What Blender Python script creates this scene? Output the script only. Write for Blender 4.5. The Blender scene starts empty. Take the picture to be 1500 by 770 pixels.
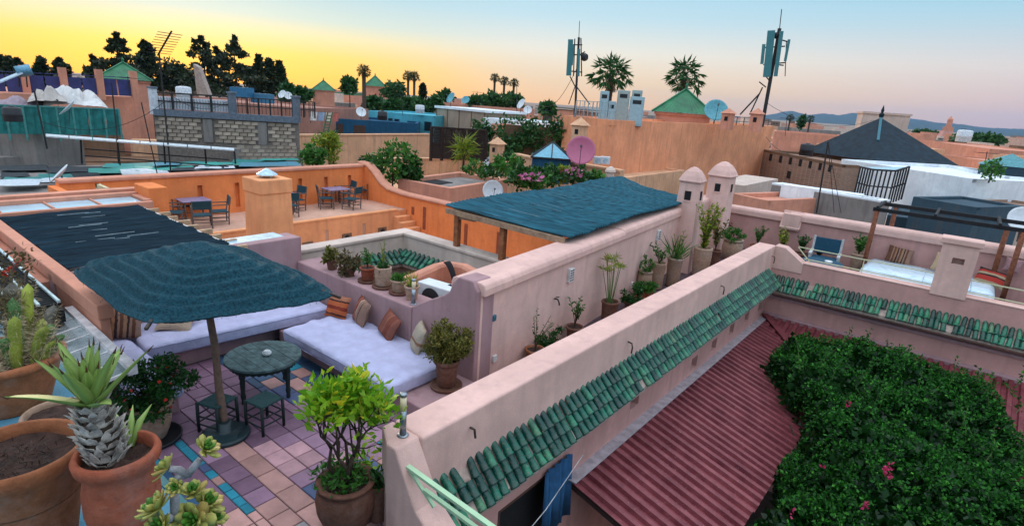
import bpy, math, random
import numpy as np
from mathutils import Vector, Matrix, noise as mnoise
random.seed(7); rng = np.random.default_rng(11)
SC = bpy.context.scene; C = SC.collection
# ------------------------------------------------------------------ camera
W0, H0 = 1500.0, 770.0
FOC, SLOPE, HX, HY, CAMZ = 830.0, 0.0685, 1440.0, 194.0, 4.2
_n = np.array([-SLOPE, 1.0]); _n /= np.linalg.norm(_n)
_c = np.array([W0/2, H0/2])
_d = float(np.dot(_c - np.array([HX, HY]), _n)); _pitch = math.atan2(_d, FOC)
_up = -np.array([_n[0]*math.cos(_pitch), _n[1]*math.cos(_pitch), math.sin(_pitch)])
def _cray(x, y):
    v = np.array([x-_c[0], y-_c[1], FOC]); return v/np.linalg.norm(v)
_Y = _cray(HX, HY); _Y = _Y - np.dot(_Y, _up)*_up; _Y /= np.linalg.norm(_Y)
_X = np.cross(_Y, _up)
if np.dot(np.cross(_X, _Y), _up) < 0: _X = -_X
RM = np.stack([_X, _Y, _up])
cam = bpy.data.cameras.new('camera'); camo = bpy.data.objects.new('camera', cam); C.objects.link(camo)
_r, _u, _b = RM@np.array([1., 0, 0]), RM@np.array([0, -1., 0]), RM@np.array([0, 0, -1.])
camo.matrix_world = Matrix(((_r[0], _u[0], _b[0], 0), (_r[1], _u[1], _b[1], 0), (_r[2], _u[2], _b[2], CAMZ), (0, 0, 0, 1)))
cam.sensor_fit = 'HORIZONTAL'; cam.sensor_width = 36; cam.lens = FOC/W0*36
cam.clip_start = 0.05; cam.clip_end = 60000
SC.camera = camo
def ray(x, y): return RM@_cray(x, y)
def P(x, y, z=0.0):                       # photo pixel -> point on the level z
    r = ray(x, y); t = (z-CAMZ)/r[2]; return Vector((r[0]*t, r[1]*t, z))
def D(x, y, d):                           # photo pixel -> point at horizontal distance d
    r = ray(x, y); t = d/math.hypot(r[0], r[1]); return Vector((r[0]*t, r[1]*t, CAMZ+r[2]*t))
def V(x, y, p, q):                        # photo pixel -> point on the upright plane through p, q
    dx, dy = q[0]-p[0], q[1]-p[1]; nx, ny = -dy, dx; r = ray(x, y)
    t = (p[0]*nx+p[1]*ny)/(r[0]*nx+r[1]*ny); return Vector((r[0]*t, r[1]*t, CAMZ+r[2]*t))
# ------------------------------------------------------------------ light
SUN_AZ = -68.0; SUN_EL = 4.0             # azimuth from +Y towards +X, degrees
SC.view_settings.view_transform = 'Standard'; SC.view_settings.look = 'None'
SC.view_settings.exposure = 0.92; SC.view_settings.gamma = 1.0
wd = bpy.data.worlds.new('World'); SC.world = wd; wd.use_nodes = True
def build_world():
    nt = wd.node_tree; nt.nodes.clear(); N = nt.nodes.new; L = nt.links.new
    out = N('ShaderNodeOutputWorld'); bg = N('ShaderNodeBackground'); L(bg.outputs[0], out.inputs[0])
    sky = N('ShaderNodeTexSky'); sky.sky_type = 'NISHITA'; sky.sun_disc = False
    sky.sun_elevation = math.radians(SUN_EL); sky.sun_rotation = math.radians(SUN_AZ)
    sky.altitude = 400; sky.air_density = 1.0; sky.dust_density = 1.2; sky.ozone_density = 2.0
    tc = N('ShaderNodeTexCoord'); nrm = N('ShaderNodeVectorMath'); nrm.operation = 'NORMALIZE'; L(tc.outputs['Generated'], nrm.inputs[0])
    sep = N('ShaderNodeSeparateXYZ'); L(nrm.outputs[0], sep.inputs[0])
    dot = N('ShaderNodeVectorMath'); dot.operation = 'DOT_PRODUCT'; L(nrm.outputs[0], dot.inputs[0])
    a = math.radians(SUN_AZ); dot.inputs[1].default_value = (math.sin(a), math.cos(a), 0)
    def ramp(src, lo, hi, stops):
        mr = N('ShaderNodeMapRange'); L(src, mr.inputs[0]); mr.inputs[1].default_value = lo; mr.inputs[2].default_value = hi
        r = N('ShaderNodeValToRGB'); L(mr.outputs[0], r.inputs[0]); r.color_ramp.interpolation = 'LINEAR'
        e = r.color_ramp.elements
        while len(e) < len(stops): e.new(0.5)
        for k, (p, c) in enumerate(stops): e[k].position = p; e[k].color = (*c, 1)
        return r
    # far side from the sun, between, and the sun's side; by height above the horizon (values before exposure)
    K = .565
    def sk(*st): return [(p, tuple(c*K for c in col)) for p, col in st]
    zen = (1.80,1.92,2.15)  # overhead sky raised above the horizon's brightness, added fill light for the walls
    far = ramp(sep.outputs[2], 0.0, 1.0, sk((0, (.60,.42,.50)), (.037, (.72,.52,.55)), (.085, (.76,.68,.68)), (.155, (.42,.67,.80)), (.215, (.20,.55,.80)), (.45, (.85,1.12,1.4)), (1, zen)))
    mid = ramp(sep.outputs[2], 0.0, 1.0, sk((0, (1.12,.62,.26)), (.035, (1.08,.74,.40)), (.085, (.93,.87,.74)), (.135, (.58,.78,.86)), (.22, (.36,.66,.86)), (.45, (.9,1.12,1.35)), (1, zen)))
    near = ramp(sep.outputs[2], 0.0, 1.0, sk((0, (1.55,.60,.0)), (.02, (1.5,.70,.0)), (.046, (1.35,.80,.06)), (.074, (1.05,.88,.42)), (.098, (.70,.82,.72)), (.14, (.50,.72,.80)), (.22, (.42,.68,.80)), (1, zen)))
    w1 = N('ShaderNodeMapRange'); w1.interpolation_type = 'SMOOTHSTEP'; L(dot.outputs['Value'], w1.inputs[0]); w1.inputs[1].default_value = .15; w1.inputs[2].default_value = .88
    w2 = N('ShaderNodeMapRange'); w2.interpolation_type = 'SMOOTHSTEP'; L(dot.outputs['Value'], w2.inputs[0]); w2.inputs[1].default_value = .85; w2.inputs[2].default_value = 1.0
    m1 = N('ShaderNodeMixRGB'); L(w1.outputs[0], m1.inputs[0]); L(far.outputs[0], m1.inputs[1]); L(mid.outputs[0], m1.inputs[2])
    m2 = N('ShaderNodeMixRGB'); L(w2.outputs[0], m2.inputs[0]); L(m1.outputs[0], m2.inputs[1]); L(near.outputs[0], m2.inputs[2])
    sc = N('ShaderNodeMixRGB'); sc.blend_type = 'MULTIPLY'; sc.inputs[0].default_value = 1; sc.inputs[2].default_value = (.09, .09, .09, 1); L(sky.outputs[0], sc.inputs[1])
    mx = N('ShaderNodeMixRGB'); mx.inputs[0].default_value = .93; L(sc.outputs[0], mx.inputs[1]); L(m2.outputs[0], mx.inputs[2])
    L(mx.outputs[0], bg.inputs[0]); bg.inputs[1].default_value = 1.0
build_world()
sl = bpy.data.lights.new('sun', 'SUN'); sl.energy = 0.5; sl.angle = math.radians(12); sl.color = (1, .78, .55)
slo = bpy.data.objects.new('sun', sl); C.objects.link(slo)
_a, _e = math.radians(SUN_AZ), math.radians(SUN_EL)
slo.rotation_euler = Vector((-math.sin(_a)*math.cos(_e), -math.cos(_a)*math.cos(_e), -math.sin(_e))).to_track_quat('-Z', 'Y').to_euler()
slo.location = (0, 0, 30)
SC.cycles.max_bounces = 6; SC.cycles.diffuse_bounces = 2; SC.cycles.transparent_max_bounces = 8
# ------------------------------------------------------------------ materials
MATS = {}
def _mat(name):
    m = bpy.data.materials.new(name); m.use_nodes = True; nt = m.node_tree
    return m, nt, nt.nodes['Principled BSDF']
def nz(nt, scale, detail=4, rough=.6, coord='Object', dim=None):
    N = nt.nodes.new; tc = N('ShaderNodeTexCoord'); t = N('ShaderNodeTexNoise'); t.inputs['Scale'].default_value = scale
    t.inputs['Detail'].default_value = detail; t.inputs['Roughness'].default_value = rough
    if coord == 'World':
        g = N('ShaderNodeNewGeometry'); nt.links.new(g.outputs['Position'], t.inputs['Vector'])
    else: nt.links.new(tc.outputs[coord], t.inputs['Vector'])
    return t
def mixc(nt, fac, a, b, blend='MIX'):
    m = nt.nodes.new('ShaderNodeMixRGB'); m.blend_type = blend
    for k, v in ((0, fac), (1, a), (2, b)):
        if isinstance(v, (int, float)): m.inputs[k].default_value = v
        elif isinstance(v, (tuple, list)): m.inputs[k].default_value = (*v, 1) if len(v) == 3 else v
        else: nt.links.new(v, m.inputs[k])
    return m.outputs[0]
def mapr(nt, src, a, b, c=0., d=1.):
    m = nt.nodes.new('ShaderNodeMapRange'); nt.links.new(src, m.inputs[0])
    for k, v in zip((1, 2, 3, 4), (a, b, c, d)): m.inputs[k].default_value = v
    return m.outputs[0]
def bump(nt, src, strength, dist, bs):
    b = nt.nodes.new('ShaderNodeBump'); b.inputs['Strength'].default_value = strength; b.inputs['Distance'].default_value = dist
    nt.links.new(src, b.inputs['Height']); nt.links.new(b.outputs[0], bs.inputs['Normal']); return b
def sc3(c, k): return tuple(min(1, max(0, x*k)) for x in c)
def plaster(name, col, stain=(.25,.17,.14), amt=.5, rough=.92, bstr=.5):
    if name in MATS: return MATS[name]
    m, nt, bs = _mat(name)
    n1 = nz(nt, .7, 6, .65, 'World'); n2 = nz(nt, 5, 5, .6, 'World'); n3 = nz(nt, 60, 3, .6, 'World')
    c = mixc(nt, mapr(nt, n1.outputs[0], .38, .68), sc3(col, .84), sc3(col, 1.12))
    c = mixc(nt, mapr(nt, n2.outputs[0], .45, .75, 0, .5), c, sc3(col, .78))
    # streaks that run down the face
    g = nt.nodes.new('ShaderNodeNewGeometry'); mp = nt.nodes.new('ShaderNodeMapping'); mp.inputs['Scale'].default_value = (3.2, 3.2, .35)
    nt.links.new(g.outputs['Position'], mp.inputs[0]); s = nt.nodes.new('ShaderNodeTexNoise'); s.inputs['Scale'].default_value = 1.6; s.inputs['Detail'].default_value = 6
    nt.links.new(mp.outputs[0], s.inputs[0])
    c = mixc(nt, mapr(nt, s.outputs[0], .50, .74, 0, amt*1.25), c, stain)
    # flaked and rubbed patches with a shape of their own
    n4 = nz(nt, 1.7, 8, .72, 'World'); n4.inputs['Distortion'].default_value = .9
    c = mixc(nt, mapr(nt, n4.outputs[0], .60, .64, 0, amt*.55), c, sc3(col, 1.22)); c = mixc(nt, mapr(nt, n4.outputs[0], .36, .33, 0, amt*.6), c, stain)
    n5 = nz(nt, 34, 4, .75, 'World'); c = mixc(nt, mapr(nt, n5.outputs[0], .64, .72, 0, .45), c, sc3(stain, .8))
    nt.links.new(c, bs.inputs['Base Color']); bs.inputs['Roughness'].default_value = rough
    bs.inputs['Specular IOR Level'].default_value = .2
    h = mixc(nt, .5, n2.outputs[0], n3.outputs[0]); bump(nt, h, bstr, .02, bs)
    MATS[name] = m; return m
def simple(name, col, rough=.7, metal=0., var=.25, scale=8, bstr=.15, spec=.4, coord='Object', rnd=0.):
    if name in MATS: return MATS[name]
    m, nt, bs = _mat(name)
    n1 = nz(nt, scale, 5, .6, coord)
    c = mixc(nt, mapr(nt, n1.outputs[0], .35, .7), sc3(col, 1-var), sc3(col, 1+var))
    if rnd:
        oi = nt.nodes.new('ShaderNodeObjectInfo'); hs = nt.nodes.new('ShaderNodeHueSaturation')
        nt.links.new(mapr(nt, oi.outputs['Random'], 0, 1, 1-rnd, 1+rnd), hs.inputs['Value']); nt.links.new(c, hs.inputs['Color']); c = hs.outputs[0]
    nt.links.new(c, bs.inputs['Base Color']); bs.inputs['Roughness'].default_value = rough; bs.inputs['Metallic'].default_value = metal
    bs.inputs['Specular IOR Level'].default_value = spec
    if bstr: bump(nt, nz(nt, scale*6, 3, .6, coord).outputs[0], bstr, .01, bs)
    MATS[name] = m; return m
def leafmat(name, c1, c2, c3=None, trans=.25, rough=.45):
    if name in MATS: return MATS[name]
    m, nt, bs = _mat(name)
    g = nt.nodes.new('ShaderNodeNewGeometry')
    r = nt.nodes.new('ShaderNodeValToRGB'); nt.links.new(g.outputs['Random Per Island'], r.inputs[0])
    e = r.color_ramp.elements; e[0].color = (*c1, 1); e[1].color = (*c2, 1)
    if c3:
        e[1].position = .8; x = e.new(1.0); x.color = (*c3, 1); x2 = e.new(.86); x2.color = (*c2, 1)
    c = r.outputs[0]
    nt.links.new(c, bs.inputs['Base Color']); bs.inputs['Roughness'].default_value = rough; bs.inputs['Specular IOR Level'].default_value = .3
    t = nt.nodes.new('ShaderNodeBsdfTranslucent'); nt.links.new(c, t.inputs[0])
    mx = nt.nodes.new('ShaderNodeMixShader'); mx.inputs[0].default_value = trans
    o = nt.nodes['Material Output']; nt.links.new(bs.outputs[0], mx.inputs[1]); nt.links.new(t.outputs[0], mx.inputs[2]); nt.links.new(mx.outputs[0], o.inputs[0])
    MATS[name] = m; return m
def stripes(name, cols, scale=1.0, axis=0, rough=.95):
    """woven stripes across the object's own axis"""
    if name in MATS: return MATS[name]
    m, nt, bs = _mat(name); N = nt.nodes.new
    tc = N('ShaderNodeTexCoord'); sp = N('ShaderNodeSeparateXYZ'); nt.links.new(tc.outputs['Object'], sp.inputs[0])
    n = nz(nt, 14, 3); ad = N('ShaderNodeMath'); ad.operation = 'MULTIPLY_ADD'; nt.links.new(n.outputs[0], ad.inputs[0]); ad.inputs[1].default_value = .03; nt.links.new(sp.outputs[axis], ad.inputs[2])
    mp = mapr(nt, ad.outputs[0], -.25*scale, .25*scale)
    r = N('ShaderNodeValToRGB'); r.color_ramp.interpolation = 'CONSTANT'; nt.links.new(mp, r.inputs[0]); e = r.color_ramp.elements
    while len(e) < len(cols): e.new(.5)
    for k, (p, c) in enumerate(cols): e[k].position = p; e[k].color = (*c, 1)
    c = mixc(nt, mapr(nt, nz(nt, 90, 2).outputs[0], .3, .7, .0, .4), r.outputs[0], (.12,.06,.05))
    nt.links.new(c, bs.inputs['Base Color']); bs.inputs['Roughness'].default_value = rough; bs.inputs['Specular IOR Level'].default_value = .1
    bump(nt, nz(nt, 120, 2).outputs[0], .5, .01, bs)
    MATS[name] = m; return m
# ------------------------------------------------------------------ mesh helpers
class MB:
    def __init__(s): s.v = []; s.f = []
    def add(s, vs, fs):
        o = len(s.v); s.v += [tuple(x) for x in vs]; s.f += [tuple(i+o for i in f) for f in fs]; return s
    def box(s, x0, x1, y0, y1, z0, z1):
        return s.add([(x0,y0,z0),(x1,y0,z0),(x1,y1,z0),(x0,y1,z0),(x0,y0,z1),(x1,y0,z1),(x1,y1,z1),(x0,y1,z1)],
                     [(3,2,1,0),(4,5,6,7),(0,1,5,4),(1,2,6,5),(2,3,7,6),(3,0,4,7)])
    def obox(s, c, size, rz=0., rx=0., ry=0.):
        M = Matrix.Rotation(rz, 3, 'Z')@Matrix.Rotation(ry, 3, 'Y')@Matrix.Rotation(rx, 3, 'X'); hx, hy, hz = size[0]/2, size[1]/2, size[2]/2; c = Vector(c)
        vs = [c+M@Vector(q) for q in ((-hx,-hy,-hz),(hx,-hy,-hz),(hx,hy,-hz),(-hx,hy,-hz),(-hx,-hy,hz),(hx,-hy,hz),(hx,hy,hz),(-hx,hy,hz))]
        return s.add(vs, [(3,2,1,0),(4,5,6,7),(0,1,5,4),(1,2,6,5),(2,3,7,6),(3,0,4,7)])
    def bar(s, a, b, w, h=None, upv=(0,0,1)):
        a, b = Vector(a), Vector(b); h = h or w; d = (b-a); l = d.length; d.normalize(); u = Vector(upv)
        if abs(d.dot(u)) > .98: u = Vector((1,0,0))
        r = d.cross(u).normalized(); u = r.cross(d)
        vs = [p+r*(sx*w/2)+u*(sy*h/2) for p in (a, b) for sx, sy in ((-1,-1),(1,-1),(1,1),(-1,1))]
        return s.add(vs, [(0,1,2,3),(7,6,5,4),(0,4,5,1),(1,5,6,2),(2,6,7,3),(3,7,4,0)])
    def prism(s, pts, z0, z1):
        n = len(pts); A = sum(pts[i][0]*pts[(i+1)%n][1]-pts[(i+1)%n][0]*pts[i][1] for i in range(n))
        if A < 0: pts = pts[::-1]
        vs = [(p[0],p[1],z0) for p in pts]+[(p[0],p[1],z1) for p in pts]
        return s.add(vs, [tuple(range(n-1,-1,-1)), tuple(range(n,2*n))]+[(i,(i+1)%n,n+(i+1)%n,n+i) for i in range(n)])
    def xprism(s, prof, a, b):
        """profile of (offset, z) swept straight from a to b; offset is to the right of a->b"""
        a, b = Vector((a[0],a[1],0)), Vector((b[0],b[1],0)); d = (b-a).normalized(); r = Vector((d.y,-d.x,0)); n = len(prof)
        vs = [p+r*o+Vector((0,0,z)) for p in (a, b) for o, z in prof]
        fs = [tuple(range(n)), tuple(range(2*n-1,n-1,-1))]+[(i,n+i,n+(i+1)%n,(i+1)%n) for i in range(n)]
        return s.add(vs, fs)
    def tube(s, path, rad, n=8, cap=True):
        path = [Vector(p) for p in path]; m = len(path)
        if isinstance(rad, (int, float)): rad = [rad]*m
        vs = []; u = None
        for i, p in enumerate(path):
            d = (path[min(i+1,m-1)]-path[max(i-1,0)]).normalized()
            if u is None: u = d.orthogonal().normalized()
            u = (u-d*u.dot(d));  u = u.normalized() if u.length > 1e-6 else d.orthogonal().normalized()
            w = d.cross(u)
            for k in range(n):
                t = 2*math.pi*k/n; vs.append(p+(u*math.cos(t)+w*math.sin(t))*rad[i])
        fs = [(i*n+k, i*n+(k+1)%n, (i+1)*n+(k+1)%n, (i+1)*n+k) for i in range(m-1) for k in range(n)]
        if cap: fs += [tuple(range(n-1,-1,-1)), tuple(range((m-1)*n, m*n))]
        return s.add(vs, fs)
    def lathe(s, prof, n=24, c=(0,0,0), sx=1., sy=1., tilt=None, closed=False):
        vs = []; c = Vector(c)
        for r, z in prof:
            for k in range(n):
                t = 2*math.pi*k/n; p = Vector((r*math.cos(t)*sx, r*math.sin(t)*sy, z))
                if tilt is not None: p = tilt@p
                vs.append(c+p)
        m = len(prof)
        fs = [(i*n+k, i*n+(k+1)%n, (i+1)*n+(k+1)%n, (i+1)*n+k) for i in range(m-1) for k in range(n)]
        fs += [tuple(range(n-1,-1,-1)), tuple(range((m-1)*n, m*n))]
        return s.add(vs, fs)
    def quad(s, a, b, c, d): return s.add([a,b,c,d], [(0,1,2,3)])
    def mesh(s, name, smooth=False):
        me = bpy.data.meshes.new(name); me.from_pydata(s.v, [], s.f); me.update()
        if smooth: me.polygons.foreach_set('use_smooth', [True]*len(me.polygons))
        return me
def arrmesh(name, V_, F_, smooth=False):
    V_ = np.asarray(V_, np.float32); F_ = np.asarray(F_, np.int32); n, k = F_.shape
    me = bpy.data.meshes.new(name); me.vertices.add(len(V_)); me.vertices.foreach_set('co', V_.ravel())
    me.loops.add(n*k); me.loops.foreach_set('vertex_index', F_.ravel()); me.polygons.add(n)
    me.polygons.foreach_set('loop_start', np.arange(0, n*k, k, dtype=np.int32)); me.polygons.foreach_set('loop_total', np.full(n, k, np.int32))
    if smooth: me.polygons.foreach_set('use_smooth', np.ones(n, bool))
    me.update(calc_edges=True); return me
def thing(name, label, cat, loc=(0,0,0), rz=0., group=None):
    o = bpy.data.objects.new(name, None); C.objects.link(o); o.location = loc; o.rotation_euler = (0,0,rz); o.empty_display_size = .1
    o['label'] = label; o['category'] = cat
    if group: o['group'] = group
    return o
def _root(o):
    while o.parent: o = o.parent
    return o
def part(name, mb, mat, parent, world=False, smooth=False, bevel=0., seg=2, kind=None, label=None):
    """a mesh under parent; world=True: its points are world points (parents lie unrotated)"""
    me = mb if isinstance(mb, bpy.types.Mesh) else mb.mesh(name, smooth)
    if world:
        l = _root(parent).location
        me.transform(Matrix.Translation(-l))
    o = bpy.data.objects.new(name, me); C.objects.link(o); o.parent = parent
    if mat and not me.materials: me.materials.append(mat)
    if bevel: bev(o, bevel, seg)
    if kind: o['kind'] = kind
    if label: o['label'] = label
    return o
def bev(o, w, seg=2):
    b = o.modifiers.new('bevel', 'BEVEL'); b.width = w; b.segments = seg; b.limit_method = 'ANGLE'; b.angle_limit = math.radians(40); b.harden_normals = False
    for p in o.data.polygons: p.use_smooth = False
def one(name, label, cat, mb, mat, loc=(0,0,0), rz=0., group=None, smooth=False, bevel=0., seg=2, kind=None):
    me = mb if isinstance(mb, bpy.types.Mesh) else mb.mesh(name, smooth)
    o = bpy.data.objects.new(name, me); C.objects.link(o); o.location = loc; o.rotation_euler = (0,0,rz)
    if not me.materials: me.materials.append(mat)
    if bevel: bev(o, bevel, seg)
    if label: o['label'] = label
    if cat: o['category'] = cat
    if group: o['group'] = group
    if kind: o['kind'] = kind
    return o
def struct(name, mb, mat, bevel=0., smooth=False): return one(name, None, None, mb, mat, kind='structure', bevel=bevel, smooth=smooth)
def dup(root, loc, rz=None, label=None, scale=None):
    r = root.copy(); C.objects.link(r); r.location = loc
    if rz is not None: r.rotation_euler = (0,0,rz)
    if label: r['label'] = label
    if scale: r.scale = (scale,)*3 if isinstance(scale, (int,float)) else scale
    for ch in list(root.children):
        c = ch.copy(); C.objects.link(c); c.parent = r
        for g in list(ch.children):
            d = g.copy(); C.objects.link(d); d.parent = c
    return r
def face_wall(mb, a, b, z0, z1, th, ops=(), depth=.12, through=False):
    """wall whose seen face runs a->b (face to the right of a->b), body behind it; ops = (s0,s1,z0,z1) niches in the face"""
    a, b = Vector((a[0],a[1],0)), Vector((b[0],b[1],0)); Lg = (b-a).length; d = (b-a)/Lg; r = Vector((d.y,-d.x,0))
    def pt(s_, z, o): return a+d*s_+r*o+Vector((0,0,z))
    xs = sorted({0., Lg, *[o[0] for o in ops], *[o[1] for o in ops]}); zs = sorted({z0, z1, *[o[2] for o in ops], *[o[3] for o in ops]})
    xs = [x for x in xs if 0 <= x <= Lg]
    def hole(sx, sz): return any(o[0] < sx < o[1] and o[2] < sz < o[3] for o in ops)
    for i in range(len(xs)-1):
        for j in range(len(zs)-1):
            s0, s1, q0, q1 = xs[i], xs[i+1], zs[j], zs[j+1]
            if hole((s0+s1)/2, (q0+q1)/2): continue
            mb.quad(pt(s0,q0,0), pt(s1,q0,0), pt(s1,q1,0), pt(s0,q1,0))
    for o in ops:
        s0, s1, q0, q1 = o[:4]; dp = -(o[4] if len(o) > 4 else depth)
        f = [pt(s0,q0,0), pt(s1,q0,0), pt(s1,q1,0), pt(s0,q1,0)]; k = [pt(s0,q0,dp), pt(s1,q0,dp), pt(s1,q1,dp), pt(s0,q1,dp)]
        if not through: mb.quad(*k)
        for i in range(4): mb.quad(f[i], f[(i+1)%4], k[(i+1)%4], k[i])
    A, B_ = [pt(0,z0,0), pt(Lg,z0,0), pt(Lg,z1,0), pt(0,z1,0)], [pt(0,z0,-th), pt(Lg,z0,-th), pt(Lg,z1,-th), pt(0,z1,-th)]
    if not through: mb.quad(B_[1], B_[0], B_[3], B_[2])
    for i in range(4): mb.quad(A[(i+1)%4], A[i], B_[i], B_[(i+1)%4])
    return mb
def capprof(w0, w1, z0, z1, r=.05):
    """rounded coping profile from offset w0 to w1"""
    return [(w0, z0), (w1, z0), (w1, z1-r), (w1-r*.3, z1-r*.3), (w1-r, z1), (w0+r, z1), (w0+r*.3, z1-r*.3), (w0, z1-r)]
# leaf clouds -------------------------------------------------------------
def leaves(points, size, normal_up=.3, aspect=.5, droop=0., jit=.4, dirs=None):
    """array mesh of pointed leaves (2 tris folded as 4-vert diamonds) at points"""
    n = len(points); p = np.asarray(points, float)
    d = rng.normal(size=(n,3)) if dirs is None else np.asarray(dirs)+rng.normal(size=(n,3))*.35
    d[:,2] += normal_up-droop; d /= np.linalg.norm(d, axis=1)[:,None]+1e-9
    t = rng.normal(size=(n,3)); sd = np.cross(d, t); sd /= np.linalg.norm(sd, axis=1)[:,None]+1e-9
    nn = np.cross(sd, d)
    sz = size*(1+jit*(rng.random(n)-.5)*2)[:,None]
    a = p; b = p+d*sz*.5+sd*sz*aspect*.5+nn*sz*.08; c = p+d*sz; e = p+d*sz*.5-sd*sz*aspect*.5+nn*sz*.08
    Vv = np.stack([a,b,c,e], 1).reshape(-1,3); F = np.arange(4*n).reshape(n,4)
    return Vv, F
def blobpts(n, c, r, hollow=.5, lumps=0, lump_r=.35, flat=0.):
    """points filling an uneven ellipsoid crown made of clumps"""
    c = np.asarray(c, float); r = np.asarray(r, float)
    if lumps:
        q = rng.normal(size=(lumps,3)); q /= np.linalg.norm(q, axis=1)[:,None]; q *= (hollow+(1-hollow)*rng.random(lumps)**.5)[:,None]
        k = rng.integers(0, lumps, n); g = rng.normal(size=(n,3)); g /= np.linalg.norm(g, axis=1)[:,None]; g *= (lump_r*(.5+.5*rng.random(n)))[:,None]
        s = (.6+.8*rng.random(lumps))[k][:,None]
        return c+(q[k]+g*s)*r
    q = rng.normal(size=(n,3)); q /= np.linalg.norm(q, axis=1)[:,None]; q *= (hollow+(1-hollow)*rng.random(n)**.4)[:,None]
    return c+q*r
# ================================================================== STRUCTURE
PINK = plaster('pink_plaster', (.78,.49,.42), (.48,.30,.26), .33)
PINKB = plaster('rose_plaster', (.62,.33,.29), (.38,.21,.19), .38)
MAUVE = plaster('mauve_plaster', (.43,.26,.265), (.26,.15,.16), .45)
ORANGE = plaster('orange_plaster', (.94,.27,.085), (.62,.16,.06), .4, bstr=.9)
ORANGE2 = plaster('apricot_plaster', (.90,.39,.18), (.56,.24,.12), .4, bstr=.8)
RUST = plaster('rust_orange_plaster', (.86,.36,.19), (.54,.22,.12), .5)
TAN = plaster('tan_plaster', (.74,.42,.25), (.42,.25,.16), .6)
CREAM = plaster('cream_plaster', (.66,.52,.44), (.4,.3,.25), .4)
GREY = plaster('grey_render', (.27,.24,.22), (.14,.12,.11), .6)
WHITE = plaster('white_plaster', (.84,.88,.92), (.5,.5,.5), .25)
SALMON = plaster('salmon_plaster', (.68,.30,.20), (.42,.2,.15), .4)
GROUNDM = plaster('dusty_ground', (.30,.20,.14), (.2,.14,.1), .5)
BLUEFL = plaster('blue_paint_floor', (.10,.27,.37), (.2,.25,.27), .5)
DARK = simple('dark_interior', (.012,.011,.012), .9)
struct('ground', MB().box(-3200, 3200, -800, 9600, -8.6, -8.0), GROUNDM)
# the terrace slab and the building under it
tb = thing('riad_building', 'pink walled riad building block carrying the tiled roof terrace', 'building', (-6, 4, -8))
m = MB().box(-9.9, -3.985, .8, 6.0, -8, -.06).box(-6.6, -3.985, 6.0, 20.2, -8, -.06).box(-3.56, 6, 16.1, 20.2, -8, -.06)
part('wall', m, PINKB, tb, True)
part('courtyard_floor', MB().box(-3.5, 6, .9, 16.0, -6.2, -6.0), simple('courtyard_paving', (.10,.08,.07)), tb, True)
plat = struct('roof_platform', MB().box(-5.2, 3, -7, .74, -8, 2.5), BLUEFL, bevel=.015)
part('edge_band', MB().box(-5.2, 3, .74, .77, 2.36, 2.495), simple('teal_edge_paint', (.02,.13,.14), .5), plat)

# ---- terrace floor with its tiles
grout = simple('tile_grout', (.10,.065,.075), .95, coord='World')
fl = struct('terrace_floor', MB().prism([(-9.6,.8),(-3.99,.8),(-3.99,15.5),(-3.5,16),(6,16),(6,19.3),(-6.3,19.3),(-5.0,6.0),(-9.6,6.0)], -.06, -.014), grout)
def tilemat(name, col): return simple(name, col, .55, var=.16, scale=5, bstr=.25, coord='World', rnd=.22)
T = dict(p=tilemat('tile_pink', (.48,.26,.28)), q=tilemat('tile_rose', (.50,.26,.225)), m=tilemat('tile_mauve', (.23,.12,.18)), v=tilemat('tile_violet', (.33,.18,.26)),
         b=tilemat('tile_blue_grey', (.075,.10,.20)), d=tilemat('tile_deep_blue', (.035,.09,.17)), t=tilemat('tile_turquoise', (.02,.24,.33)), w=tilemat('tile_pale_grey', (.30,.26,.26)))
_tm = {}
def ftile(x0, x1, y0, y1, k):
    g = .006; key = (round(x1-x0,3), round(y1-y0,3), k)
    if key not in _tm:
        w, h = (x1-x0)/2-g, (y1-y0)/2-g; e = .006
        mb = MB().add([(-w,-h,-.02),(w,-h,-.02),(w,h,-.02),(-w,h,-.02),(-w,-h,-e),(w,-h,-e),(w,h,-e),(-w,h,-e),(-w+e,-h+e,0),(w-e,-h+e,0),(w-e,h-e,0),(-w+e,h-e,0)],
                      [(0,1,5,4),(1,2,6,5),(2,3,7,6),(3,0,4,7),(4,5,9,8),(5,6,10,9),(6,7,11,10),(7,4,8,11),(8,9,10,11)])
        me = mb.mesh('floor_tile'); me.materials.append(T[k]); _tm[key] = me
    o = bpy.data.objects.new('floor_tile', _tm[key]); C.objects.link(o); o.parent = fl
    o.location = ((x0+x1)/2, (y0+y1)/2, random.uniform(-.0015, .0015)); o.rotation_euler = (random.uniform(-.004,.004), random.uniform(-.004,.004), 0)
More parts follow.
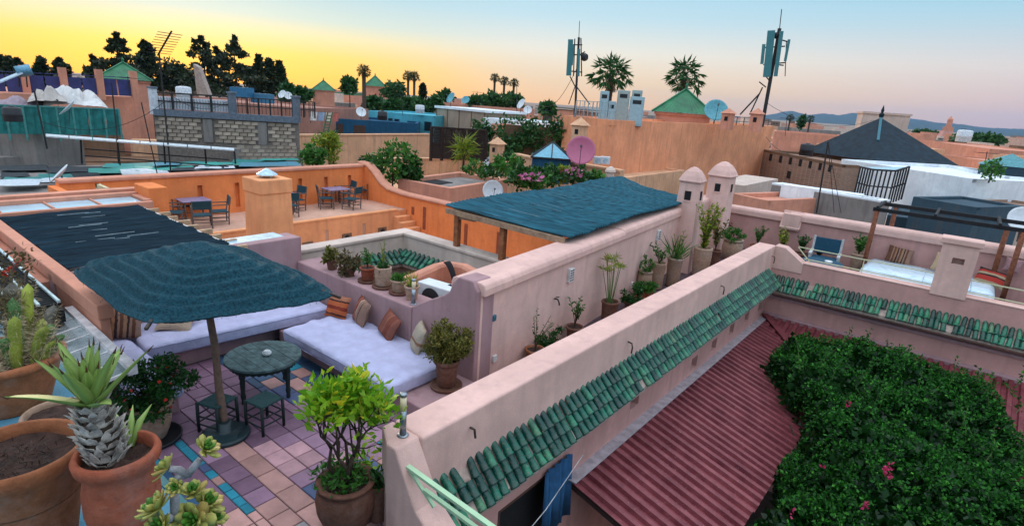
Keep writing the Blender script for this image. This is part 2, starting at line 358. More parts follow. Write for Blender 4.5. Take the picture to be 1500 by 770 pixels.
def floor_tiles():
    r = random.Random(3); s = .26; n = 0
    X0, X1 = -8.6, -3.99
    # bands along x: (y0, y1, kind)
    y = 1.80
    def row(y0, y1, w, pick):
        x = X0
        while x < X1-.02:
            x2 = min(x+w, X1)
            if X1-x2 < .07: x2 = X1
            ftile(x, x2, y0, y1, pick(x, y0)); x = x2
    row(1.62, 1.88, .40, lambda x, y: r.choice('mvmq'))
    row(1.88, 1.98, .30, lambda x, y: r.choice('dtbd') if x < -5.1 else r.choice('qp'))
    row(1.98, 2.21, .32, lambda x, y: 'm' if x < -5.1 else r.choice('wvvw') if x > -4.6 else 'q')
    row(2.21, 2.31, .16, lambda x, y: r.choice('tqtbt') if x < -5.05 else 'q')
    row(2.31, 2.56, .26, lambda x, y: r.choice('mvmv') if x < -5.1 else ('q' if x < -4.7 else r.choice('wvw')))
    row(2.56, 2.80, .40, lambda x, y: r.choice('vmv') if x < -6.2 else 'q')
    for k in range(3):
        y0 = 2.80+k*.245
        row(y0, y0+.245, .265, lambda x, y: (r.choice('mvmm') if x < -6.0 else r.choice('ppvp') if x < -5.15 else r.choice('bbtdbq')))
    row(3.535, 3.66, .34, lambda x, y: r.choice('dbd') if x < -6.9 else (r.choice('mv') if x < -5.2 else r.choice('qbd')))
    for k in range(4):
        y0 = 3.66+k*.235
        row(y0, y0+.235, .36 if k % 2 else .30, lambda x, y: r.choice('dbqdbtdqb') if x < -6.6 else (r.choice('mvmv') if x < -5.0 else r.choice('vbtqbq')))
floor_tiles()

# ---- glazed roof tiles ---------------------------------------------------
def glaze():
    m, nt, bs = _mat('green_glazed_tile'); oi = nt.nodes.new('ShaderNodeObjectInfo')
    r = nt.nodes.new('ShaderNodeValToRGB'); nt.links.new(oi.outputs['Random'], r.inputs[0]); e = r.color_ramp.elements
    cs = [(0,(.002,.035,.026)), (.3,(.003,.085,.05)), (.58,(.005,.15,.085)), (.75,(.012,.23,.12)), (.93,(.04,.27,.12)), (1,(.14,.27,.13))]
    while len(e) < len(cs): e.new(.5)
    for k, (p, c) in enumerate(cs): e[k].position = p; e[k].color = (*c, 1)
    n = nz(nt, 9, 5, .65); c = mixc(nt, mapr(nt, n.outputs[0], .35, .6, 0, .8), r.outputs[0], (.003,.035,.028))
    n2 = nz(nt, 22, 4, .7, 'World'); c = mixc(nt, mapr(nt, n2.outputs[0], .60, .72, 0, .8), c, (.30,.22,.15))
    nt.links.new(c, bs.inputs['Base Color']); nt.links.new(mapr(nt, n2.outputs[0], .5, .7, .22, .8), bs.inputs['Roughness'])
    bump(nt, nz(nt, 30, 4).outputs[0], .35, .01, bs); return m
GLAZE = glaze()
MORTAR = simple('lime_mortar', (.40,.30,.25), .95, coord='World', scale=14, bstr=.5)
def barrel(L, r0, r1, point=False):
    """a barrel tile: runs down -z by L, bulges along -y, axis on x; optionally topped by a pointed end"""
    rows = []
    if point: rows += [(.10, .004), (.075, r0*.42), (.04, r0*.78), (.012, r0*.98)]
    rows += [(0, r0), (-L*.5, (r0+r1)*.49), (-L*.86, r1*.97), (-L*.9, r1*1.07), (-L, r1*1.08)]
    n = 8; vs = []; fs = []
    for z, r in rows:
        for k in range(n+1):
            t = math.pi*k/n; vs.append((r*math.cos(t), -r*math.sin(t)*.95, z))
    w = n+1
    for i in range(len(rows)-1):
        for k in range(n): fs.append((i*w+k, (i+1)*w+k, (i+1)*w+k+1, i*w+k+1))
    b = len(vs); z, r = rows[-1]
    for k in range(w):
        t = math.pi*k/n; vs.append((r*.8*math.cos(t), -r*.8*math.sin(t)*.95, z))
    o = (len(rows)-1)*w
    for k in range(n): fs.append((o+k, b+k, b+k+1, o+k+1))
    me = bpy.data.meshes.new('roof_tile'); me.from_pydata(vs, [], fs); me.update()
    me.polygons.foreach_set('use_smooth', [True]*len(me.polygons)); me.materials.append(GLAZE); return me
def tile_eave(parent, a, b, ztop, drop, out, pitch=.165, rad=.072, seg=3, seed=1, name='tiled_eave', miss=()):
    """eave along the wall face a->b, tiles facing the right-hand side of a->b"""
    r = random.Random(seed); a, b = Vector((a[0],a[1],0)), Vector((b[0],b[1],0)); Lg = (b-a).length; d = (b-a)/Lg; rt = Vector((d.y,-d.x,0))
    base = part(name, MB().xprism([(.0,ztop-.03),(out*.98,ztop-drop-.0),(out,ztop-drop-.07),(out*.75,ztop-drop-.13),(.0,ztop-drop-.16)], a, b), MORTAR, parent, True)
    slope = Vector((0,0,-drop))+rt*out; SL = slope.length; dn = slope/SL; nrm = d.cross(dn)
    if nrm.dot(rt) < 0: nrm = -nrm
    M = Matrix((d, -nrm, -dn)).transposed()
    if M.determinant() < 0: M = Matrix((-d, -nrm, -dn)).transposed()
    L = SL/seg*1.12; body = barrel(L, rad*.84, rad*1.0); top = barrel(L, rad*.80, rad*.98, True); org = _root(parent).location
    n = int(Lg/pitch)
    for i in range(n):
        s = (i+.5)*Lg/n+r.uniform(-.007,.007); tw = r.uniform(-.07,.07)
        for k in range(seg):
            if (i, k) in miss: continue
            me = top if k == 0 else body
            p = a+d*s+Vector((0,0,ztop))+dn*(SL*k/seg)+nrm*(.012-.006*k+r.uniform(-.006,.006))+d*r.uniform(-.006,.006)
            o = bpy.data.objects.new('roof_tile', me); C.objects.link(o); o.parent = base
            R = M@Matrix.Rotation(tw+r.uniform(-.05,.05), 3, 'Y')@Matrix.Rotation(r.uniform(-.05,.07), 3, 'X')
            o.matrix_local = Matrix.Translation(p-org)@R.to_4x4()
            o.scale = (r.uniform(.94,1.05),)*2+(r.uniform(.96,1.05),)
    return base
# ---- the parapet between the terrace and the tree-filled courtyard
w1 = thing('courtyard_parapet', 'long pink parapet wall with green tiled eave beside the maroon corrugated roof', 'wall', (-3.77, 9.4, -8))
XW = -3.55
def wall1():
    holes = []
    for px, py in [(1017,530),(1046,504),(1072,481),(1094,463),(1114,447),(930,585)]:
        p = V(px, py, (XW,0), (XW,1)); holes.append((p.y-3.30-.16, p.y-3.30+.16, p.z-.14, p.z+.12))
    m = MB(); face_wall(m, (XW,3.30), (XW,15.72), -8, .0, .42, holes+[(1.30,2.75,-2.6,-.62)], .3)
    part('wall', m, PINKB, w1, True)
    m = MB(); m.box(-3.99, XW, 3.321, 15.74, 0, 1.0)
    part('upper_wall', m, PINK, w1, True, bevel=.03, seg=3)
    m = MB(); prof = [(-3.99,-8), (-3.99,1.001), (-3.60,1.001), (-3.30,.47), (-2.2,-.32), (-2.2,-8)]
    n = len(prof); vs = [(x,3.02,z) for x,z in prof]+[(x,3.32,z) for x,z in prof]
    vs[1] = (-3.99,3.20,1.001); vs[0] = (-3.99,3.20,-8); vs.insert(1, (-3.72,3.02,1.001)); vs.insert(0, (-3.72,3.02,-8))
    # front polygon with a chamfered corner, back polygon
    F = [(-3.72,3.02,-8),(-3.72,3.02,1.001),(-3.60,3.02,1.001),(-3.30,3.02,.47),(-2.2,3.02,-.32),(-2.2,3.02,-8)]
    K = [(-3.99,3.32,-8),(-3.99,3.32,1.001),(-3.60,3.32,1.001),(-3.30,3.32,.47),(-2.2,3.32,-.32),(-2.2,3.32,-8)]
    Q = [(-3.99,3.18,-8),(-3.99,3.18,1.001)]
    m = MB(); m.add(F+K+Q, [(0,5,4,3,2,1),(6,7,8,9,10,11),(0,1,13,12),(12,13,7,6),(1,2,8,7,13),(2,3,9,8),(3,4,10,9),(4,5,11,10)])
    part('stair_balustrade', m, PINK, w1, True, bevel=.02, seg=2)
    # string course and ledge below the eave
    m = MB(); m.xprism([(0,-.38),(.05,-.38),(.05,-.33),(.0,-.30)], (XW,3.35), (XW,15.7)); m.xprism([(0,-1.02),(.07,-1.04),(.05,-.95),(.0,-.93)], (XW,6.1), (XW,15.7))
    part('string_course', m, PINKB, w1, True)
    e = tile_eave(w1, (XW,3.42), (XW,15.45), .38, .36, .33, pitch=.135, rad=.061, seed=5, miss=((2,2),(3,0),(58,1),(31,2)))
    # door and hanging curtain in the lower wall
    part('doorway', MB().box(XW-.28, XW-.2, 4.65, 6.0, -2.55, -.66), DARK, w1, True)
    part('door_frame', MB().box(XW-.10, XW-.04, 4.62, 4.70, -2.6, -.64).box(XW-.10, XW-.04, 4.70, 6.05, -.72, -.64), simple('brown_door_wood', (.10,.045,.03)), w1, True)
    m = MB(); n = 14; vs = []; fs = []
    for i in range(n+1):
        y = 5.50+.62*i/n; o = .05+.03*math.sin(i*1.9)
        vs += [(XW+o, y, -.52), (XW+o*1.5, y+.05*math.sin(i), -1.55)]
    for i in range(n): fs.append((2*i, 2*i+2, 2*i+3, 2*i+1))
    m.add(vs, fs); c = part('door_curtain', m, simple('blue_curtain', (.02,.09,.20), .9), w1, True, smooth=True, label='blue cloth curtain hung in the doorway')
    s_ = c.modifiers.new('s', 'SOLIDIFY'); s_.thickness = .006
    iron = simple('rusty_iron', (.05,.03,.025), .8)
    for px, py in [(919,505),(1055,422),(1130,378)]:
        p = V(px, py, (XW,0), (XW,1)); q = Vector((XW+.02, p.y, p.z))
        part('iron_hook', MB().tube([q+Vector((-.03,0,.06)), q+Vector((.05,0,.05)), q+Vector((.06,.02,-.02)), q+Vector((.05,.03,-.13))], .012, 6), iron, w1, True)
    q = Vector((XW+.01, 4.0, .82)); part('iron_hook', MB().tube([q, q+Vector((.06,0,.0)), q+Vector((.07,.01,-.1))], .014, 6), iron, w1, True)
wall1()
# ---- wall between corridor and the reed-roofed neighbour
W2A, W2B = Vector((-4.95,5.68,0)), Vector((-5.90,15.4,0)); W2D = (W2B-W2A).normalized(); W2R = Vector((W2D.y,-W2D.x,0))
w2 = thing('terrace_wall', 'tall pale pink wall with rounded coping and two small vents above the plant pots', 'wall', (-5.4, 10, 0))
def wall2():
    m = MB(); face_wall(m, W2A, W2B, -.06, 1.56, .50); part('wall', m, PINK, w2, True, bevel=.02)
    a, b = W2A+W2D*.0, W2A+W2D*5.05; c = W2B
    part('coping', MB().xprism(capprof(-.55,.07,1.52,1.72,.09), a, b), PINK, w2, True, bevel=.02)
    part('coping', MB().xprism(capprof(-.57,.05,1.50,1.74,.09), b, c), PINK, w2, True, bevel=.02)
    # end of the wall: ogee wing that drops to the ledge behind the mattress
    pr = [(-4.955,-.06),(-4.955,1.60),(-5.05,1.74),(-5.32,1.74),(-5.44,1.62),(-5.50,1.47),(-5.62,1.38),(-5.95,1.21),(-6.30,1.01),(-6.304,.9),(-6.304,-.06)]
    n = len(pr); F = [(x,5.60,z) for x,z in pr]; K = [(x,5.98,z) for x,z in pr]
    part('end_wing', MB().add(F+K, [tuple(range(n-1,-1,-1)), tuple(range(n,2*n))]+[(i,(i+1)%n,n+(i+1)%n,n+i) for i in range(n)]), MAUVE, w2, True, bevel=.02)
    vm = simple('white_vent', (.7,.66,.64), .6)
    for px, py in [(834,402),(963,344)]:
        p = V(px, py, W2A, W2B); rz = math.atan2(W2D.y, W2D.x)
        v = part('vent', MB().obox(p+W2R*.02, (.17,.08,.26), rz), vm, w2, True, bevel=.01)
        for j in range(5):
            for k in range(2):
                part('slot', MB().obox(p+W2R*.058+Vector((0,0,-.09+.045*j))+W2D*(-.04+.075*k), (.058,.012,.020), rz), DARK, v, True)
    tm = simple('teal_switch', (.03,.16,.22), .4)
    for (px, py), c, s in [((722,465), tm, .08), ((723,524), vm, .09)]:
        p = V(px, py, W2A, W2B); part('wall_socket', MB().obox(p+W2R*.02, (s,.04,s*1.1), math.atan2(W2D.y, W2D.x)), c, w2, True, bevel=.006)
    p = V(812,437, W2A, W2B)
    part('tap', MB().tube([p, p+W2R*.07, p+W2R*.10+Vector((0,0,-.05)), p+W2R*.11+Vector((0,0,-.1))], .014, 8).obox(p+W2R*.06+Vector((0,0,.04)), (.07,.012,.015), 1.2), simple('dark_brass', (.04,.03,.03), .5, .5), w2, True)
wall2()
def vchimney(name, label, loc, rz, w0, w1_, h, hole_z, zdome):
    t = thing(name, label, 'chimney', loc, rz, None)
    k = w0/2; q = w1_/2; m = MB(); zs = h
    m.add([(-k,-k,0),(k,-k,0),(k,k,0),(-k,k,0),(-q,-q,zs),(q,-q,zs),(q,q,zs),(-q,q,zs)], [(3,2,1,0),(4,5,6,7),(0,1,5,4),(1,2,6,5),(2,3,7,6),(3,0,4,7)])
    part('shaft', m, PINK, t, bevel=.02)
    e = q*1.1; dome = [(e, zs-.03), (e*1.06, zs), (e, zs+.03), (e*.86, zs+zdome*.35), (e*.6, zs+zdome*.7), (e*.25, zs+zdome*.95), (.02, zs+zdome)]
    n = 4; vs = []; fs = []
    for r, z in dome:
        for sx, sy in ((-1,-1),(0,-1.02),(1,-1),(1.02,0),(1,1),(0,1.02),(-1,1),(-1.02,0)): vs.append((r*sx*(1 if abs(sx)+abs(sy) > 1.5 else 1), r*sy, z))
    for i in range(len(dome)-1):
        for j in range(8): fs.append((i*8+j, i*8+(j+1)%8, (i+1)*8+(j+1)%8, (i+1)*8+j))
    fs.append(tuple(range((len(dome)-1)*8, len(dome)*8))); part('cap', MB().add(vs, fs), PINK, t, smooth=False, bevel=.015)
    for a in range(4):
        M = Matrix.Rotation(a*math.pi/2, 4, 'Z'); f = q+(k-q)*(1-hole_z/zs)
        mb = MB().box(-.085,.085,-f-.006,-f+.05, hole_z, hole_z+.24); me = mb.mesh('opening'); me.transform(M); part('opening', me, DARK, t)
        mb = MB().box(-.11,.11,-f-.02,-f+.05, hole_z-.04, hole_z-.005); me = mb.mesh('sill'); me.transform(M); part('sill', me, PINK, t)
    return t
vchimney('ventilation_chimney', 'pale pink square chimney with domed cap growing out of the wall above tall jars', (-5.72,14.9,-.06), .10, .66, .52, 2.52, 2.02, .36)
vchimney('ventilation_chimney', 'pale pink chimney with pointed cap standing at the corner of the roof walls', (-5.95,17.9,-.06), .02, .72, .64, 2.46, 1.98, .42)
rw = thing('rear_parapet', 'rose pink back wall with pale coping behind the plastic covered sofa', 'wall', (-1.5, 19.3, 0))
part('wall', face_wall(MB(), (-6.3,19.25), (-4.05,19.25), -.06, 1.1, .3), PINKB, rw, True)
part('wall', face_wall(MB(), (-4.05,19.15), (6,19.15), -.06, 1.2, .4), PINKB, rw, True)
part('wall', face_wall(MB(), W2B, (-6.28,19.3), -.06, 1.5, .45), PINK, rw, True)
part('coping', MB().xprism(capprof(-.5,.05,1.48,1.70,.09), W2B, (-6.2,18.0)), PINK, rw, True)
part('coping', MB().xprism(capprof(-.36,.07,1.08,1.32,.09), (-6.3,19.25), (-4.0,19.25)), PINK, rw, True, bevel=.02)
part('coping', MB().xprism(capprof(-.46,.07,1.18,1.42,.09), (-4.1,19.15), (6,19.15)), PINK, rw, True, bevel=.02)
part('buttress', MB().box(-4.25,-3.75,19.0,19.3,.9,1.38).add([(-4.3,18.98,.95),(-3.72,18.98,.95),(-3.72,19.25,1.46),(-4.3,19.25,1.46),(-4.3,19.4,.95),(-3.72,19.4,.95)],[(0,1,2,3),(0,3,4),(1,5,2),(3,2,5,4)]), PINK, rw, True)
# ---- low parapet on the far side of the courtyard
bp = thing('low_courtyard_parapet', 'low pink parapet with short green tile eave below the cream railing', 'wall', (0, 15.9, -8))
part('wall', face_wall(MB(), (-3.55,15.72), (6,15.72), -8, .66, .30, ()), PINKB, bp, True, bevel=.02)
part('ramp', MB().add([(-3.56,15.70,.4),(-3.56,15.70,1.0),(-3.30,15.70,.985),(-2.82,15.70,.66),(-2.82,15.70,.4),(-3.56,16.03,.4),(-3.56,16.03,1.0),(-3.30,16.03,.985),(-2.82,16.03,.66),(-2.82,16.03,.4)],
     [(0,4,3,2,1),(5,6,7,8,9),(1,2,7,6),(2,3,8,7),(3,4,9,8),(0,1,6,5)]), PINK, bp, True, bevel=.015)
part('top', MB().box(-2.82,6,15.705,16.03,.655,.69), PINK, bp, True, bevel=.012)
tile_eave(bp, (-3.5,15.72), (2.3,15.72), .19, .30, .30, pitch=.115, rad=.056, seg=2, seed=9, miss=((22,1),(33,1),(8,0)))
part('string_course', MB().xprism([(0,-.40),(.06,-.40),(.06,-.34),(0,-.31)], (-3.5,15.72), (6,15.72)).xprism([(0,-.95),(.10,-.96),(.12,-.86),(0,-.82)], (-3.5,15.72), (6,15.72)), MAUVE, bp, True)
ch = thing('parapet_chimney', 'pink square chimney with one small opening on the low parapet before the sofa', 'chimney', (.19,15.93,.6))
part('shaft', face_wall(MB(), (-.14,15.69), (.52,15.69), .60, 1.80, .42, [(.24,.46,1.36,1.50)], .2), PINK, ch, True, bevel=.015)
part('cap', MB().box(-.19,.57,15.65,16.15,1.79,1.92), PINK, ch, True, bevel=.02)
# ---- lounge walls
lw = thing('lounge_wall', 'mauve plaster wall enclosing the cushioned corner of the terrace', 'wall', (-9.6, 4, 0))
part('back_wall', MB().box(-9.78,-9.56,1.9,5.70,-.06,1.46), MAUVE, lw, True, bevel=.02)
part('side_wall', MB().box(-9.56,-7.62,1.66,1.92,-.06,.80), MAUVE, lw, True, bevel=.02)
lg = thing('planter_ledge', 'mauve wall ledge behind the mattress carrying a row of pots', 'wall', (-8, 5.8, 0))
part('ledge', MB().box(-9.56,-6.31,5.585,6.12,-3,1.0), MAUVE, lg, True, bevel=.025)
# benches under the mattresses
sb = thing('masonry_bench', 'built in mauve plaster bench running round the lounge corner', 'bench', (-7.5, 4, -.06))
part('seat_base', MB().box(-8.45,-4.02,4.56,5.60,-.06,.24), MAUVE, sb, True, bevel=.02)
part('seat_base', MB().box(-9.56,-8.66,2.62,5.60,-.06,.235), MAUVE, sb, True, bevel=.02)
part('seat_base', MB().box(-9.56,-7.36,1.92,2.56,-.06,.23), MAUVE, sb, True, bevel=.02)
# ---- maroon corrugated canopies
def corrmat():
    m, nt, bs = _mat('maroon_metal'); n = nz(nt, 2.2, 6, .7, 'World'); n2 = nz(nt, 26, 4, .7, 'World')
    c = mixc(nt, mapr(nt, n.outputs[0], .35, .7), (.13,.022,.03), (.28,.07,.078)); c = mixc(nt, mapr(nt, n2.outputs[0], .62, .72, 0, .7), c, (.42,.25,.25))
    nt.links.new(c, bs.inputs['Base Color']); bs.inputs['Roughness'].default_value = .5; bs.inputs['Specular IOR Level'].default_value = .35; return m
MAROON = corrmat()
def corr_sheet(o, u, v, nu, step, h=.062):
    """ribs run along v; o origin, u across unit, v down vector"""
    o, u, v = Vector(o), Vector(u), Vector(v); up = u.cross(v).normalized(); up = up if up.z > 0 else -up; m = MB(); vs = []
    for i in range(nu):
        for f, z in ((0,0),(.42,0),(.52,h),(.90,h)): vs += [o+u*((i+f)*step)+up*z, o+u*((i+f)*step)+up*z+v]
    vs += [o+u*(nu*step), o+u*(nu*step)+v]; n = len(vs)//2
    m.add(vs, [(2*i,2*i+1,2*i+3,2*i+2) for i in range(n-1)]); return m
cc = thing('corrugated_canopy', 'maroon corrugated metal roof sloping from the parapet down into the courtyard', 'roof', (-2.6, 10, -1.6))
def canopies():
    st = .205; k = 0
    for i in range(9):
        n = 5; y0 = 6.15+i*n*st; dz = random.uniform(-.006,.006); ex = random.uniform(-.03,.03)
        o = part('roof_sheet', corr_sheet((-3.47,y0,-1.0+dz), (0,1,0), (2.05+ex,0,-.58), n, st), MAROON, cc, True)
        o.modifiers.new('s', 'SOLIDIFY').thickness = .006
    part('flashing', MB().box(-3.54,-3.36,6.1,15.5,-.955,-.935), simple('flashing_metal', (.42,.36,.38), .5), cc, True)
    part('rafter', MB().bar((-3.5,6.25,-1.12),(-1.45,6.25,-1.70),.06,.08).bar((-3.5,10,-1.12),(-1.45,10,-1.70),.06,.08).bar((-1.5,6.2,-1.68),(-1.5,15,-1.68),.06,.08), simple('dark_timber', (.05,.03,.025)), cc, True)
    c2 = thing('corrugated_canopy', 'maroon corrugated metal roof strip along the far courtyard wall behind the climber', 'roof', (1, 14.6, -1.2))
    for i in range(9):
        n = 5; x0 = -3.40+i*n*st
        o = part('roof_sheet', corr_sheet((x0,15.62,-.93), (1,0,0), (0,-1.95,-.62), n, st), MAROON, c2, True); o.modifiers.new('s', 'SOLIDIFY').thickness = .006
    part('ridge_cap', MB().bar((-3.45,15.6,-.86),(-1.5,13.6,-1.47),.16,.03), MAROON, c2, True)
canopies()
# ================================================================== TERRACE THINGS
def terramat(name, col, wash, amt=.5, sc=3.):
    m, nt, bs = _mat(name); n = nz(nt, sc, 6, .7); n2 = nz(nt, sc*6, 5, .65)
    c = mixc(nt, mapr(nt, n2.outputs[0], .35, .7), sc3(col, .75), sc3(col, 1.2))
    c = mixc(nt, mapr(nt, n.outputs[0], .48, .68, 0, amt), c, wash)
    oi = nt.nodes.new('ShaderNodeObjectInfo'); hs = nt.nodes.new('ShaderNodeHueSaturation'); nt.links.new(mapr(nt, oi.outputs['Random'], 0, 1, .8, 1.2), hs.inputs['Value']); nt.links.new(c, hs.inputs['Color'])
    nt.links.new(hs.outputs[0], bs.inputs['Base Color']); bs.inputs['Roughness'].default_value = .88; bs.inputs['Specular IOR Level'].default_value = .2
    n3 = nz(nt, sc*14, 6, .75); h_ = mixc(nt, .5, n2.outputs[0], n3.outputs[0]); bump(nt, h_, .8, .015, bs); MATS[name] = m; return m
TERRA = terramat('terracotta', (.33,.115,.05), (.42,.27,.21), .7)
TERRAR = terramat('red_terracotta', (.29,.075,.038), (.30,.17,.14), .65)
TERRAP = terramat('pale_clay', (.40,.25,.17), (.34,.30,.29), .6)
TERRAD = terramat('dark_clay', (.17,.075,.05), (.24,.15,.12), .5)
SOIL = simple('potting_soil', (.055,.028,.02), 1., var=.5, scale=22, bstr=1.)
BARK = simple('plant_bark', (.06,.038,.025), .9, scale=20, bstr=.6)
STEMG = simple('green_stem', (.10,.17,.04), .7)
LF = dict(
 lemon=leafmat('lemon_leaf', (.09,.30,.012), (.36,.56,.03), (.78,.58,.03), .35, .35),
 bush=leafmat('olive_bush_leaf', (.06,.075,.012), (.20,.17,.03), (.28,.20,.05), .2),
 dark=leafmat('dark_leaf', (.008,.045,.008), (.03,.12,.016), None, .2),
 mid=leafmat('mid_green_leaf', (.02,.09,.012), (.08,.24,.03), None, .3),
 yel=leafmat('yellow_green_leaf', (.10,.17,.015), (.28,.34,.03), (.55,.36,.02), .35),
 boug=leafmat('climber_leaf', (.003,.028,.003), (.022,.15,.010), (.08,.32,.03), .25, .65),
 dry=leafmat('dry_leaf', (.07,.05,.02), (.16,.12,.045), None, .15),
 flower=leafmat('magenta_bract', (.45,.02,.09), (.65,.05,.16), None, .35),
 red=leafmat('red_petal', (.5,.02,.015), (.65,.05,.02), None, .2))
def am(name, vf, mat): me = arrmesh(name, *vf); me.materials.append(mat); return me
def catvf(*vfs):
    V_, F_, o = [], [], 0
    for v, f in vfs: V_.append(v); F_.append(f+o); o += len(v)
    return np.concatenate(V_), np.concatenate(F_)
POTP = dict(
 bucket=lambda r,h: [(r*.70,0),(r*.74,.01),(r*.90,h*.78),(r*.92,h*.84),(r*1.04,h*.86),(r*1.06,h*.93),(r*1.02,h),(r*.90,h),(r*.86,h*.9)],
 jar=lambda r,h: [(r*.72,0),(r*.78,h*.03),(r*.98,h*.35),(r*1.02,h*.6),(r*.95,h*.82),(r*.86,h*.90),(r*.98,h*.94),(r*1.0,h*.985),(r*.94,h),(r*.80,h),(r*.76,h*.92)],
 tall=lambda r,h: [(r*.80,0),(r*.84,h*.02),(r*.90,h*.5),(r*.97,h*.88),(r*1.05,h*.92),(r*1.07,h*.97),(r*1.02,h),(r*.9,h),(r*.86,h*.94)],
 ribbed=lambda r,h: [(r*.8,0)]+[(r*(.86+.14*min(1,k/10.))+(.012 if k % 2 else 0.), h*(.04+.82*k/14.)) for k in range(15)]+[(r*1.05,h*.92),(r*1.06,h*.97),(r*1.0,h),(r*.88,h),(r*.84,h*.93)],
 bowl=lambda r,h: [(r*.62,0),(r*.66,.01),(r*.82,h*.45),(r*.93,h*.8),(r*1.0,h*.86),(r*1.035,h*.90),(r*1.04,h*.97),(r*1.0,h),(r*.92,h),(r*.89,h*.9)],
 urn=lambda r,h: [(r*.60,0),(r*.64,.015),(r*.80,h*.25),(r*.93,h*.5),(r*.92,h*.68),(r*.84,h*.80),(r*.88,h*.86),(r*1.02,h*.91),(r*1.05,h*.965),(r*1.0,h),(r*.88,h),(r*.84,h*.93)])
def potted(label, loc, r, h, style='bucket', mat=None, saucer=None, name='potted_plant', cat='potted plant', soil=.90, group=None, smat=None, n=28):
    t = thing(name, label, cat, loc, random.uniform(0,6), group)
    z0 = .035 if saucer else 0.
    if saucer:
        part('saucer', MB().lathe([(saucer*.82,0),(saucer*.98,.012),(saucer,.05),(saucer*.95,.052),(saucer*.90,.03),(.02,.028)], 28), smat or TERRA, t, smooth=True)
    pr = [(a, b+z0) for a, b in POTP[style](r, h)]
    p = part('pot', MB().lathe(pr+[(pr[-1][0]*.96, z0+h*.55)], n), mat or TERRA, t, smooth=True)
    rs = pr[-1][0]*1.0
    m = MB(); vs = [(0,0,z0+h*soil+.01)]; N = 16
    for q in (.4,.75,1.0):
        for k in range(N):
            a = 2*math.pi*k/N; vs.append((rs*q*math.cos(a), rs*q*math.sin(a), z0+h*soil+random.uniform(-.012,.012)))
    fs = [(0,1+k,1+(k+1)%N) for k in range(N)]
    for j in range(2): fs += [(1+j*N+k,1+(j+1)*N+k,1+(j+1)*N+(k+1)%N,1+j*N+(k+1)%N) for k in range(N)]
    part('soil', m.add(vs, fs), SOIL, t, smooth=True)
    t['top'] = z0+h*soil; return t
def ztop(t):
    z = t['top']; del t['top']; return z
def g_bush(t, c, r, n, size, mat, stems=7, lumps=26, lump_r=.3, base=None, hollow=.45, aspect=.5, bark=None):
    base = base if base is not None else (0,0,c[2]-r[2])
    m = MB()
    for k in range(stems):
        q = blobpts(1, c, np.array(r)*.8, .6)[0]; mid = Vector(base).lerp(Vector(q), .5)+Vector(rng.normal(size=3)*.03)
        m.tube([base, mid, q], [.012,.008,.003], 5)
    part('stems', m, bark or BARK, t)
    part('foliage', am('foliage', leaves(blobpts(n, c, r, hollow, lumps, lump_r), size, .25, aspect), mat), None, t)
def g_sprigs(t, z, n, h, spread, leaf, size, mat, smat=None, per=14, upto=1., lean=(0,0), start=.25):
    """thin stems with leaves spaced along them"""
    m = MB(); pts = []; dr = []
    for k in range(n):
        a = random.uniform(0,6.28); L = h*random.uniform(.65,1.05); e = Vector((math.cos(a)*spread*random.uniform(.3,1)+lean[0], math.sin(a)*spread*random.uniform(.3,1)+lean[1], L))
        p = [Vector((0,0,z))+Vector((e.x*s**1.6, e.y*s**1.6, e.z*s)) for s in (0,.25,.5,.75,1)]
        m.tube(p, [.009,.007,.006,.004,.002], 5)
        for j in range(per):
            s = start+(1-start)*j/per; i = min(3, int(s*4)); q = p[i].lerp(p[i+1], s*4-i); pts.append(q); b = random.uniform(0,6.28); dr.append((math.cos(b), math.sin(b), .5))
    part('stems', m, smat or BARK, t); part('foliage', am('foliage', leaves(np.array([tuple(q) for q in pts]), size, .1, leaf, dirs=dr), mat), None, t)
def g_papyrus(t, z, n, h, spread, mat, tuft=.12, per=26):
    m = MB(); vf = []
    for k in range(n):
        a = random.uniform(0,6.28); L = h*random.uniform(.6,1.0); q = Vector((math.cos(a)*spread*random.random(), math.sin(a)*spread*random.random(), z+L))
        m.tube([(q.x*.25,q.y*.25,z), (q.x*.6,q.y*.6,z+L*.5), q], [.008,.007,.005], 5)
        d = rng.normal(size=(per,3)); d[:,2] = np.abs(d[:,2])*.6+.1; d /= np.linalg.norm(d, axis=1)[:,None]
        vf.append(leaves(np.tile(np.array(q), (per,1)), tuft, 0, .10, dirs=d))
    part('stems', m, STEMG, t); part('foliage', am('foliage', catvf(*vf), mat), None, t)
def g_grass(t, z, n, h, spread, mat, w=.09):
    d = rng.normal(size=(n,3)); d[:,2] = np.abs(d[:,2])+1.2; d /= np.linalg.norm(d, axis=1)[:,None]
    p = np.zeros((n,3)); p[:,:2] = rng.normal(size=(n,2))*spread; p[:,2] = z
    part('foliage', am('foliage', leaves(p, h, .2, w, dirs=d), mat), None, t)
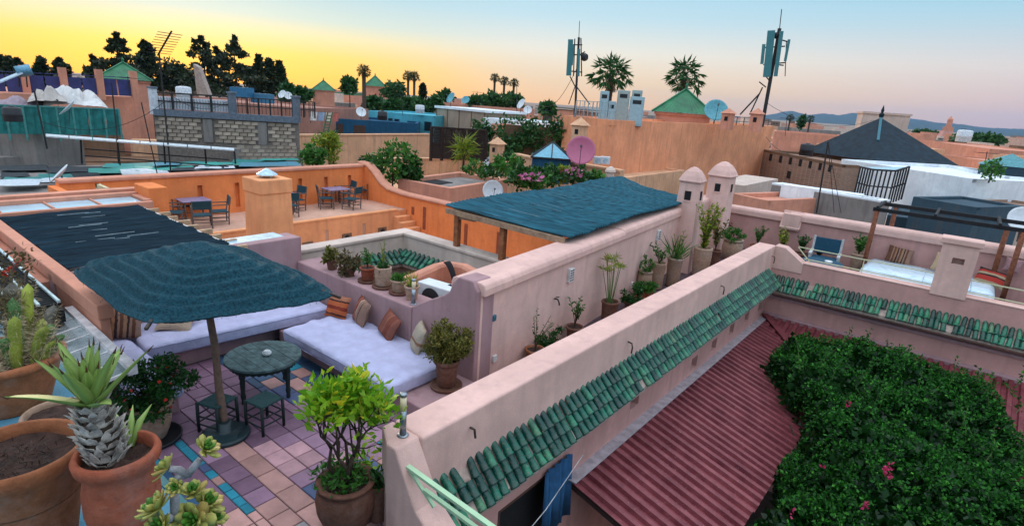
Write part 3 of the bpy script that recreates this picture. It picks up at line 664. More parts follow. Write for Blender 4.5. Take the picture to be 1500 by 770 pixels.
# ---- parasol
def matmat(name, c1, c2, c3, scale=(3,60,3)):
    m, nt, bs = _mat(name); g = nt.nodes.new('ShaderNodeTexCoord'); mp = nt.nodes.new('ShaderNodeMapping'); mp.inputs['Scale'].default_value = scale
    nt.links.new(g.outputs['Object'], mp.inputs[0]); n = nt.nodes.new('ShaderNodeTexNoise'); n.inputs['Scale'].default_value = 1.; n.inputs['Detail'].default_value = 5; n.inputs['Roughness'].default_value = .7; nt.links.new(mp.outputs[0], n.inputs[0])
    n2 = nz(nt, 1.1, 5, .6); n3 = nz(nt, 70, 3, .7)
    c = mixc(nt, mapr(nt, n.outputs[0], .35, .65), c1, c2); c = mixc(nt, mapr(nt, n2.outputs[0], .4, .7, 0, .55), c, c3); c = mixc(nt, mapr(nt, n3.outputs[0], .55, .75, 0, .5), c, sc3(c2, 1.5))
    oi = nt.nodes.new('ShaderNodeObjectInfo')
    nt.links.new(c, bs.inputs['Base Color']); bs.inputs['Roughness'].default_value = .8; bs.inputs['Specular IOR Level'].default_value = .2
    h = mixc(nt, .5, n.outputs[0], n3.outputs[0]); bump(nt, h, .7, .02, bs); MATS[name] = m; return m
def parasol():
    t = thing('parasol', 'square dark blue woven reed parasol on a wooden pole over the round table', 'parasol', (-6.40,2.70,0))
    A, B_, Cc = P(92,388,1.86), P(207,478,1.86), P(510,430,1.86); Dd = A+(Cc-B_); cen = (A+B_+Cc+Dd)/4; ux, uy = (B_-A)/2, (Cc-B_)/2
    n = 150; vs = []; fs = []
    for i in range(n+1):
        for j in range(n+1):
            a, b = -1+2*i/n, -1+2*j/n
            # rounded square
            rr = (abs(a)**6+abs(b)**6)**(1/6.) if abs(a)+abs(b) > 0 else 0; mx_ = max(abs(a), abs(b)); k = 1 if rr < 1e-6 else mx_/rr
            x, y = a*(k*.92+.08), b*(k*.92+.08); r = mx_
            bands = .030*math.sin(r*52+.7*math.sin(3*math.atan2(b, a)))*min(1, r*1.6)
            ridge = .05*math.exp(-((abs(a)-abs(b))/.16)**2)*r*(1-r)*2
            z = 1.86+.47*(1-r**1.25)-.05*math.sin(math.pi*min(1,r))*(1-.6*abs(abs(a)-abs(b)))+bands+ridge
            if r > .965: z -= .05
            nn = mnoise.noise(Vector((x*2.2,y*2.2,1.3)))*.03+mnoise.noise(Vector((x*6,y*6,4.3)))*.012+mnoise.noise(Vector((x*30,y*30,4.3)))*.006
            p = cen+ux*x+uy*y; vs.append((p.x, p.y, z+nn))
    for i in range(n):
        for j in range(n): fs.append((i*(n+1)+j, (i+1)*(n+1)+j, (i+1)*(n+1)+j+1, i*(n+1)+j+1))
    m = MB().add(vs, fs); mt = matmat('blue_reed_canopy', (.002,.016,.025), (.013,.085,.115), (.003,.028,.042), (34,34,34))
    o = part('canopy', m, mt, t, True, smooth=True); s = o.modifiers.new('s', 'SOLIDIFY'); s.thickness = .012; s.offset = -1
    # ragged reed fringe along the rim
    rim = []
    for i in range(150):
        e = random.randrange(4); s_ = random.uniform(-.93,.93); a, b = [(s_,-1),(1,s_),(s_,1),(-1,s_)][e]; p = cen+ux*a+uy*b; rim.append((p.x+random.uniform(-.02,.02), p.y+random.uniform(-.02,.02), 1.83+random.uniform(-.03,.02)))
    d = rng.normal(size=(len(rim),3))*.4; d[:,2] -= .9
    part('fringe', am('fringe', leaves(np.array(rim), .03, 0, .14, dirs=d), mt), None, t, True)
    base, top = Vector((-6.40,2.70,.03)), Vector((cen.x+.05, cen.y, 2.27))
    part('pole', MB().tube([base.lerp(top, k/8)+Vector((.006*math.sin(k*2.1),.006*math.cos(k*1.7),0)) for k in range(9)], [.046,.045,.045,.043,.043,.042,.042,.04,.04], 12), simple('grey_pole_wood', (.17,.10,.07), .85, scale=14, bstr=.5), t, True, smooth=True)
    rm = simple('rib_wood', (.06,.04,.03))
    for a, b in ((-1,-1),(1,-1),(1,1),(-1,1)): q = cen+ux*a*.95+uy*b*.95; part('rib', MB().bar(top, (q.x,q.y,1.80), .03), rm, t, True)
    bs_ = part('stand', MB().lathe([(.27,0),(.285,.02),(.28,.05),(.24,.062),(.12,.075),(.085,.09),(.08,.20),(.05,.20)], 32, (-6.40,2.70,0)), simple('dark_green_metal', (.012,.03,.035), .45, spec=.5), t, True, smooth=True)
    part('handle', MB().tube([(-6.29,2.82,.05),(-6.27,2.85,.12),(-6.18,2.78,.12),(-6.20,2.75,.05)], .008, 6), MATS['dark_green_metal'], bs_, True)
parasol()
# ---- round table, ashtray, stools
TEALW = simple('worn_teal_wood', (.085,.135,.135), .8, var=.5, scale=9, bstr=.6, rnd=.18)
DKW = simple('dark_teal_wood', (.012,.022,.022), .7, scale=16)
def table():
    c = Vector((-7.09,3.58,0)); R = .50; zt = .56
    t = thing('round_table', 'low round plank table with scalloped apron and turned legs beside the parasol', 'table', c)
    n = 7; edges = [-R+2*R*k/n for k in range(n+1)]
    for k in range(n):
        y0, y1 = edges[k]+.003, edges[k+1]-.003; pts = []
        for s in range(9): y = y0+(y1-y0)*s/8; pts.append((math.sqrt(max(0,R*R-y*y)), y))
        for s in range(9): y = y1+(y0-y1)*s/8; pts.append((-math.sqrt(max(0,R*R-y*y)), y))
        dz = random.uniform(-.002,.002); part('plank', MB().prism(pts, zt-.032+dz, zt+dz), TEALW, t)
    m = MB(); N = 72; vs = []; fs = []
    for k in range(N):
        a = 2*math.pi*k/N; zl = zt-.09-.018*abs(math.sin(a*18)); r = R*.90; vs += [(r*math.cos(a),r*math.sin(a),zt-.032),(r*math.cos(a),r*math.sin(a),zl),((r-.02)*math.cos(a),(r-.02)*math.sin(a),zl),((r-.02)*math.cos(a),(r-.02)*math.sin(a),zt-.032)]
    for k in range(N):
        i, j = 4*k, 4*((k+1)%N); fs += [(i,i+1,j+1,j),(i+1,i+2,j+2,j+1),(i+2,i+3,j+3,j+2)]
    part('apron', m.add(vs, fs), DKW, t)
    for a in (.35, 1.92, 3.49, 5.06):
        part('leg', MB().lathe([(.022,0),(.03,.02),(.024,.06),(.036,.12),(.026,.16),(.032,.26),(.036,.34),(.03,.36),(.042,.39),(.042,.53)], 12, (R*.80*math.cos(a), R*.80*math.sin(a), 0)), DKW, t, smooth=True)
    b = thing('ashtray', 'small white ceramic lidded ashtray on the round plank table', 'ashtray', (c.x+.03,c.y+.04,zt))
    wm = simple('white_ceramic', (.75,.76,.76), .25, var=.05, bstr=0)
    part('bowl', MB().lathe([(.035,0),(.055,.012),(.062,.035),(.058,.05),(.05,.052)], 20), wm, b, smooth=True); part('lid', MB().lathe([(.05,.05),(.046,.064),(.03,.074),(.018,.066)], 20), wm, b, smooth=True)
table()
def stool(label, loc, rz):
    t = thing('stool', label, 'stool', loc, rz, None); s, h = .155, .40
    for i, (sx, sy) in enumerate(((-1,-1),(1,-1),(1,1),(-1,1))): part('leg', MB().tube([(sx*s,sy*s,0),(sx*s,sy*s,h*.5),(sx*s*.98,sy*s*.98,h)], [.018,.02,.02], 8), DKW, t, smooth=True)
    for sx, sy, dx, dy in ((0,-1,1,0),(0,1,1,0),(-1,0,0,1),(1,0,0,1)):
        for z in (.11,.22): part('stretcher', MB().tube([(sx*s-dx*s,sy*s-dy*s,z+.02*abs(sx)),(sx*s+dx*s,sy*s+dy*s,z+.02*abs(sx))], .010, 6), DKW, t)
    m = MB(); n = 20; vs = []; fs = []
    for i in range(n+1):
        for j in range(n+1):
            a, b = -1+2*i/n, -1+2*j/n; k = .004*math.sin(i*3.1) if abs(a) > abs(b) else .004*math.sin(j*3.1)
            vs.append((a*.165, b*.165, h+.006-.016*(1-max(abs(a),abs(b)))+k-(.02 if max(abs(a),abs(b)) > .97 else 0)))
    for i in range(n):
        for j in range(n): fs.append((i*(n+1)+j,(i+1)*(n+1)+j,(i+1)*(n+1)+j+1,i*(n+1)+j+1))
    o = part('woven_seat', m.add(vs, fs), simple('woven_green_seat', (.02,.065,.065), .8, scale=40, bstr=.7), t, smooth=True); o.modifiers.new('s','SOLIDIFY').thickness = .03
    return t
stool('dark stool with woven green seat directly behind the parasol pole', (-6.62,2.72,0), .35)
stool('dark stool with woven green seat standing clear beside the parasol stand', (-6.25,3.13,0), .18)
# ---- mattresses and cushions
def fabric(name, col, sc=5):
    m, nt, bs = _mat(name); n = nz(nt, sc, 4, .5); c = mixc(nt, mapr(nt, n.outputs[0], .35, .7), sc3(col, .9), sc3(col, 1.08))
    nt.links.new(c, bs.inputs['Base Color']); bs.inputs['Roughness'].default_value = .95; bs.inputs['Specular IOR Level'].default_value = .1
    n2 = nz(nt, 3.2, 5, .6); n2.inputs['Distortion'].default_value = 1.2; bump(nt, n2.outputs[0], .5, .06, bs); return m
simple('mattress_piping', (.36,.36,.52), .9)
LILAC = fabric('pale_lilac_cotton', (.50,.50,.69))
def mattress(label, x0, x1, y0, y1, z0, h, seed, wr=1.):
    w, d = (x1-x0)/2, (y1-y0)/2; nx, ny, nz_ = max(10,int(w*44)), max(10,int(d*44)), 6; m = MB()
    def pt(a, b, c):
        # rounded box with sagging folds
        e = .07; x, y, z = a*w, b*d, c*h/2
        qx, qy, qz = max(abs(x)-(w-e),0), max(abs(y)-(d-e),0), max(abs(z)-(h/2-e*.8),0); q = math.sqrt(qx*qx+qy*qy+(qz*1.25)**2)
        if q > e:
            k = e/q; x = math.copysign((w-e)+qx*k, x) if qx else x; y = math.copysign((d-e)+qy*k, y) if qy else y; z = math.copysign((h/2-e*.8)+qz*k, z) if qz else z
        v = Vector((x*2.+seed*7, y*2., 0)); f = mnoise.noise(v)*.026*wr
        fold = .020*wr*math.sin(9*math.hypot(x+w*.75, y-d*1.1)*1.8+3*mnoise.noise(v*.8))*math.exp(-((math.hypot(x+w*.65, y-d*.7)-.45)/.35)**2)
        if c > .3: z += f+fold+mnoise.noise(v*3)*.008+(.010*wr*max(0,1-abs(mnoise.noise(Vector((x*1.3+y*2.1,y*1.2-x*.8,seed))))*9))
        else: x += mnoise.noise(Vector((x*6,y*6,z*9+seed)))*.012*wr; y += mnoise.noise(Vector((x*6+9,y*6,z*9)))*.012*wr
        return (x, y, z+h/2)
    def grid(f, na, nb):
        vs = [f(-1+2*i/na, -1+2*j/nb) for i in range(na+1) for j in range(nb+1)]
        m.add(vs, [(i*(nb+1)+j,(i+1)*(nb+1)+j,(i+1)*(nb+1)+j+1,i*(nb+1)+j+1) for i in range(na) for j in range(nb)])
    grid(lambda a,b: pt(a,b,1), nx, ny); grid(lambda a,b: pt(a,-1,b), nx, nz_); grid(lambda a,b: pt(1,a,b), ny, nz_); grid(lambda a,b: pt(-a,1,b), nx, nz_); grid(lambda a,b: pt(-1,-a,b), ny, nz_); grid(lambda a,b: pt(a,-b,-1), nx, ny)
    me = m.mesh('mattress', True); import bmesh
    bm = bmesh.new(); bm.from_mesh(me); bmesh.ops.remove_doubles(bm, verts=bm.verts, dist=.004); bmesh.ops.recalc_face_normals(bm, faces=bm.faces); bm.to_mesh(me); bm.free()
    me.polygons.foreach_set('use_smooth', [True]*len(me.polygons))
    o = one('mattress', label, 'mattress', me, LILAC, ((x0+x1)/2,(y0+y1)/2,z0))
    for zz, sc_ in ((h*.80,.992),(h*.16,.992)):
        e = .09; pp = []
        for cx, cy, a0 in ((w-e,d-e,0),(-w+e,d-e,1.5708),(-w+e,-d+e,3.1416),(w-e,-d+e,4.7124)):
            for q in range(5): a = a0+q*.3927; pp.append(Vector(((cx+math.cos(a)*e)*sc_,(cy+math.sin(a)*e)*sc_,zz+.006*math.sin(len(pp)*1.7))))
        part('piping', MB().tube(pp+[pp[0]], .009, 6, cap=False), MATS['mattress_piping'], o, smooth=True)
    return o
mattress('wide rumpled lilac mattress on the bench below the pot ledge', -8.02, -5.33, 4.37, 5.57, .245, .21, 1)
_b = mattress('smooth pale blue mattress along the back of the lounge under the parasol', -9.52, -8.48, 2.66, 5.55, .24, .22, 2, .4); _b.rotation_euler = (0,0,-.10); _b.location.x += .03
mattress('short lilac mattress beside the slanted glass frame', -9.5, -7.24, 1.93, 2.60, .235, .21, 3, .6)
def cushion(label, loc, rot, w, h, th, mat, group=None):
    n = 14; m = MB()
    for sgn in (1,-1):
        vs = []
        for i in range(n+1):
            for j in range(n+1):
                a, b = -1+2*i/n, -1+2*j/n; e = (1-abs(a)**2.4)*(1-abs(b)**2.4); pin = 1-.07*(1-abs(a)**2)*abs(b)**3-.0; pin2 = 1-.07*(1-abs(b)**2)*abs(a)**3
                z = sgn*th/2*max(0,e)**.55+mnoise.noise(Vector((a*2,b*2,loc[0]*3)))*.02
                vs.append((a*w/2*pin2, b*h/2*pin, z))
        f = [(i*(n+1)+j,(i+1)*(n+1)+j,(i+1)*(n+1)+j+1,i*(n+1)+j+1) for i in range(n) for j in range(n)]
        m.add(vs, f if sgn > 0 else [q[::-1] for q in f])
    o = one('cushion', label, 'cushion', m, mat, loc, smooth=True, group=group); o.rotation_euler = rot; return o
DR, OR, CRM, BRN, TAUP, BLK = (.26,.035,.02), (.55,.13,.045), (.50,.38,.28), (.13,.055,.03), (.32,.19,.14), (.03,.02,.02)
K1 = stripes('kilim_orange', [(0,OR),(.2,BLK),(.26,OR),(.42,DR),(.55,OR),(.72,BLK),(.78,(.42,.16,.09)),(1,OR)], .9, 1)
K2 = stripes('kilim_taupe', [(0,DR),(.12,BRN),(.18,DR),(.30,TAUP),(.36,DR),(.46,CRM),(.52,TAUP),(.70,BLK),(.73,TAUP),(1,CRM)], .9, 0)
K3 = stripes('kilim_rust', [(0,(.20,.06,.04)),(.3,(.27,.09,.06)),(.5,(.32,.13,.09)),(.56,(.22,.06,.04)),(.8,(.28,.10,.07)),(1,DR)], .9, 0)
K4 = stripes('kilim_cream', [(0,(.50,.43,.32)),(.42,(.30,.15,.09)),(.52,(.48,.41,.31)),(1,(.4,.3,.2))], .9, 1)
K5 = stripes('kilim_brown', [(0,BRN),(.10,TAUP),(.16,BRN),(.26,(.32,.15,.08)),(.34,BLK),(.42,TAUP),(.48,BRN),(.58,(.36,.20,.12)),(.68,BLK),(.74,TAUP),(.82,BRN),(.92,TAUP)], .9, 0)
K6 = stripes('kilim_sand', [(0,CRM),(.45,OR),(.52,CRM),(.6,OR),(.64,CRM)], .9, 1)
K7 = stripes('kilim_multi', [(0,(.45,.33,.2)),(.14,BLK),(.2,(.5,.4,.28)),(.32,(.03,.09,.16)),(.42,(.45,.33,.2)),(.55,BLK),(.66,(.05,.12,.16)),(.74,(.5,.38,.25)),(.9,BRN)], .9, 0)
K8 = stripes('kilim_red', [(0,(.4,.3,.18)),(.2,(.45,.04,.03)),(.5,BLK),(.6,(.45,.33,.2)),(.75,(.45,.04,.03)),(.9,BLK)], .9, 1)
cushion('orange and black striped cushion at the far end of the lilac mattress', (-7.88,5.33,.62), (1.15,0,.25), .46,.40,.16, K1)
cushion('taupe cushion with dark red stripes leaning on the mauve pot ledge', (-7.34,5.42,.66), (1.25,.10,-.30), .44,.46,.18, K2)
cushion('plain rust brown cushion leaning on the mauve pot ledge', (-6.62,5.42,.64), (1.15,.22,-.25), .44,.42,.18, K3)
cushion('cream cushion with one brown band beside the round bush', (-5.93,5.42,.65), (1.25,.1,-.55), .40,.46,.18, K4)
cushion('large brown striped cushion leaning in the corner by the parasol', (-9.22,2.55,.66), (1.15,.15,1.25), .52,.46,.16, K5)
cushion('small striped cushion lying half under the slanted glass frame', (-8.45,2.10,.53), (.75,.1,.1), .44,.40,.15, stripes('kilim_tan', [(0,TAUP),(.2,BRN),(.3,CRM),(.42,BRN),(.5,TAUP),(.7,OR),(.8,TAUP)], .9, 0))
cushion('sand coloured cushion with orange lines lying flat under the parasol', (-9.1,3.25,.57), (.45,.1,.9), .50,.46,.16, K6)
# ---- glass frame beside the bench
def glass():
    m, nt, bs = _mat('dusty_glass'); bs.inputs['Base Color'].default_value = (.45,.52,.52,1); bs.inputs['Roughness'].default_value = .15; bs.inputs['Alpha'].default_value = .55; bs.inputs['Specular IOR Level'].default_value = .7
    c = mixc(nt, mapr(nt, nz(nt, 4, 5).outputs[0], .35, .7), (.16,.21,.21), (.40,.45,.45)); nt.links.new(c, bs.inputs['Base Color']); return m
GLASS = glass()
def glass_frame():
    t = thing('glass_lean_to', 'slanted dusty glass lean to roof with white timber edge beside the cactus pot', 'roof', (-7.3,1.5,0))
    wt = simple('white_paint_wood', (.62,.58,.58), .7)
    a, b = Vector((-8.75,1.86,1.18)), Vector((-6.55,1.86,1.13)); dn = Vector((-.10,-1.0,-.22)); c, d = a+dn, b+dn
    part('top_beam', MB().bar(a, b, .09, .11), wt, t, True); part('low_beam', MB().bar(c, d, .06, .06), wt, t, True)
    n = 7
    for k in range(n+1): part('glazing_bar', MB().bar(a.lerp(b,k/n), c.lerp(d,k/n), .025,.03), wt, t, True)
    for k in range(n):
        p = [a.lerp(b,(k+.06)/n), a.lerp(b,(k+.94)/n), c.lerp(d,(k+.94)/n), c.lerp(d,(k+.06)/n)]; p = [q+Vector((0,0,.012)) for q in p]
        part('pane', MB().add(p+[q-Vector((0,0,.006)) for q in p], [(0,3,2,1),(4,5,6,7),(0,1,5,4),(1,2,6,5),(2,3,7,6),(3,0,4,7)]), GLASS, t, True)
    part('post', MB().bar((-7.0,1.80,0),(-7.0,1.80,1.1),.05), simple('dark_post', (.05,.04,.04)), t, True); part('post', MB().bar((-8.65,.9,-.06),(-8.65,.9,.95),.05), MATS['dark_post'], t, True)
glass_frame()
# ---- bollard lamps
def bollard(label, loc, h):
    t = thing('bollard_lamp', label, 'lamp', loc); st = simple('brushed_steel', (.30,.33,.36), .3, .9, var=.1, bstr=0); 
    gm = MATS.get('frosted_lamp') or simple('frosted_lamp', (.80,.66,.42), .35, var=.12, bstr=0)
    part('base', MB().lathe([(.055,0),(.058,.008),(.05,.016),(.034,.02)], 20), st, t, smooth=True); part('post', MB().lathe([(.033,.015),(.033,h*.60)], 20), st, t, smooth=True)
    part('diffuser', MB().lathe([(.031,h*.60),(.031,h*.94)], 20), gm, t, smooth=True); part('cap', MB().lathe([(.036,h*.93),(.037,h*.96),(.035,h),(.01,h+.002)], 20), st, t, smooth=True)
bollard('steel bollard lamp with amber diffuser on the parapet beside the lemon tree', (-3.72,3.22,1.0), .46)
bollard('steel bollard lamp with cream diffuser at the end of the pot ledge', (-6.38,5.70,1.0), .42)
# ---- green handrail on the balustrade
def handrail():
    t = thing('handrail', 'pale green flat metal handrail going down the stair balustrade', 'railing', (-3.4,3.1,.8)); gm = simple('pale_green_paint', (.42,.62,.38), .5, var=.08, bstr=0)
    y = 3.10; a, b = V(588,676,(0,y),(1,y)), V(730,778,(0,y),(1,y)); b = a+(b-a)*1.3
    part('rail', MB().bar(a, b, .05, .03), gm, t, True)
    q = a+(b-a)*.05; e = V(636,742,(0,y),(1,y)); part('upright', MB().bar(q, e, .03, .025), gm, t, True); f = V(622,717,(0,y),(1,y))
    part('rail', MB().bar(f, f+(b-a)*.95, .04, .03), gm, t, True)
handrail()
# ---- plants on the terrace
def lemon():
    global rng; keep_ = rng; rng = np.random.default_rng(5); random.seed(12)
    t = potted('lemon tree with yellow green leaves in a large banded terracotta pot', (-4.12,2.84,0), .29, .50, 'jar', TERRAD, name='lemon_tree', cat='tree'); z = ztop(t); t.rotation_euler = (0,0,0)
    m = MB(); tips = []
    def br(p, d, L, r, lv):
        q = p+d*L; mid = p.lerp(q,.5)+Vector(rng.normal(size=3)*L*.07); m.tube([p,mid,q],[r,r*.85,r*.65],6)
        if lv == 0: tips.append((p,q)); return
        for k in range(random.choice((2,3,3))):
            nd = (d+Vector(rng.normal(size=3)*.46)+Vector((-q.x*1.3,-q.y*1.3,.2))).normalized(); br(q, nd, L*random.uniform(.6,.85), r*.6, lv-1)
    for a in (0,1.3,2.5,3.8,5.2): br(Vector((.04*math.cos(a),.04*math.sin(a),z-.02)), Vector((math.cos(a)*.25,math.sin(a)*.25,1)).normalized(), .41, .022, 3)
    part('branches', m, BARK, t, smooth=True)
    pts = []; ds = []
    for p, q in tips:
        for j in range(16): s = random.random(); pts.append(tuple(p.lerp(q, s*1.15)+Vector(rng.normal(size=3)*.055))); v = (q-p).normalized(); ds.append((v.x+random.gauss(0,.6), v.y+random.gauss(0,.6), v.z*.3+.35))
    pts = np.array(pts); print('lemon', len(tips), pts.min(0), pts.max(0))
    part('foliage', am('foliage', leaves(pts, .10, .1, .46, dirs=ds), LF['lemon']), None, t)
    part('undergrowth', am('undergrowth', leaves(blobpts(420, (-.06,-.03,z+.06), (.27,.26,.13), .3), .07, .3, .4), LF['mid']), None, t)
    rng = keep_
lemon()
t = potted('narrow dark planter of trailing succulents squeezed behind the lemon tree pot', (-3.93,3.08,0), .10, .42, 'tall', TERRAD); g_bush(t, (0,0,ztop(t)+.06), (.10,.10,.12), 160, .07, LF['dark'], 3, 0)
t = potted('round olive bush in a tall clay pot on a saucer by the wall end', (-5.10,5.20,.24), .175, .40, 'bucket', TERRAD, saucer=.23, smat=TERRAD); z = ztop(t); g_bush(t, (0,0,z+.31), (.31,.31,.31), 8500, .040, LF['bush'], 12, 70, .24, hollow=.3)
t = potted('red flowered bush in a ribbed clay pot on a dark saucer by the bench end', (-6.93,2.08,0), .24, .46, 'urn', TERRAP, saucer=.32, smat=simple('black_saucer', (.015,.015,.017), .5)); z = ztop(t); g_bush(t, (0,0,z+.24), (.44,.44,.32), 4200, .055, LF['dark'], 10, 34, .3)
part('flowers', am('flowers', leaves(blobpts(40, (0,0,z+.22), (.42,.42,.28), .9), .04, .4, .9), LF['red']), None, t, kind='stuff')
# pots along the ledge
L0 = 1.0
t = potted('reddish succulent bush in a brown pot at the far end of the pot ledge', (-8.72,5.80,L0), .11, .20, 'bucket', TERRAD); g_bush(t, (0,0,ztop(t)+.10), (.17,.17,.14), 420, .07, LF['bush'], 6, 14)
t = potted('sprawling dry brown bush spilling over its pot on the pot ledge', (-8.20,5.80,L0), .11, .16, 'bucket', TERRAD); g_bush(t, (0,0,ztop(t)+.06), (.22,.2,.2), 700, .07, LF['dry'], 8, 20)
t = potted('dark brown pot with a thin leafy shoot on a saucer on the pot ledge', (-7.73,5.84,L0), .13, .23, 'bucket', TERRAR, saucer=.17, smat=TERRAD); g_sprigs(t, ztop(t), 6, .40, .12, .45, .06, LF['mid'], per=16)
t = potted('tall ribbed pale clay pot with feathery shoots on the pot ledge', (-7.33,5.86,L0), .135, .33, 'ribbed', TERRAP, saucer=.19, smat=TERRAD); z = ztop(t); g_sprigs(t, z, 4, .5, .06, .3, .05, LF['yel'], STEMG, 16); part('undergrowth', am('undergrowth', leaves(blobpts(120,(0,0,z+.04),(.12,.12,.07),.2), .06), LF['dark']), None, t)
t = potted('grey clay pot of spiky pale green succulents on the pot ledge', (-6.92,5.86,L0), .135, .21, 'bucket', TERRAP, saucer=.17, smat=TERRAD); g_grass(t, ztop(t), 70, .13, .05, LF['mid'], .16)
t = potted('clay pot with a tuft of grass beside the ledge lamp', (-6.58,5.84,L0), .12, .23, 'bucket', TERRAP); g_grass(t, ztop(t), 60, .22, .03, LF['yel'], .06)
# corridor pots
def cp(label, px, py, zr, r, style, fn, mat=None, off=.0):
    p = P(px, py, zr); t = potted(label, (p.x+off, p.y, 0), r, zr, style, mat or TERRAP); z = ztop(t); fn(t, z); return t
cp('thin leggy sapling in a small clay pot below the wall tap', 784, 510, .33, .16, 'bucket', lambda t,z: g_sprigs(t, z, 5, .75, .34, .4, .055, LF['mid'], per=17), TERRA)
t = potted('low dark leafy bush at the foot of the pink wall below the tap', (-4.92,7.55,0), .15, .22, 'bucket', TERRAD); g_bush(t, (0,0,ztop(t)+.12), (.24,.26,.22), 700, .06, LF['dark'], 6, 16)
cp('upright leafy shrub in a dark pot under the larger wall vent', 850, 480, .30, .16, 'bucket', lambda t,z: g_sprigs(t, z, 9, .62, .2, .5, .06, LF['mid'], per=18, start=.4), TERRAD, -.12)
cp('tall papyrus tufts in a tall dark clay jar by the pink wall', 893, 440, .5, .17, 'tall', lambda t,z: g_papyrus(t, z, 13, .95, .30, LF['yel']), TERRAD, .02)
t = potted('dark green bush with white flowers between papyrus jar and brown pot', (-4.98,10.6,0), .17, .26, 'bucket', TERRAD); z = ztop(t); g_bush(t, (0,0,z+.2), (.24,.24,.26), 900, .06, LF['dark'], 6, 18)
part('flowers', am('flowers', leaves(blobpts(10,(0,0,z+.26),(.22,.22,.22),.9), .05, .4, .9), leafmat('white_petal', (.7,.7,.72), (.8,.8,.8))), None, t, kind='stuff')
t = potted('empty wide clay bowl on the corridor floor by the pink wall', (-5.02,11.0,0), .18, .22, 'bowl', TERRA, cat='plant pot', name='plant_pot', soil=.8); ztop(t)
t = potted('round brown pot overflowing with green leaves beside the empty bowl', (-5.16,11.55,0), .2, .33, 'jar', TERRAR); g_bush(t, (0,0,ztop(t)+.06), (.24,.24,.16), 700, .07, LF['mid'], 5, 14)
cp('pale clay jar with fine fern leaves, first of the tall jars', 946, 396, .58, .17, 'jar', lambda t,z: g_bush(t, (0,0,z+.18), (.18,.2,.24), 700, .045, LF['mid'], 6, 14), TERRAP)
cp('tall whitish jar with broad leaves, second of the tall jars', 966, 384, .66, .17, 'tall', lambda t,z: g_sprigs(t, z, 7, .55, .3, .55, .10, LF['mid'], per=12, start=.3), TERRAP)
cp('tall brown jar with feathery palm shoots at the foot of the chimney', 990, 377, .72, .19, 'tall', lambda t,z: (g_grass(t, z, 60, .55, .05, LF['mid'], .05), g_sprigs(t, z, 5, .8, .25, .2, .09, LF['yel'], per=20)), TERRAP)
cp('very tall yellowing climber in a big ribbed clay jar before the corner chimney', 1031, 362, .78, .23, 'ribbed', lambda t,z: g_sprigs(t, z, 22, 1.25, .42, .55, .10, LF['yel'], per=26, start=.08), TERRAP)
cp('tall brown leafy shrub in a dark jar behind the yellowing climber', 1048, 366, .5, .18, 'tall', lambda t,z: g_sprigs(t, z, 14, 1.1, .3, .5, .09, LF['bush'], per=22), TERRAD, .0)
cp('wide blue stained jar with a round green shrub by the rose back wall', 1075, 350, .62, .30, 'jar', lambda t,z: g_bush(t, (0,0,z+.18), (.34,.34,.28), 1100, .07, LF['mid'], 7, 18), TERRAP)
t = potted('small pot with upright bright green leaves against the rose back wall', (-4.75,18.6,0), .2, .32, 'bucket', TERRA); g_sprigs(t, ztop(t), 12, .6, .3, .5, .09, LF['mid'], per=14)
t = potted('reddish spiky plant in a pot left of the blue jar by the chimney', (-5.75,18.3,0), .2, .4, 'bucket', TERRAD); g_sprigs(t, ztop(t), 12, .6, .3, .4, .09, leafmat('maroon_leaf', (.06,.012,.015), (.16,.03,.03)), per=18)
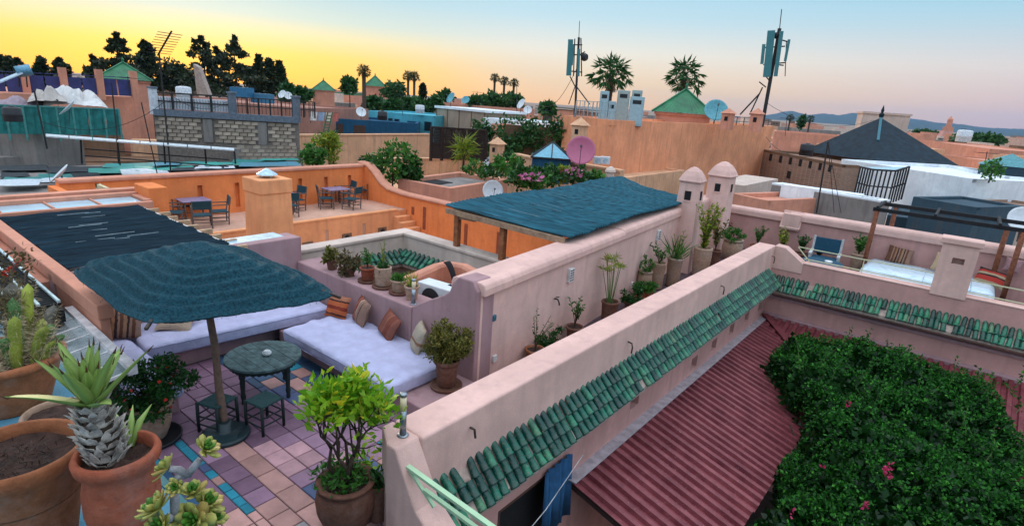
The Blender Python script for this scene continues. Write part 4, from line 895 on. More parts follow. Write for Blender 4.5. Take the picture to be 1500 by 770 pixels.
# ================================================================== FOREGROUND POTS ON THE PLATFORM
ZP = 2.5
def agave():
    p = P(170,655,2.95); t = thing('agave', 'agave with scaly dried trunk in a red terracotta urn', 'potted plant', (p.x,p.y,ZP))
    r, h = .128, .44; part('pot', MB().lathe(POTP['urn'](r,h)+[(r*.8,h*.6)], 40), TERRAR, t, smooth=True); z = h*.9
    m = MB(); vs = [(0,0,z+.012)]; N = 28
    for q in (.35,.7,1.0):
        for k in range(N): a = 6.2832*k/N; vs.append((r*.86*q*math.cos(a), r*.86*q*math.sin(a), z+random.uniform(-.012,.012)))
    fs = [(0,1+k,1+(k+1)%N) for k in range(N)]
    for j in range(2): fs += [(1+j*N+k,1+(j+1)*N+k,1+(j+1)*N+(k+1)%N,1+j*N+(k+1)%N) for k in range(N)]
    part('soil', m.add(vs, fs), SOIL, t, smooth=True)
    # dry leaf bases round the trunk; the trunk leans to -x
    ax = lambda s: Vector((-.035-.05*s, -.02-.01*s, z-.01+.19*s)); rad = lambda s: .034+.024*math.sin(math.pi*min(1,s*.85+.15))
    part('trunk_core', MB().tube([ax(s/6) for s in range(7)], [rad(s/6)*.85 for s in range(7)], 12), BARK, t, smooth=True)
    sm = simple('dry_agave_scale', (.50,.45,.40), .9, var=.6, scale=30, bstr=.7); n = 0
    rows = 9
    for i in range(rows):
        s = i/(rows-1); cnt = 11
        for k in range(cnt):
            a = 6.2832*(k+.5*(i%2))/cnt+random.uniform(-.1,.1); u = Vector((math.cos(a),math.sin(a),0)); w = Vector((-u.y,u.x,0)); c = ax(s)+u*rad(s)
            L, wd_ = .046*random.uniform(.7,1.3), .017*random.uniform(.85,1.2); o_ = .014
            A = [c-w*wd_, c+w*wd_, c+w*wd_*.8+u*o_+Vector((0,0,L*.6)), c-w*wd_*.8+u*o_+Vector((0,0,L*.6)), c+u*(o_*1.2+random.uniform(0,.02))+Vector((0,0,L))]
            B_ = [q-u*.008-Vector((0,0,.004)) for q in A]
            part('leaf_scar', MB().add(A+B_, [(0,1,2,3),(3,2,4),(6,5,8,7),(7,8,9),(0,5,6,1),(1,6,7,2),(3,8,5,0),(2,7,9,4),(4,9,8,3)]), sm, t)
    lm = leafmat('agave_leaf', (.15,.27,.06), (.33,.44,.11), None, .1, .4); le = simple('agave_tip', (.08,.03,.01))
    top = ax(1.0); Rn = random.Random(5)
    for k in range(20):
        a = k*2.39996; el = (.62 if k < 3 else .72)+.76*(k/20.)**.9; L = (.27 if k < 9 else .23)*Rn.uniform(.8,1.15); d = Vector((math.cos(a)*math.cos(el), math.sin(a)*math.cos(el), math.sin(el))); w = d.cross(Vector((0,0,1))).normalized(); nn = w.cross(d).normalized()
        vs = []; fs = []; M_ = 9
        for i in range(M_):
            s = i/(M_-1); wd_ = (.017+.012*math.sin(min(1,s*1.5)*math.pi*.5))*(1-s**2.6)+.0008; bend = -.05*s*s*(1 if el < .8 else .2)
            c = top+d*(L*s)+Vector((0,0,bend))+u*0; ch_ = .010*(1-s)+.002
            vs += [c-w*wd_+nn*ch_*1.4, c-nn*ch_*.6, c+w*wd_+nn*ch_*1.4, c+nn*ch_*.5]
        for i in range(M_-1):
            o = 4*i
            for j in range(4): fs.append((o+j, o+4+j, o+4+(j+1)%4, o+(j+1)%4))
        fs.append((0,1,2,3)); tip = top+d*(L*1.0)+Vector((0,0,-.05*(1 if el < .8 else .2)))
        lf = part('leaf', MB().add(vs, fs), lm, t, smooth=True); part('tip_spine', MB().tube([tip-d*.012, tip+d*.018], [.004,.0008], 5), le, lf)
    for k in range(3):
        a = 2.2+k*.5; part('leaf', MB().tube([Vector((-.06,.06,z)), Vector((-.06+.06*math.cos(a),.06+.06*math.sin(a),z+.07)), Vector((-.06+.13*math.cos(a),.06+.13*math.sin(a),z+.10))], [.010,.012,.001], 6), lm, t, smooth=True)
    t.rotation_euler = (0,0,0)
agave()
def cactus():
    p = P(55,515,2.92); t = thing('cactus_bowl', 'spiny columnar cacti in a wide weathered terracotta bowl', 'potted plant', (-3.62,.47,ZP)); r, h = .25, .29
    part('pot', MB().lathe(POTP['bowl'](r,h)+[(r*.8,h*.5)], 48), TERRA, t, smooth=True); z = h*.86
    m = MB(); N = 28; vs = [(0,0,z+.02)]
    for q in (.3,.65,1.0):
        for k in range(N): a = 6.2832*k/N; vs.append((r*.9*q*math.cos(a), r*.9*q*math.sin(a), z+random.uniform(-.015,.02)))
    fs = [(0,1+k,1+(k+1)%N) for k in range(N)]
    for j in range(2): fs += [(1+j*N+k,1+(j+1)*N+k,1+(j+1)*N+(k+1)%N,1+j*N+(k+1)%N) for k in range(N)]
    part('soil', m.add(vs, fs), SOIL, t, smooth=True)
    cy = simple('yellow_green_cactus', (.26,.30,.035), .7, var=.35, scale=7); cg = simple('green_cactus', (.06,.16,.04), .7, var=.35, scale=9); cr = simple('grey_cactus', (.13,.12,.10), .85, var=.4, scale=9)
    spm = simple('cactus_spine', (.52,.40,.24), .7)
    # (x, y, height, radius, lean x, lean y, material)
    S = [(.22,.05,.42,.045,.03,.02,cy),(.05,.10,.46,.046,-.10,.03,cg),(-.05,-.02,.36,.050,-.12,-.03,cy),(.15,.22,.30,.042,.05,.06,cg),(-.10,.20,.52,.044,-.06,.05,cy),(.28,.20,.22,.036,.06,.05,cy),(.05,-.20,.24,.05,.0,-.05,cg),(-.2,-.12,.40,.05,-.10,-.05,cr),(-.25,.12,.5,.055,-.08,.05,cr),(.18,-.22,.26,.045,.05,-.1,cy),(.30,-.10,.16,.042,.03,-.04,cg),(-.12,-.28,.3,.05,-.04,-.08,cy),(-.02,.28,.36,.045,-.02,.08,cr),(.10,-.08,.5,.045,.02,.0,cr)]
    sp, sd = [], []
    S = [(x*.62,y*.62,H_*.72,R_*.62,lx*.9,ly*.9,mt) for x,y,H_,R_,lx,ly,mt in S]+[(.10,.02,.20,.027,.05,-.02,cg),(.02,.14,.2,.028,-.04,.05,cy),(-.02,-.1,.24,.027,-.06,0,cy),(.16,.10,.24,.028,.06,.05,cy),(.12,.16,.16,.026,.05,.06,cg)]
    for x, y, H_, R_, lx, ly, mt in S:
        nr = 12; rows = 12; vs = []; fs = []
        for i in range(rows+1):
            s = i/rows; rr = R_*(.75+.25*min(1,s*4)) if s < .85 else R_*math.sqrt(max(0,1-((s-.85)/.15)**2)) ; c = Vector((x+lx*s*s, y+ly*s*s, z-.02+H_*s))
            for k in range(nr*2): a = math.pi*k/nr; q = rr*(1.0 if k % 2 == 0 else .80); pt = c+Vector((math.cos(a)*q, math.sin(a)*q, 0)); vs.append(pt)
            if s < .99:
                for k in range(0, nr*2, 2):
                    a = math.pi*k/nr
                    for _ in range(4): sp.append(tuple(c+Vector((math.cos(a)*rr,math.sin(a)*rr,random.uniform(-.012,.012)))) ); sd.append((math.cos(a)*1.3+random.gauss(0,.5), math.sin(a)*1.3+random.gauss(0,.5), random.gauss(.1,.6)))
        W_ = nr*2
        for i in range(rows): fs += [(i*W_+k,i*W_+(k+1)%W_,(i+1)*W_+(k+1)%W_,(i+1)*W_+k) for k in range(W_)]
        part('cactus_column', MB().add(vs, fs), mt, t, smooth=True)
    part('spines', am('spines', leaves(np.array(sp), .030, 0, .04, dirs=sd), spm), None, t, kind='stuff')
    part('dead_growth', am('dead_growth', leaves(blobpts(1500, (-.10,.05,z+.2), (.14,.18,.14), .2, 14, .35), .05, .2, .08), LF['dry']), None, t)
cactus()
def fgpots():
    p = P(42,655,2.9); t = potted('big round terracotta pot of bare dry soil in front of the agave', (p.x-.02,p.y-.03,ZP), .20, .40, 'bowl', TERRA, name='plant_pot', cat='plant pot', n=48, soil=.88); z = ztop(t)
    part('dry_weeds', am('dry_weeds', leaves(blobpts(220,(.02,.02,z+.015),(.13,.13,.02),.1), .03, .3, .12), leafmat('withered_stalk', (.02,.012,.01), (.06,.035,.02))), None, t, kind='stuff')
    p = P(85,600,2.72); t = potted('small pale clay bowl of soil tucked between cactus bowl and agave', (p.x-.03,p.y+.0,ZP), .13, .20, 'bowl', TERRAP, name='plant_pot', cat='plant pot', n=36, soil=.88); ztop(t)
fgpots()
def aeonium():
    dist = 1.42; b = D(262,770,dist); t = thing('aeonium', 'branching grey stemmed succulent with yellow green leaf rosettes beside the agave urn', 'potted plant', (b.x,b.y,ZP))
    part('pot', MB().lathe(POTP['bucket'](.12,.26), 28), TERRA, t, smooth=True); part('soil', MB().lathe([(.1,.2),(.104,.235),(.01,.24)], 20), SOIL, t)
    sm = simple('grey_succulent_stem', (.30,.29,.30), .8, var=.3, scale=30, bstr=.5)
    q = lambda x, y, dd=0.: D(x, y, dist+dd)-Vector((b.x,b.y,ZP))
    base = Vector((0,0,.22)); m = lambda pts, r0, r1: MB().tube([Vector(v) for v in pts], [r0+(r1-r0)*i/(len(pts)-1) for i in range(len(pts))], 9)
    trunk = [base, q(258,772), q(256,735), q(257,705)]
    part('stem', m(trunk, .013, .010), sm, t, smooth=True)
    for pts in ([q(257,705),q(262,696),q(274,696)],[q(274,696),q(285,682),q(293,672)],[q(274,696),q(262,687),q(248,686)],[q(257,712),q(256,709,-.03)],[q(255,760),q(272,765,.02),q(280,755,.03)],[q(255,762),q(246,756,-.03)],[q(272,760,.02),q(290,740,.04)]): part('stem', m(pts, .010, .008), sm, t, smooth=True)
    lm = leafmat('aeonium_leaf', (.27,.30,.06), (.46,.42,.11), (.48,.28,.08), .12, .45); cm = leafmat('aeonium_heart', (.05,.16,.02), (.10,.26,.03), None, .1)
    def rosette(c, ax, R_, n=20, heart=True):
        ax = ax.normalized(); u = ax.orthogonal().normalized(); v = ax.cross(u); m_ = MB(); m2 = MB(); c = c+Vector((0,0,0))
        for k in range(n):
            a = k*2.39996; s = k/n; el = .15+1.15*s; L = R_*(1.0-.55*s); d = (u*math.cos(a)+v*math.sin(a))*math.cos(el)+ax*math.sin(el); w = ax.cross(d).normalized(); nn = d.cross(w)
            vs = []; fs = []
            for i, (f, ww, lift) in enumerate(((0,.10,0),(.35,.22,-.02),(.7,.30,.0),(.9,.22,.05),(1.0,.02,.09))):
                p_ = c+d*(L*f)+ax*(lift*R_); vs += [p_-w*(L*ww)+nn*.0, p_-nn*(.05*R_), p_+w*(L*ww), p_+nn*(.045*R_)]
            for i in range(4):
                for j in range(4): fs.append((4*i+j,4*i+4+j,4*i+4+(j+1)%4,4*i+(j+1)%4))
            (m2 if heart and k > n*.6 else m_).add(vs, fs)
        r_ = part('rosette', m_, lm, t, smooth=True)
        if heart: part('rosette_heart', m2, cm, r_, smooth=True)
    cr = (Vector((0,0,CAMZ-ZP))-Vector((b.x,b.y,0))).normalized()   # towards open light, up the slope
    up = Vector((0,0,1))
    for x, y, dd, R_, ax in ((300,658,.0,.034,Vector((.5,.5,.8))),(245,686,.0,.033,Vector((-.6,-.4,.4))),(258,712,-.04,.022,Vector((.6,-.7,.6))),(283,722,.03,.036,up),(302,738,.04,.040,Vector((.4,.4,.8))),(285,762,-.03,.050,Vector((.55,-.6,.6))),(232,745,-.02,.048,Vector((-.5,-.5,.8))),(238,770,-.04,.040,Vector((.1,-.8,.7))),(312,758,.05,.034,Vector((.7,.2,.6)))):
        rosette(q(x, y, dd), ax, R_*1.2, 22, R_ > .02)
aeonium()
# ================================================================== ANNEX WITH REED ROOF, SKYLIGHT, TRELLIS
REED = matmat('dark_blue_reed', (.001,.005,.010), (.006,.032,.052), (.002,.013,.023), (16,.7,6))
REED2 = matmat('bright_blue_reed', (.002,.026,.042), (.018,.135,.19), (.008,.065,.09), (.8,13,6))
def reed_roof(parent, fn, nu, nv, mat, name='reed_mat', amp=.012, solid=.02):
    """fn(u, v) -> point; reeds run along v, one fold per reed across u"""
    vs = []; fs = []
    for i in range(nu*2+1):
        for j in range(nv+1):
            p = fn(i/(nu*2), j/nv); vs.append((p[0], p[1], p[2]+(amp if i % 2 else 0)*random.uniform(.5,1.3)+mnoise.noise(Vector((i*.11,j*.5,2)))*.03))
    for i in range(nu*2):
        for j in range(nv): fs.append((i*(nv+1)+j,(i+1)*(nv+1)+j,(i+1)*(nv+1)+j+1,i*(nv+1)+j+1))
    o = part(name, MB().add(vs, fs), mat, parent, True); s = o.modifiers.new('s','SOLIDIFY'); s.thickness = solid; return o
def annex():
    t = thing('reed_roof_annex', 'low building with dark blue reed mat roof behind the parasol', 'building', (-12,3,-8))
    part('wall', MB().box(-13.9,-9.80,1.72,4.35,-8,1.30), SALMON, t, True)
    part('edge_beam', MB().box(-13.9,-7.70,1.90,2.07,1.34,1.53), SALMON, t, True, bevel=.015); part('edge_wall', MB().box(-9.78,-7.75,1.93,2.03,.8,1.34), SALMON, t, True)
    reed_roof(t, lambda u, v: (-13.75+4.1*u, 2.08+2.3*v+.02*math.sin(u*40), 1.50), 60, 10, REED, amp=.022)
    bm = simple('pale_beam_wood', (.50,.32,.19), .8)
    for k in range(9): x = -13.4+k*.48; part('beam', MB().bar((x,2.2,1.42),(x-.02,4.66+.05*(k%2),1.42),.07,.09), bm, t, True)
    part('fascia', MB().bar((-13.75,4.40,1.46),(-9.65,4.40,1.46),.03,.07), simple('white_batten', (.6,.55,.5)), t, True)
    st = simple('pale_stick', (.26,.32,.35), .7)
    for k in range(11):
        x = random.uniform(-13.4,-9.9); y = random.uniform(2.3,3.5); part('loose_reed', MB().bar((x,y,1.515),(x+.02,y+random.uniform(.25,.6),1.52),.010,.012), st, t, True)
    s = thing('roof_skylight', 'long three pane skylight with orange plaster frame beyond the dark reed roof', 'skylight', (-14.4,3.5,.5))
    part('frame', MB().box(-14.95,-14.80,2.1,4.75,.3,1.60).box(-14.02,-13.9,2.1,4.75,.3,1.53).box(-14.80,-14.02,2.1,2.2,.3,1.56).box(-14.80,-14.02,4.62,4.75,.3,1.56), SALMON, s, True, bevel=.01)
    bl = simple('pale_blue_glass', (.42,.62,.72), .12, var=.15, scale=2, bstr=0, spec=.6)
    for k in range(3): part('pane', MB().box(-14.79,-14.03,2.22+k*.80,2.98+k*.80,1.49,1.51), bl, s, True)
    for k in (1,2): part('glazing_bar', MB().box(-14.80,-14.02,2.19+k*.80-.0,2.22+k*.80,1.50,1.54), SALMON, s, True)
    part('end_block', MB().box(-15.0,-14.15,4.75,5.15,.0,1.78), ORANGE, s, True, bevel=.02)
    m = thing('annex_mass', 'plain orange roof block carrying the long skylight', 'building', (-14.6,3.4,-8)); part('wall', MB().box(-15.4,-13.92,.5,5.3,-8,.9), SALMON, m, True); part('coping', MB().box(-15.45,-15.2,.5,5.3,.9,1.62), SALMON, m, True)
    w = thing('trellis_roof', 'flat dark trellis with pale rails alongside the salmon beam behind the cacti', 'trellis', (-10.3,1.5,0)); rl = simple('pale_rail_paint', (.50,.62,.62), .6); dk = simple('black_slat', (.008,.009,.01), .8)
    for k in range(6): part('rail', MB().bar((-12.1,1.70-.2*k,1.44),(-8.4,1.70-.2*k,1.44),.03,.03), rl, w, True)
    for k in range(46): part('slat', MB().bar((-12.05+k*.08,.60,1.40),(-12.05+k*.08,1.72,1.40),.045,.02), dk, w, True)
    part('support', MB().box(-12.2,-8.3,.55,.65,-1,1.38).box(-12.2,-8.3,1.55,1.65,-1,1.38), dk, w, True)
    part('dark_deck', MB().box(-12.2,-8.3,.5,1.72,1.2,1.36), dk, w, True)
    e = thing('annex_end_wall', 'salmon pink plaster wall rising behind the dark trellis', 'wall', (-13,1.2,-8)); part('wall', MB().box(-13.9,-12.15,.2,1.73,-8,1.48), SALMON, e, True, bevel=.02)
    # roses over the trellis
    rz = thing('climbing_rose', 'thorny climbing rose with few red blooms over the dark trellis', 'plant', (-8.9,1.4,1.4)); mb = MB(); pts = []
    for k in range(7):
        a = Vector((-.3+.1*k,-.6+.1*k,.1)); b_ = a+Vector((random.uniform(-1.,-.2),random.uniform(.2,.6),random.uniform(.1,.4))); mb.tube([a, a.lerp(b_,.5)+Vector((0,0,.15)), b_], [.012,.01,.005], 5)
        for j in range(40): pts.append(tuple(a.lerp(b_, random.random())+Vector(rng.normal(size=3)*.07)+Vector((0,0,.08))))
    part('stems', mb, BARK, rz); part('foliage', am('foliage', leaves(np.array(pts), .07, .2, .5), LF['dry']), None, rz)
    for k in range(4): part('bloom', am('bloom', leaves(blobpts(26,(-.4-.25*k,.1*(k%3),.22),(.045,.045,.045),.3), .05, .3, .9), LF['red']), None, rz)
annex()
# ================================================================== SMALL PATIO WITH TILED EAVE
def patio():
    t = thing('small_patio', 'small sunken patio ringed by a cream parapet with inner green tile eave', 'courtyard', (-8.6,7.5,-8))
    part('wall', face_wall(MB(), (-10.20,5.95), (-10.20,8.75), -5, .92, .30)  , CREAM, t, True)
    part('wall', face_wall(MB(), (-10.20,8.75), (-5.9,8.75), -5, .92, .30), CREAM, t, True)
    part('wall', MB().box(-6.2,-5.9,6.2,8.7,-5,.4), CREAM, t, True)
    part('coping', MB().box(-10.55,-10.17,5.95,9.1,.92,1.0), CREAM, t, True, bevel=.02); part('coping', MB().box(-10.17,-5.9,8.72,9.1,.92,1.0), CREAM, t, True, bevel=.02)
    tile_eave(t, (-10.20,6.1), (-10.20,8.72), .56, .22, .26, pitch=.15, rad=.066, seg=2, seed=3)
    tile_eave(t, (-10.15,8.75), (-6.1,8.75), .56, .22, .26, pitch=.15, rad=.066, seg=2, seed=4)
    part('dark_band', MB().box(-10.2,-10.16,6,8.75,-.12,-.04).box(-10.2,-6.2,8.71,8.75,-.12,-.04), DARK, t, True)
    part('floor', MB().box(-10.2,-6.2,6.1,8.75,-5,-4.9), MATS['courtyard_paving'], t, True)
    w = thing('curved_parapet', 'low rounded salmon parapet around a stair head behind the pot ledge', 'wall', (-7,7,-3))
    pts = [(-7.30,6.14),(-7.38,6.6),(-7.58,7.30),(-7.60,7.62),(-7.25,7.78),(-6.85,7.66),(-6.75,7.45)]
    def rib(pts, z0, z1, th):
        m = MB(); n = len(pts); vs = []; 
        for i, p in enumerate(pts):
            a = Vector(pts[max(0,i-1)]); b = Vector(pts[min(n-1,i+1)]); d = (b-a).normalized(); r = Vector((d.y,-d.x)); p = Vector(p)
            for o, z in ((-th/2,z0),(-th/2,z1-.06),(-th*.3,z1),(th*.3,z1),(th/2,z1-.06),(th/2,z0)): vs.append((p.x+r.x*o,p.y+r.y*o,z))
        fs = [(i*6+k,(i+1)*6+k,(i+1)*6+(k+1)%6,i*6+(k+1)%6) for i in range(n-1) for k in range(6)]+[tuple(range(6)), tuple(range(6*n-1,6*n-7,-1))]
        return m.add(vs, fs)
    part('wall', rib(pts, -3, 1.08, .22), SALMON, w, True, smooth=False, bevel=.02); part('knob', MB().lathe([(.24,-3),(.24,1.0),(.2,1.12),(.1,1.18),(.02,1.19)], 20, (-6.42,7.05,0)), SALMON, w, True, smooth=True)
    part('floor', MB().box(-7.4,-5.95,6.2,7.7,-3,.62), SALMON, w, True)
    c = thing('draped_cloth', 'black cloth strip hanging over the rounded salmon parapet', 'cloth', (-7.2,7.4,1.0)); mb = MB(); vs = []
    for i in range(10):
        s = i/9; c0 = Vector((-7.42+.42*s,7.45-.12*s,1.13-.02*s-.46*s*s)); vs += [c0+Vector((-.02,-.06*(1-.4*s),0)), c0+Vector((.02,.06*(1-.4*s),.01))]
    part('cloth', mb.add(vs, [(2*i,2*i+1,2*i+3,2*i+2) for i in range(9)]), simple('black_cloth', (.008,.008,.01), .9), c, True, smooth=True).modifiers.new('s','SOLIDIFY').thickness = .02
    wm = simple('white_metal', (.66,.68,.70), .45, var=.06, bstr=0); gr = simple('dark_grille', (.03,.03,.035), .6)
    for lab, (x, y, z, rz) in (('white air conditioner box with dark grille behind the ledge lamp', (-6.55,6.42,.62,.1)), ('white air conditioner box on the stair head roof beside the pink wall wing', (-6.08,6.62,.62,.0))):
        a = thing('air_conditioner', lab, 'air conditioner', (x,y,z), rz); part('case', MB().box(-.36,.36,-.15,.15,0,.52), wm, a, bevel=.015)
        g = part('fan_grille', MB().lathe([(.20,0),(.2,.012),(.03,.014)], 24, (0,0,0)), gr, a); g.rotation_euler = (math.pi/2,0,0); g.location = (-.05,-.15,.27)
        for j in range(4): part('slat', MB().box(.18,.33,-.158,-.15,.10+.09*j,.13+.09*j), gr, a)
patio()
# ================================================================== REED PERGOLA BEHIND THE WALL
def pergola2():
    Z = 1.86; a, b, c, d = P(653,301,Z), P(909,260,Z), P(1000,290,Z), P(836,347,Z); c = d+(b-a)*((c-d).length/(b-a).length)
    t = thing('reed_pergola', 'timber pergola roofed with bright blue reed mat behind the pale pink wall', 'pergola', (-7,11,0))
    reed_roof(t, lambda u, v: (lambda p: (p.x,p.y,Z+.03*math.sin(u*9+v*4)-.05*math.sin(math.pi*v)))((a.lerp(b,u)).lerp(d.lerp(c,u), v)), 70, 12, REED2, amp=.03, solid=.03)
    wd_ = simple('pergola_timber', (.30,.11,.045), .8, var=.35, scale=10, bstr=.4); w2_ = simple('pergola_beam_grey', (.34,.22,.14), .8, var=.3, scale=10)
    part('front_beam', MB().bar(a+Vector((.05,-.02,-.10)), d+Vector((-.12,-.02,-.10)), .06,.11), w2_, t, True)
    for k in range(6): p = a.lerp(b,(k+.2)/6); q = p.lerp(d.lerp(c,(k+.2)/6), .9); part('cross_beam', MB().bar(p-Vector((0,0,.1)), q-Vector((0,0,.1)), .06,.10), w2_, t, True)
    p0 = P(662,384,.75); dirn = (d-a).normalized()
    for f in (.10,.50): p = a.lerp(d,f)+Vector((0,.06,0)); part('post', MB().box(p.x-.06,p.x+.06,p.y-.06,p.y+.06,-1.6,Z-.15), wd_, t, True, bevel=.01)
    for f in (.06,): p = b.lerp(c,f); part('post', MB().box(p.x-.07,p.x+.07,p.y-.07,p.y+.07,-1.6,Z-.15), wd_, t, True)
    part('bracket', MB().bar(a.lerp(d,.10)+Vector((0,.06,-.20)), a.lerp(d,.26)+Vector((0,.06,-.17)), .07,.07), w2_, t, True)
    for k in range(12): u, v = random.random()*.95, random.random()*.6; p = (a.lerp(b,u)).lerp(d.lerp(c,u),v); q = (a.lerp(b,u)).lerp(d.lerp(c,u),v+random.uniform(.15,.35)); part('batten', MB().bar(p+Vector((0,0,.02)), q+Vector((0,0,.02)), .012,.012), simple('pale_cane', (.10,.19,.23)), t, True)
pergola2()
# ================================================================== ORANGE ROOF TERRACE
def orange_terrace():
    t = thing('orange_roof_terrace', 'two level orange plastered roof terrace with slotted parapets', 'building', (-18,11,-8))
    fm = plaster('pinkish_roof_floor', (.62,.36,.26), (.4,.22,.17), .4)
    part('floor', MB().box(-20.9,-17.8,4.6,15.6,-8,-.42), fm, t, True)
    part('floor', MB().box(-17.8,-10.56,5.4,15.4,-8,-1.75), fm, t, True)
    part('curb', MB().box(-17.98,-17.76,4.6,14.95,-.44,-.36), ORANGE2, t, True, bevel=.02)
    ops = []
    for y, z0, z1 in ((11.64,-1.36,-.79),(13.28,-1.30,-.75),(9.9,-1.36,-.8)): ops.append((y-4.6-.07, y-4.6+.07, z0, z1, .12))
    part('lower_wall', face_wall(MB(), (-17.78,4.6), (-17.78,15.4), -1.75, -.42, .02, ops, .1), ORANGE2, t, True)
    for y, z in ((10.84,-1.28),(12.48,-1.20),(14.15,-1.18)):
        f = part('grille_window', MB().box(-17.785,-17.74,y-.2,y+.2,z-.16,z+.16), simple('carved_grille', (.20,.11,.07)), t, True)
        part('opening', MB().lathe([(.11,0),(.11,.01),(.02,.012)], 12, (-17.74,y,z), tilt=Matrix.Rotation(math.pi/2,3,'Y')), DARK, f, True)
    sl = []
    for y in (7.21,8.52,9.81,11.1,12.33,13.5,14.65): sl.append((y-4.6-.085, y-4.6+.085, -.24, .66, .14))
    part('parapet', face_wall(MB(), (-20.6,4.6), (-20.6,15.4), -.42, 1.0, .32, sl, .14), ORANGE, t, True)
    # coping, the whole wall leans a little higher to the right
    part('coping', MB().xprism(capprof(-.36,.05,.98,1.10,.05), (-20.6,4.6), (-20.6,15.45)), SALMON, t, True, bevel=.015)
    # side wall with sweeping top
    prof = [(-20.95,1.10),(-20.4,1.06),(-19.95,.80),(-19.5,.42),(-19.0,.22),(-18,.14),(-16,.14),(-10.6,.12),(-8.0,.12),(-8.0,-1.75),(-20.95,-1.75)]
    n = len(prof); F = [(x,15.40,z) for x,z in prof]; K = [(x,15.72,z) for x,z in prof]
    m = MB().add(F+K, [tuple(range(n)), tuple(range(2*n-1,n-1,-1))]+[(i,n+i,n+(i+1)%n,(i+1)%n) for i in range(n)]); part('side_wall', m, ORANGE, t, True, bevel=.02)
    pts = [(x,z) for x,z in prof[:9]]; vs = []
    for x, z in pts:
        for y, dz in ((15.34,-.02),(15.34,.05),(15.44,.10),(15.70,.10),(15.78,.05),(15.78,-.02)): vs.append((x,y,z+dz))
    fs = [(i*6+k,(i+1)*6+k,(i+1)*6+(k+1)%6,i*6+(k+1)%6) for i in range(len(pts)-1) for k in range(6)]; part('side_coping', MB().add(vs, fs), SALMON, t, True, smooth=True)
    for px, py0, py1 in ((605,303,314),(622,303,336),(683,328,360),(731,340,375)):
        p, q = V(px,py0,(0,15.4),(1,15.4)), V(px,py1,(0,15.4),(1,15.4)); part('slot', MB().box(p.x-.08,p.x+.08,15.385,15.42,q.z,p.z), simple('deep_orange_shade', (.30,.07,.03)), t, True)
    for k in range(6): part('step', MB().box(-17.78+.30*k,-17.48+.30*k,14.70,15.39,-1.74,-.62-.19*k), ORANGE2, t, True, bevel=.02)
    part('end_wall', MB().box(-20.9,-17.8,4.4,4.6,-8,.9), ORANGE, t, True)
    p = thing('roof_chimney', 'square orange plaster chimney with blue metal hood on the lower roof', 'chimney', (-15.4,8.2,-1.75))
    m = MB().add([(-.52,-.52,0),(.52,-.52,0),(.52,.52,0),(-.52,.52,0),(-.45,-.45,3.35),(.45,-.45,3.35),(.45,.45,3.35),(-.45,.45,3.35)],[(3,2,1,0),(4,5,6,7),(0,1,5,4),(1,2,6,5),(2,3,7,6),(3,0,4,7)])
    part('shaft', m, ORANGE2, p, bevel=.03); part('crown', MB().box(-.49,.49,-.49,.49,3.0,3.40), ORANGE2, p, bevel=.03)
    part('hood', MB().lathe([(.30,3.48),(.29,3.50),(.12,3.60),(.02,3.66)], 8), simple('pale_blue_metal', (.45,.62,.70), .35, .3), p); 
    for k in range(4): part('hood_leg', MB().bar((.2*math.cos(k*1.57),.2*math.sin(k*1.57),3.38),(.2*math.cos(k*1.57),.2*math.sin(k*1.57),3.5),.02), MATS['pale_blue_metal'], p)
    part('cable', MB().tube([(-.5,-.53,.9),(0,-.55,.75),(.45,-.54,1.05),(.54,0,1.3)], .015, 5), simple('grey_cable', (.06,.06,.06)), p)
    s = thing('purple_low_wall', 'short mauve wall with pale blue top in front of the orange chimney', 'wall', (-9.9,5,-2)); part('wall', MB().box(-10.15,-9.8,4.45,5.75,-2,1.42), MAUVE, s, True, bevel=.01); part('top_sheet', MB().box(-10.22,-9.78,4.42,5.5,1.42,1.445), simple('pale_blue_sheet', (.35,.5,.6), .4), s, True)
    x = thing('lattice_box', 'cream wooden lattice planter box at the corner of the orange parapet', 'planter', (-16.9,5.0,-.42)); cw = simple('cream_wood', (.58,.50,.30), .8)
    part('frame', MB().box(-17.3,-17.2,4.62,4.72,-.42,1.45).box(-16.5,-16.4,4.62,4.72,-.42,1.45).box(-16.5,-16.4,5.2,5.3,-.42,1.45).box(-17.3,-16.4,4.62,4.7,1.36,1.45).box(-16.48,-16.4,4.62,5.3,1.36,1.45), cw, x, True)
    for k in range(8): part('lath', MB().bar((-16.42,4.66+.08*k,.5),(-16.42,min(5.28,4.66+.08*k+.35),1.3),.02), cw, x, True); part('lath', MB().bar((-17.25+.1*k,4.64,.5),(-17.25+.1*k+.1,4.64,1.3),.02), cw, x, True)
orange_terrace()
# chairs and tables of the orange terrace
CW = simple('grey_chair_wood', (.13,.10,.09), .85, scale=20); CB = simple('teal_canvas', (.012,.055,.075), .9, scale=12)
def chair_proto():
    t = thing('garden_chair', 'x', 'chair', (0,0,0)); w, d = .27, .25
    for sx in (-1,1):
        part('leg', MB().tube([(sx*w,-d,0),(sx*w,-d,.66)], .022, 7), CW, t); part('leg', MB().tube([(sx*w,d,0),(sx*w,d+.02,.45),(sx*w,d+.09,.92)], .022, 7), CW, t)
        part('armrest', MB().bar((sx*w,-d-.04,.67),(sx*w,d+.06,.67),.045,.03), CW, t)
        for z in (.13,.26): part('stretcher', MB().tube([(sx*w,-d,z),(sx*w,d,z)], .014, 6), CW, t)
    for y in (-d,d): part('stretcher', MB().tube([(-w,y,.2),(w,y,.2)], .014, 6), CW, t)
    part('seat', MB().box(-w+.01,w-.01,-d,d,.40,.435), CB, t, bevel=.01); part('backrest', MB().obox((0,d+.075,.78), (2*w,.03,.28), 0, -.17), CB, t, bevel=.01)
    return t
chair0 = chair_proto(); _first = [True]
def chair(label, loc, rz):
    if _first[0]:
        _first[0] = False; chair0.location = loc; chair0.rotation_euler = (0,0,rz); chair0['label'] = label; return chair0
    return dup(chair0, loc, rz, label)
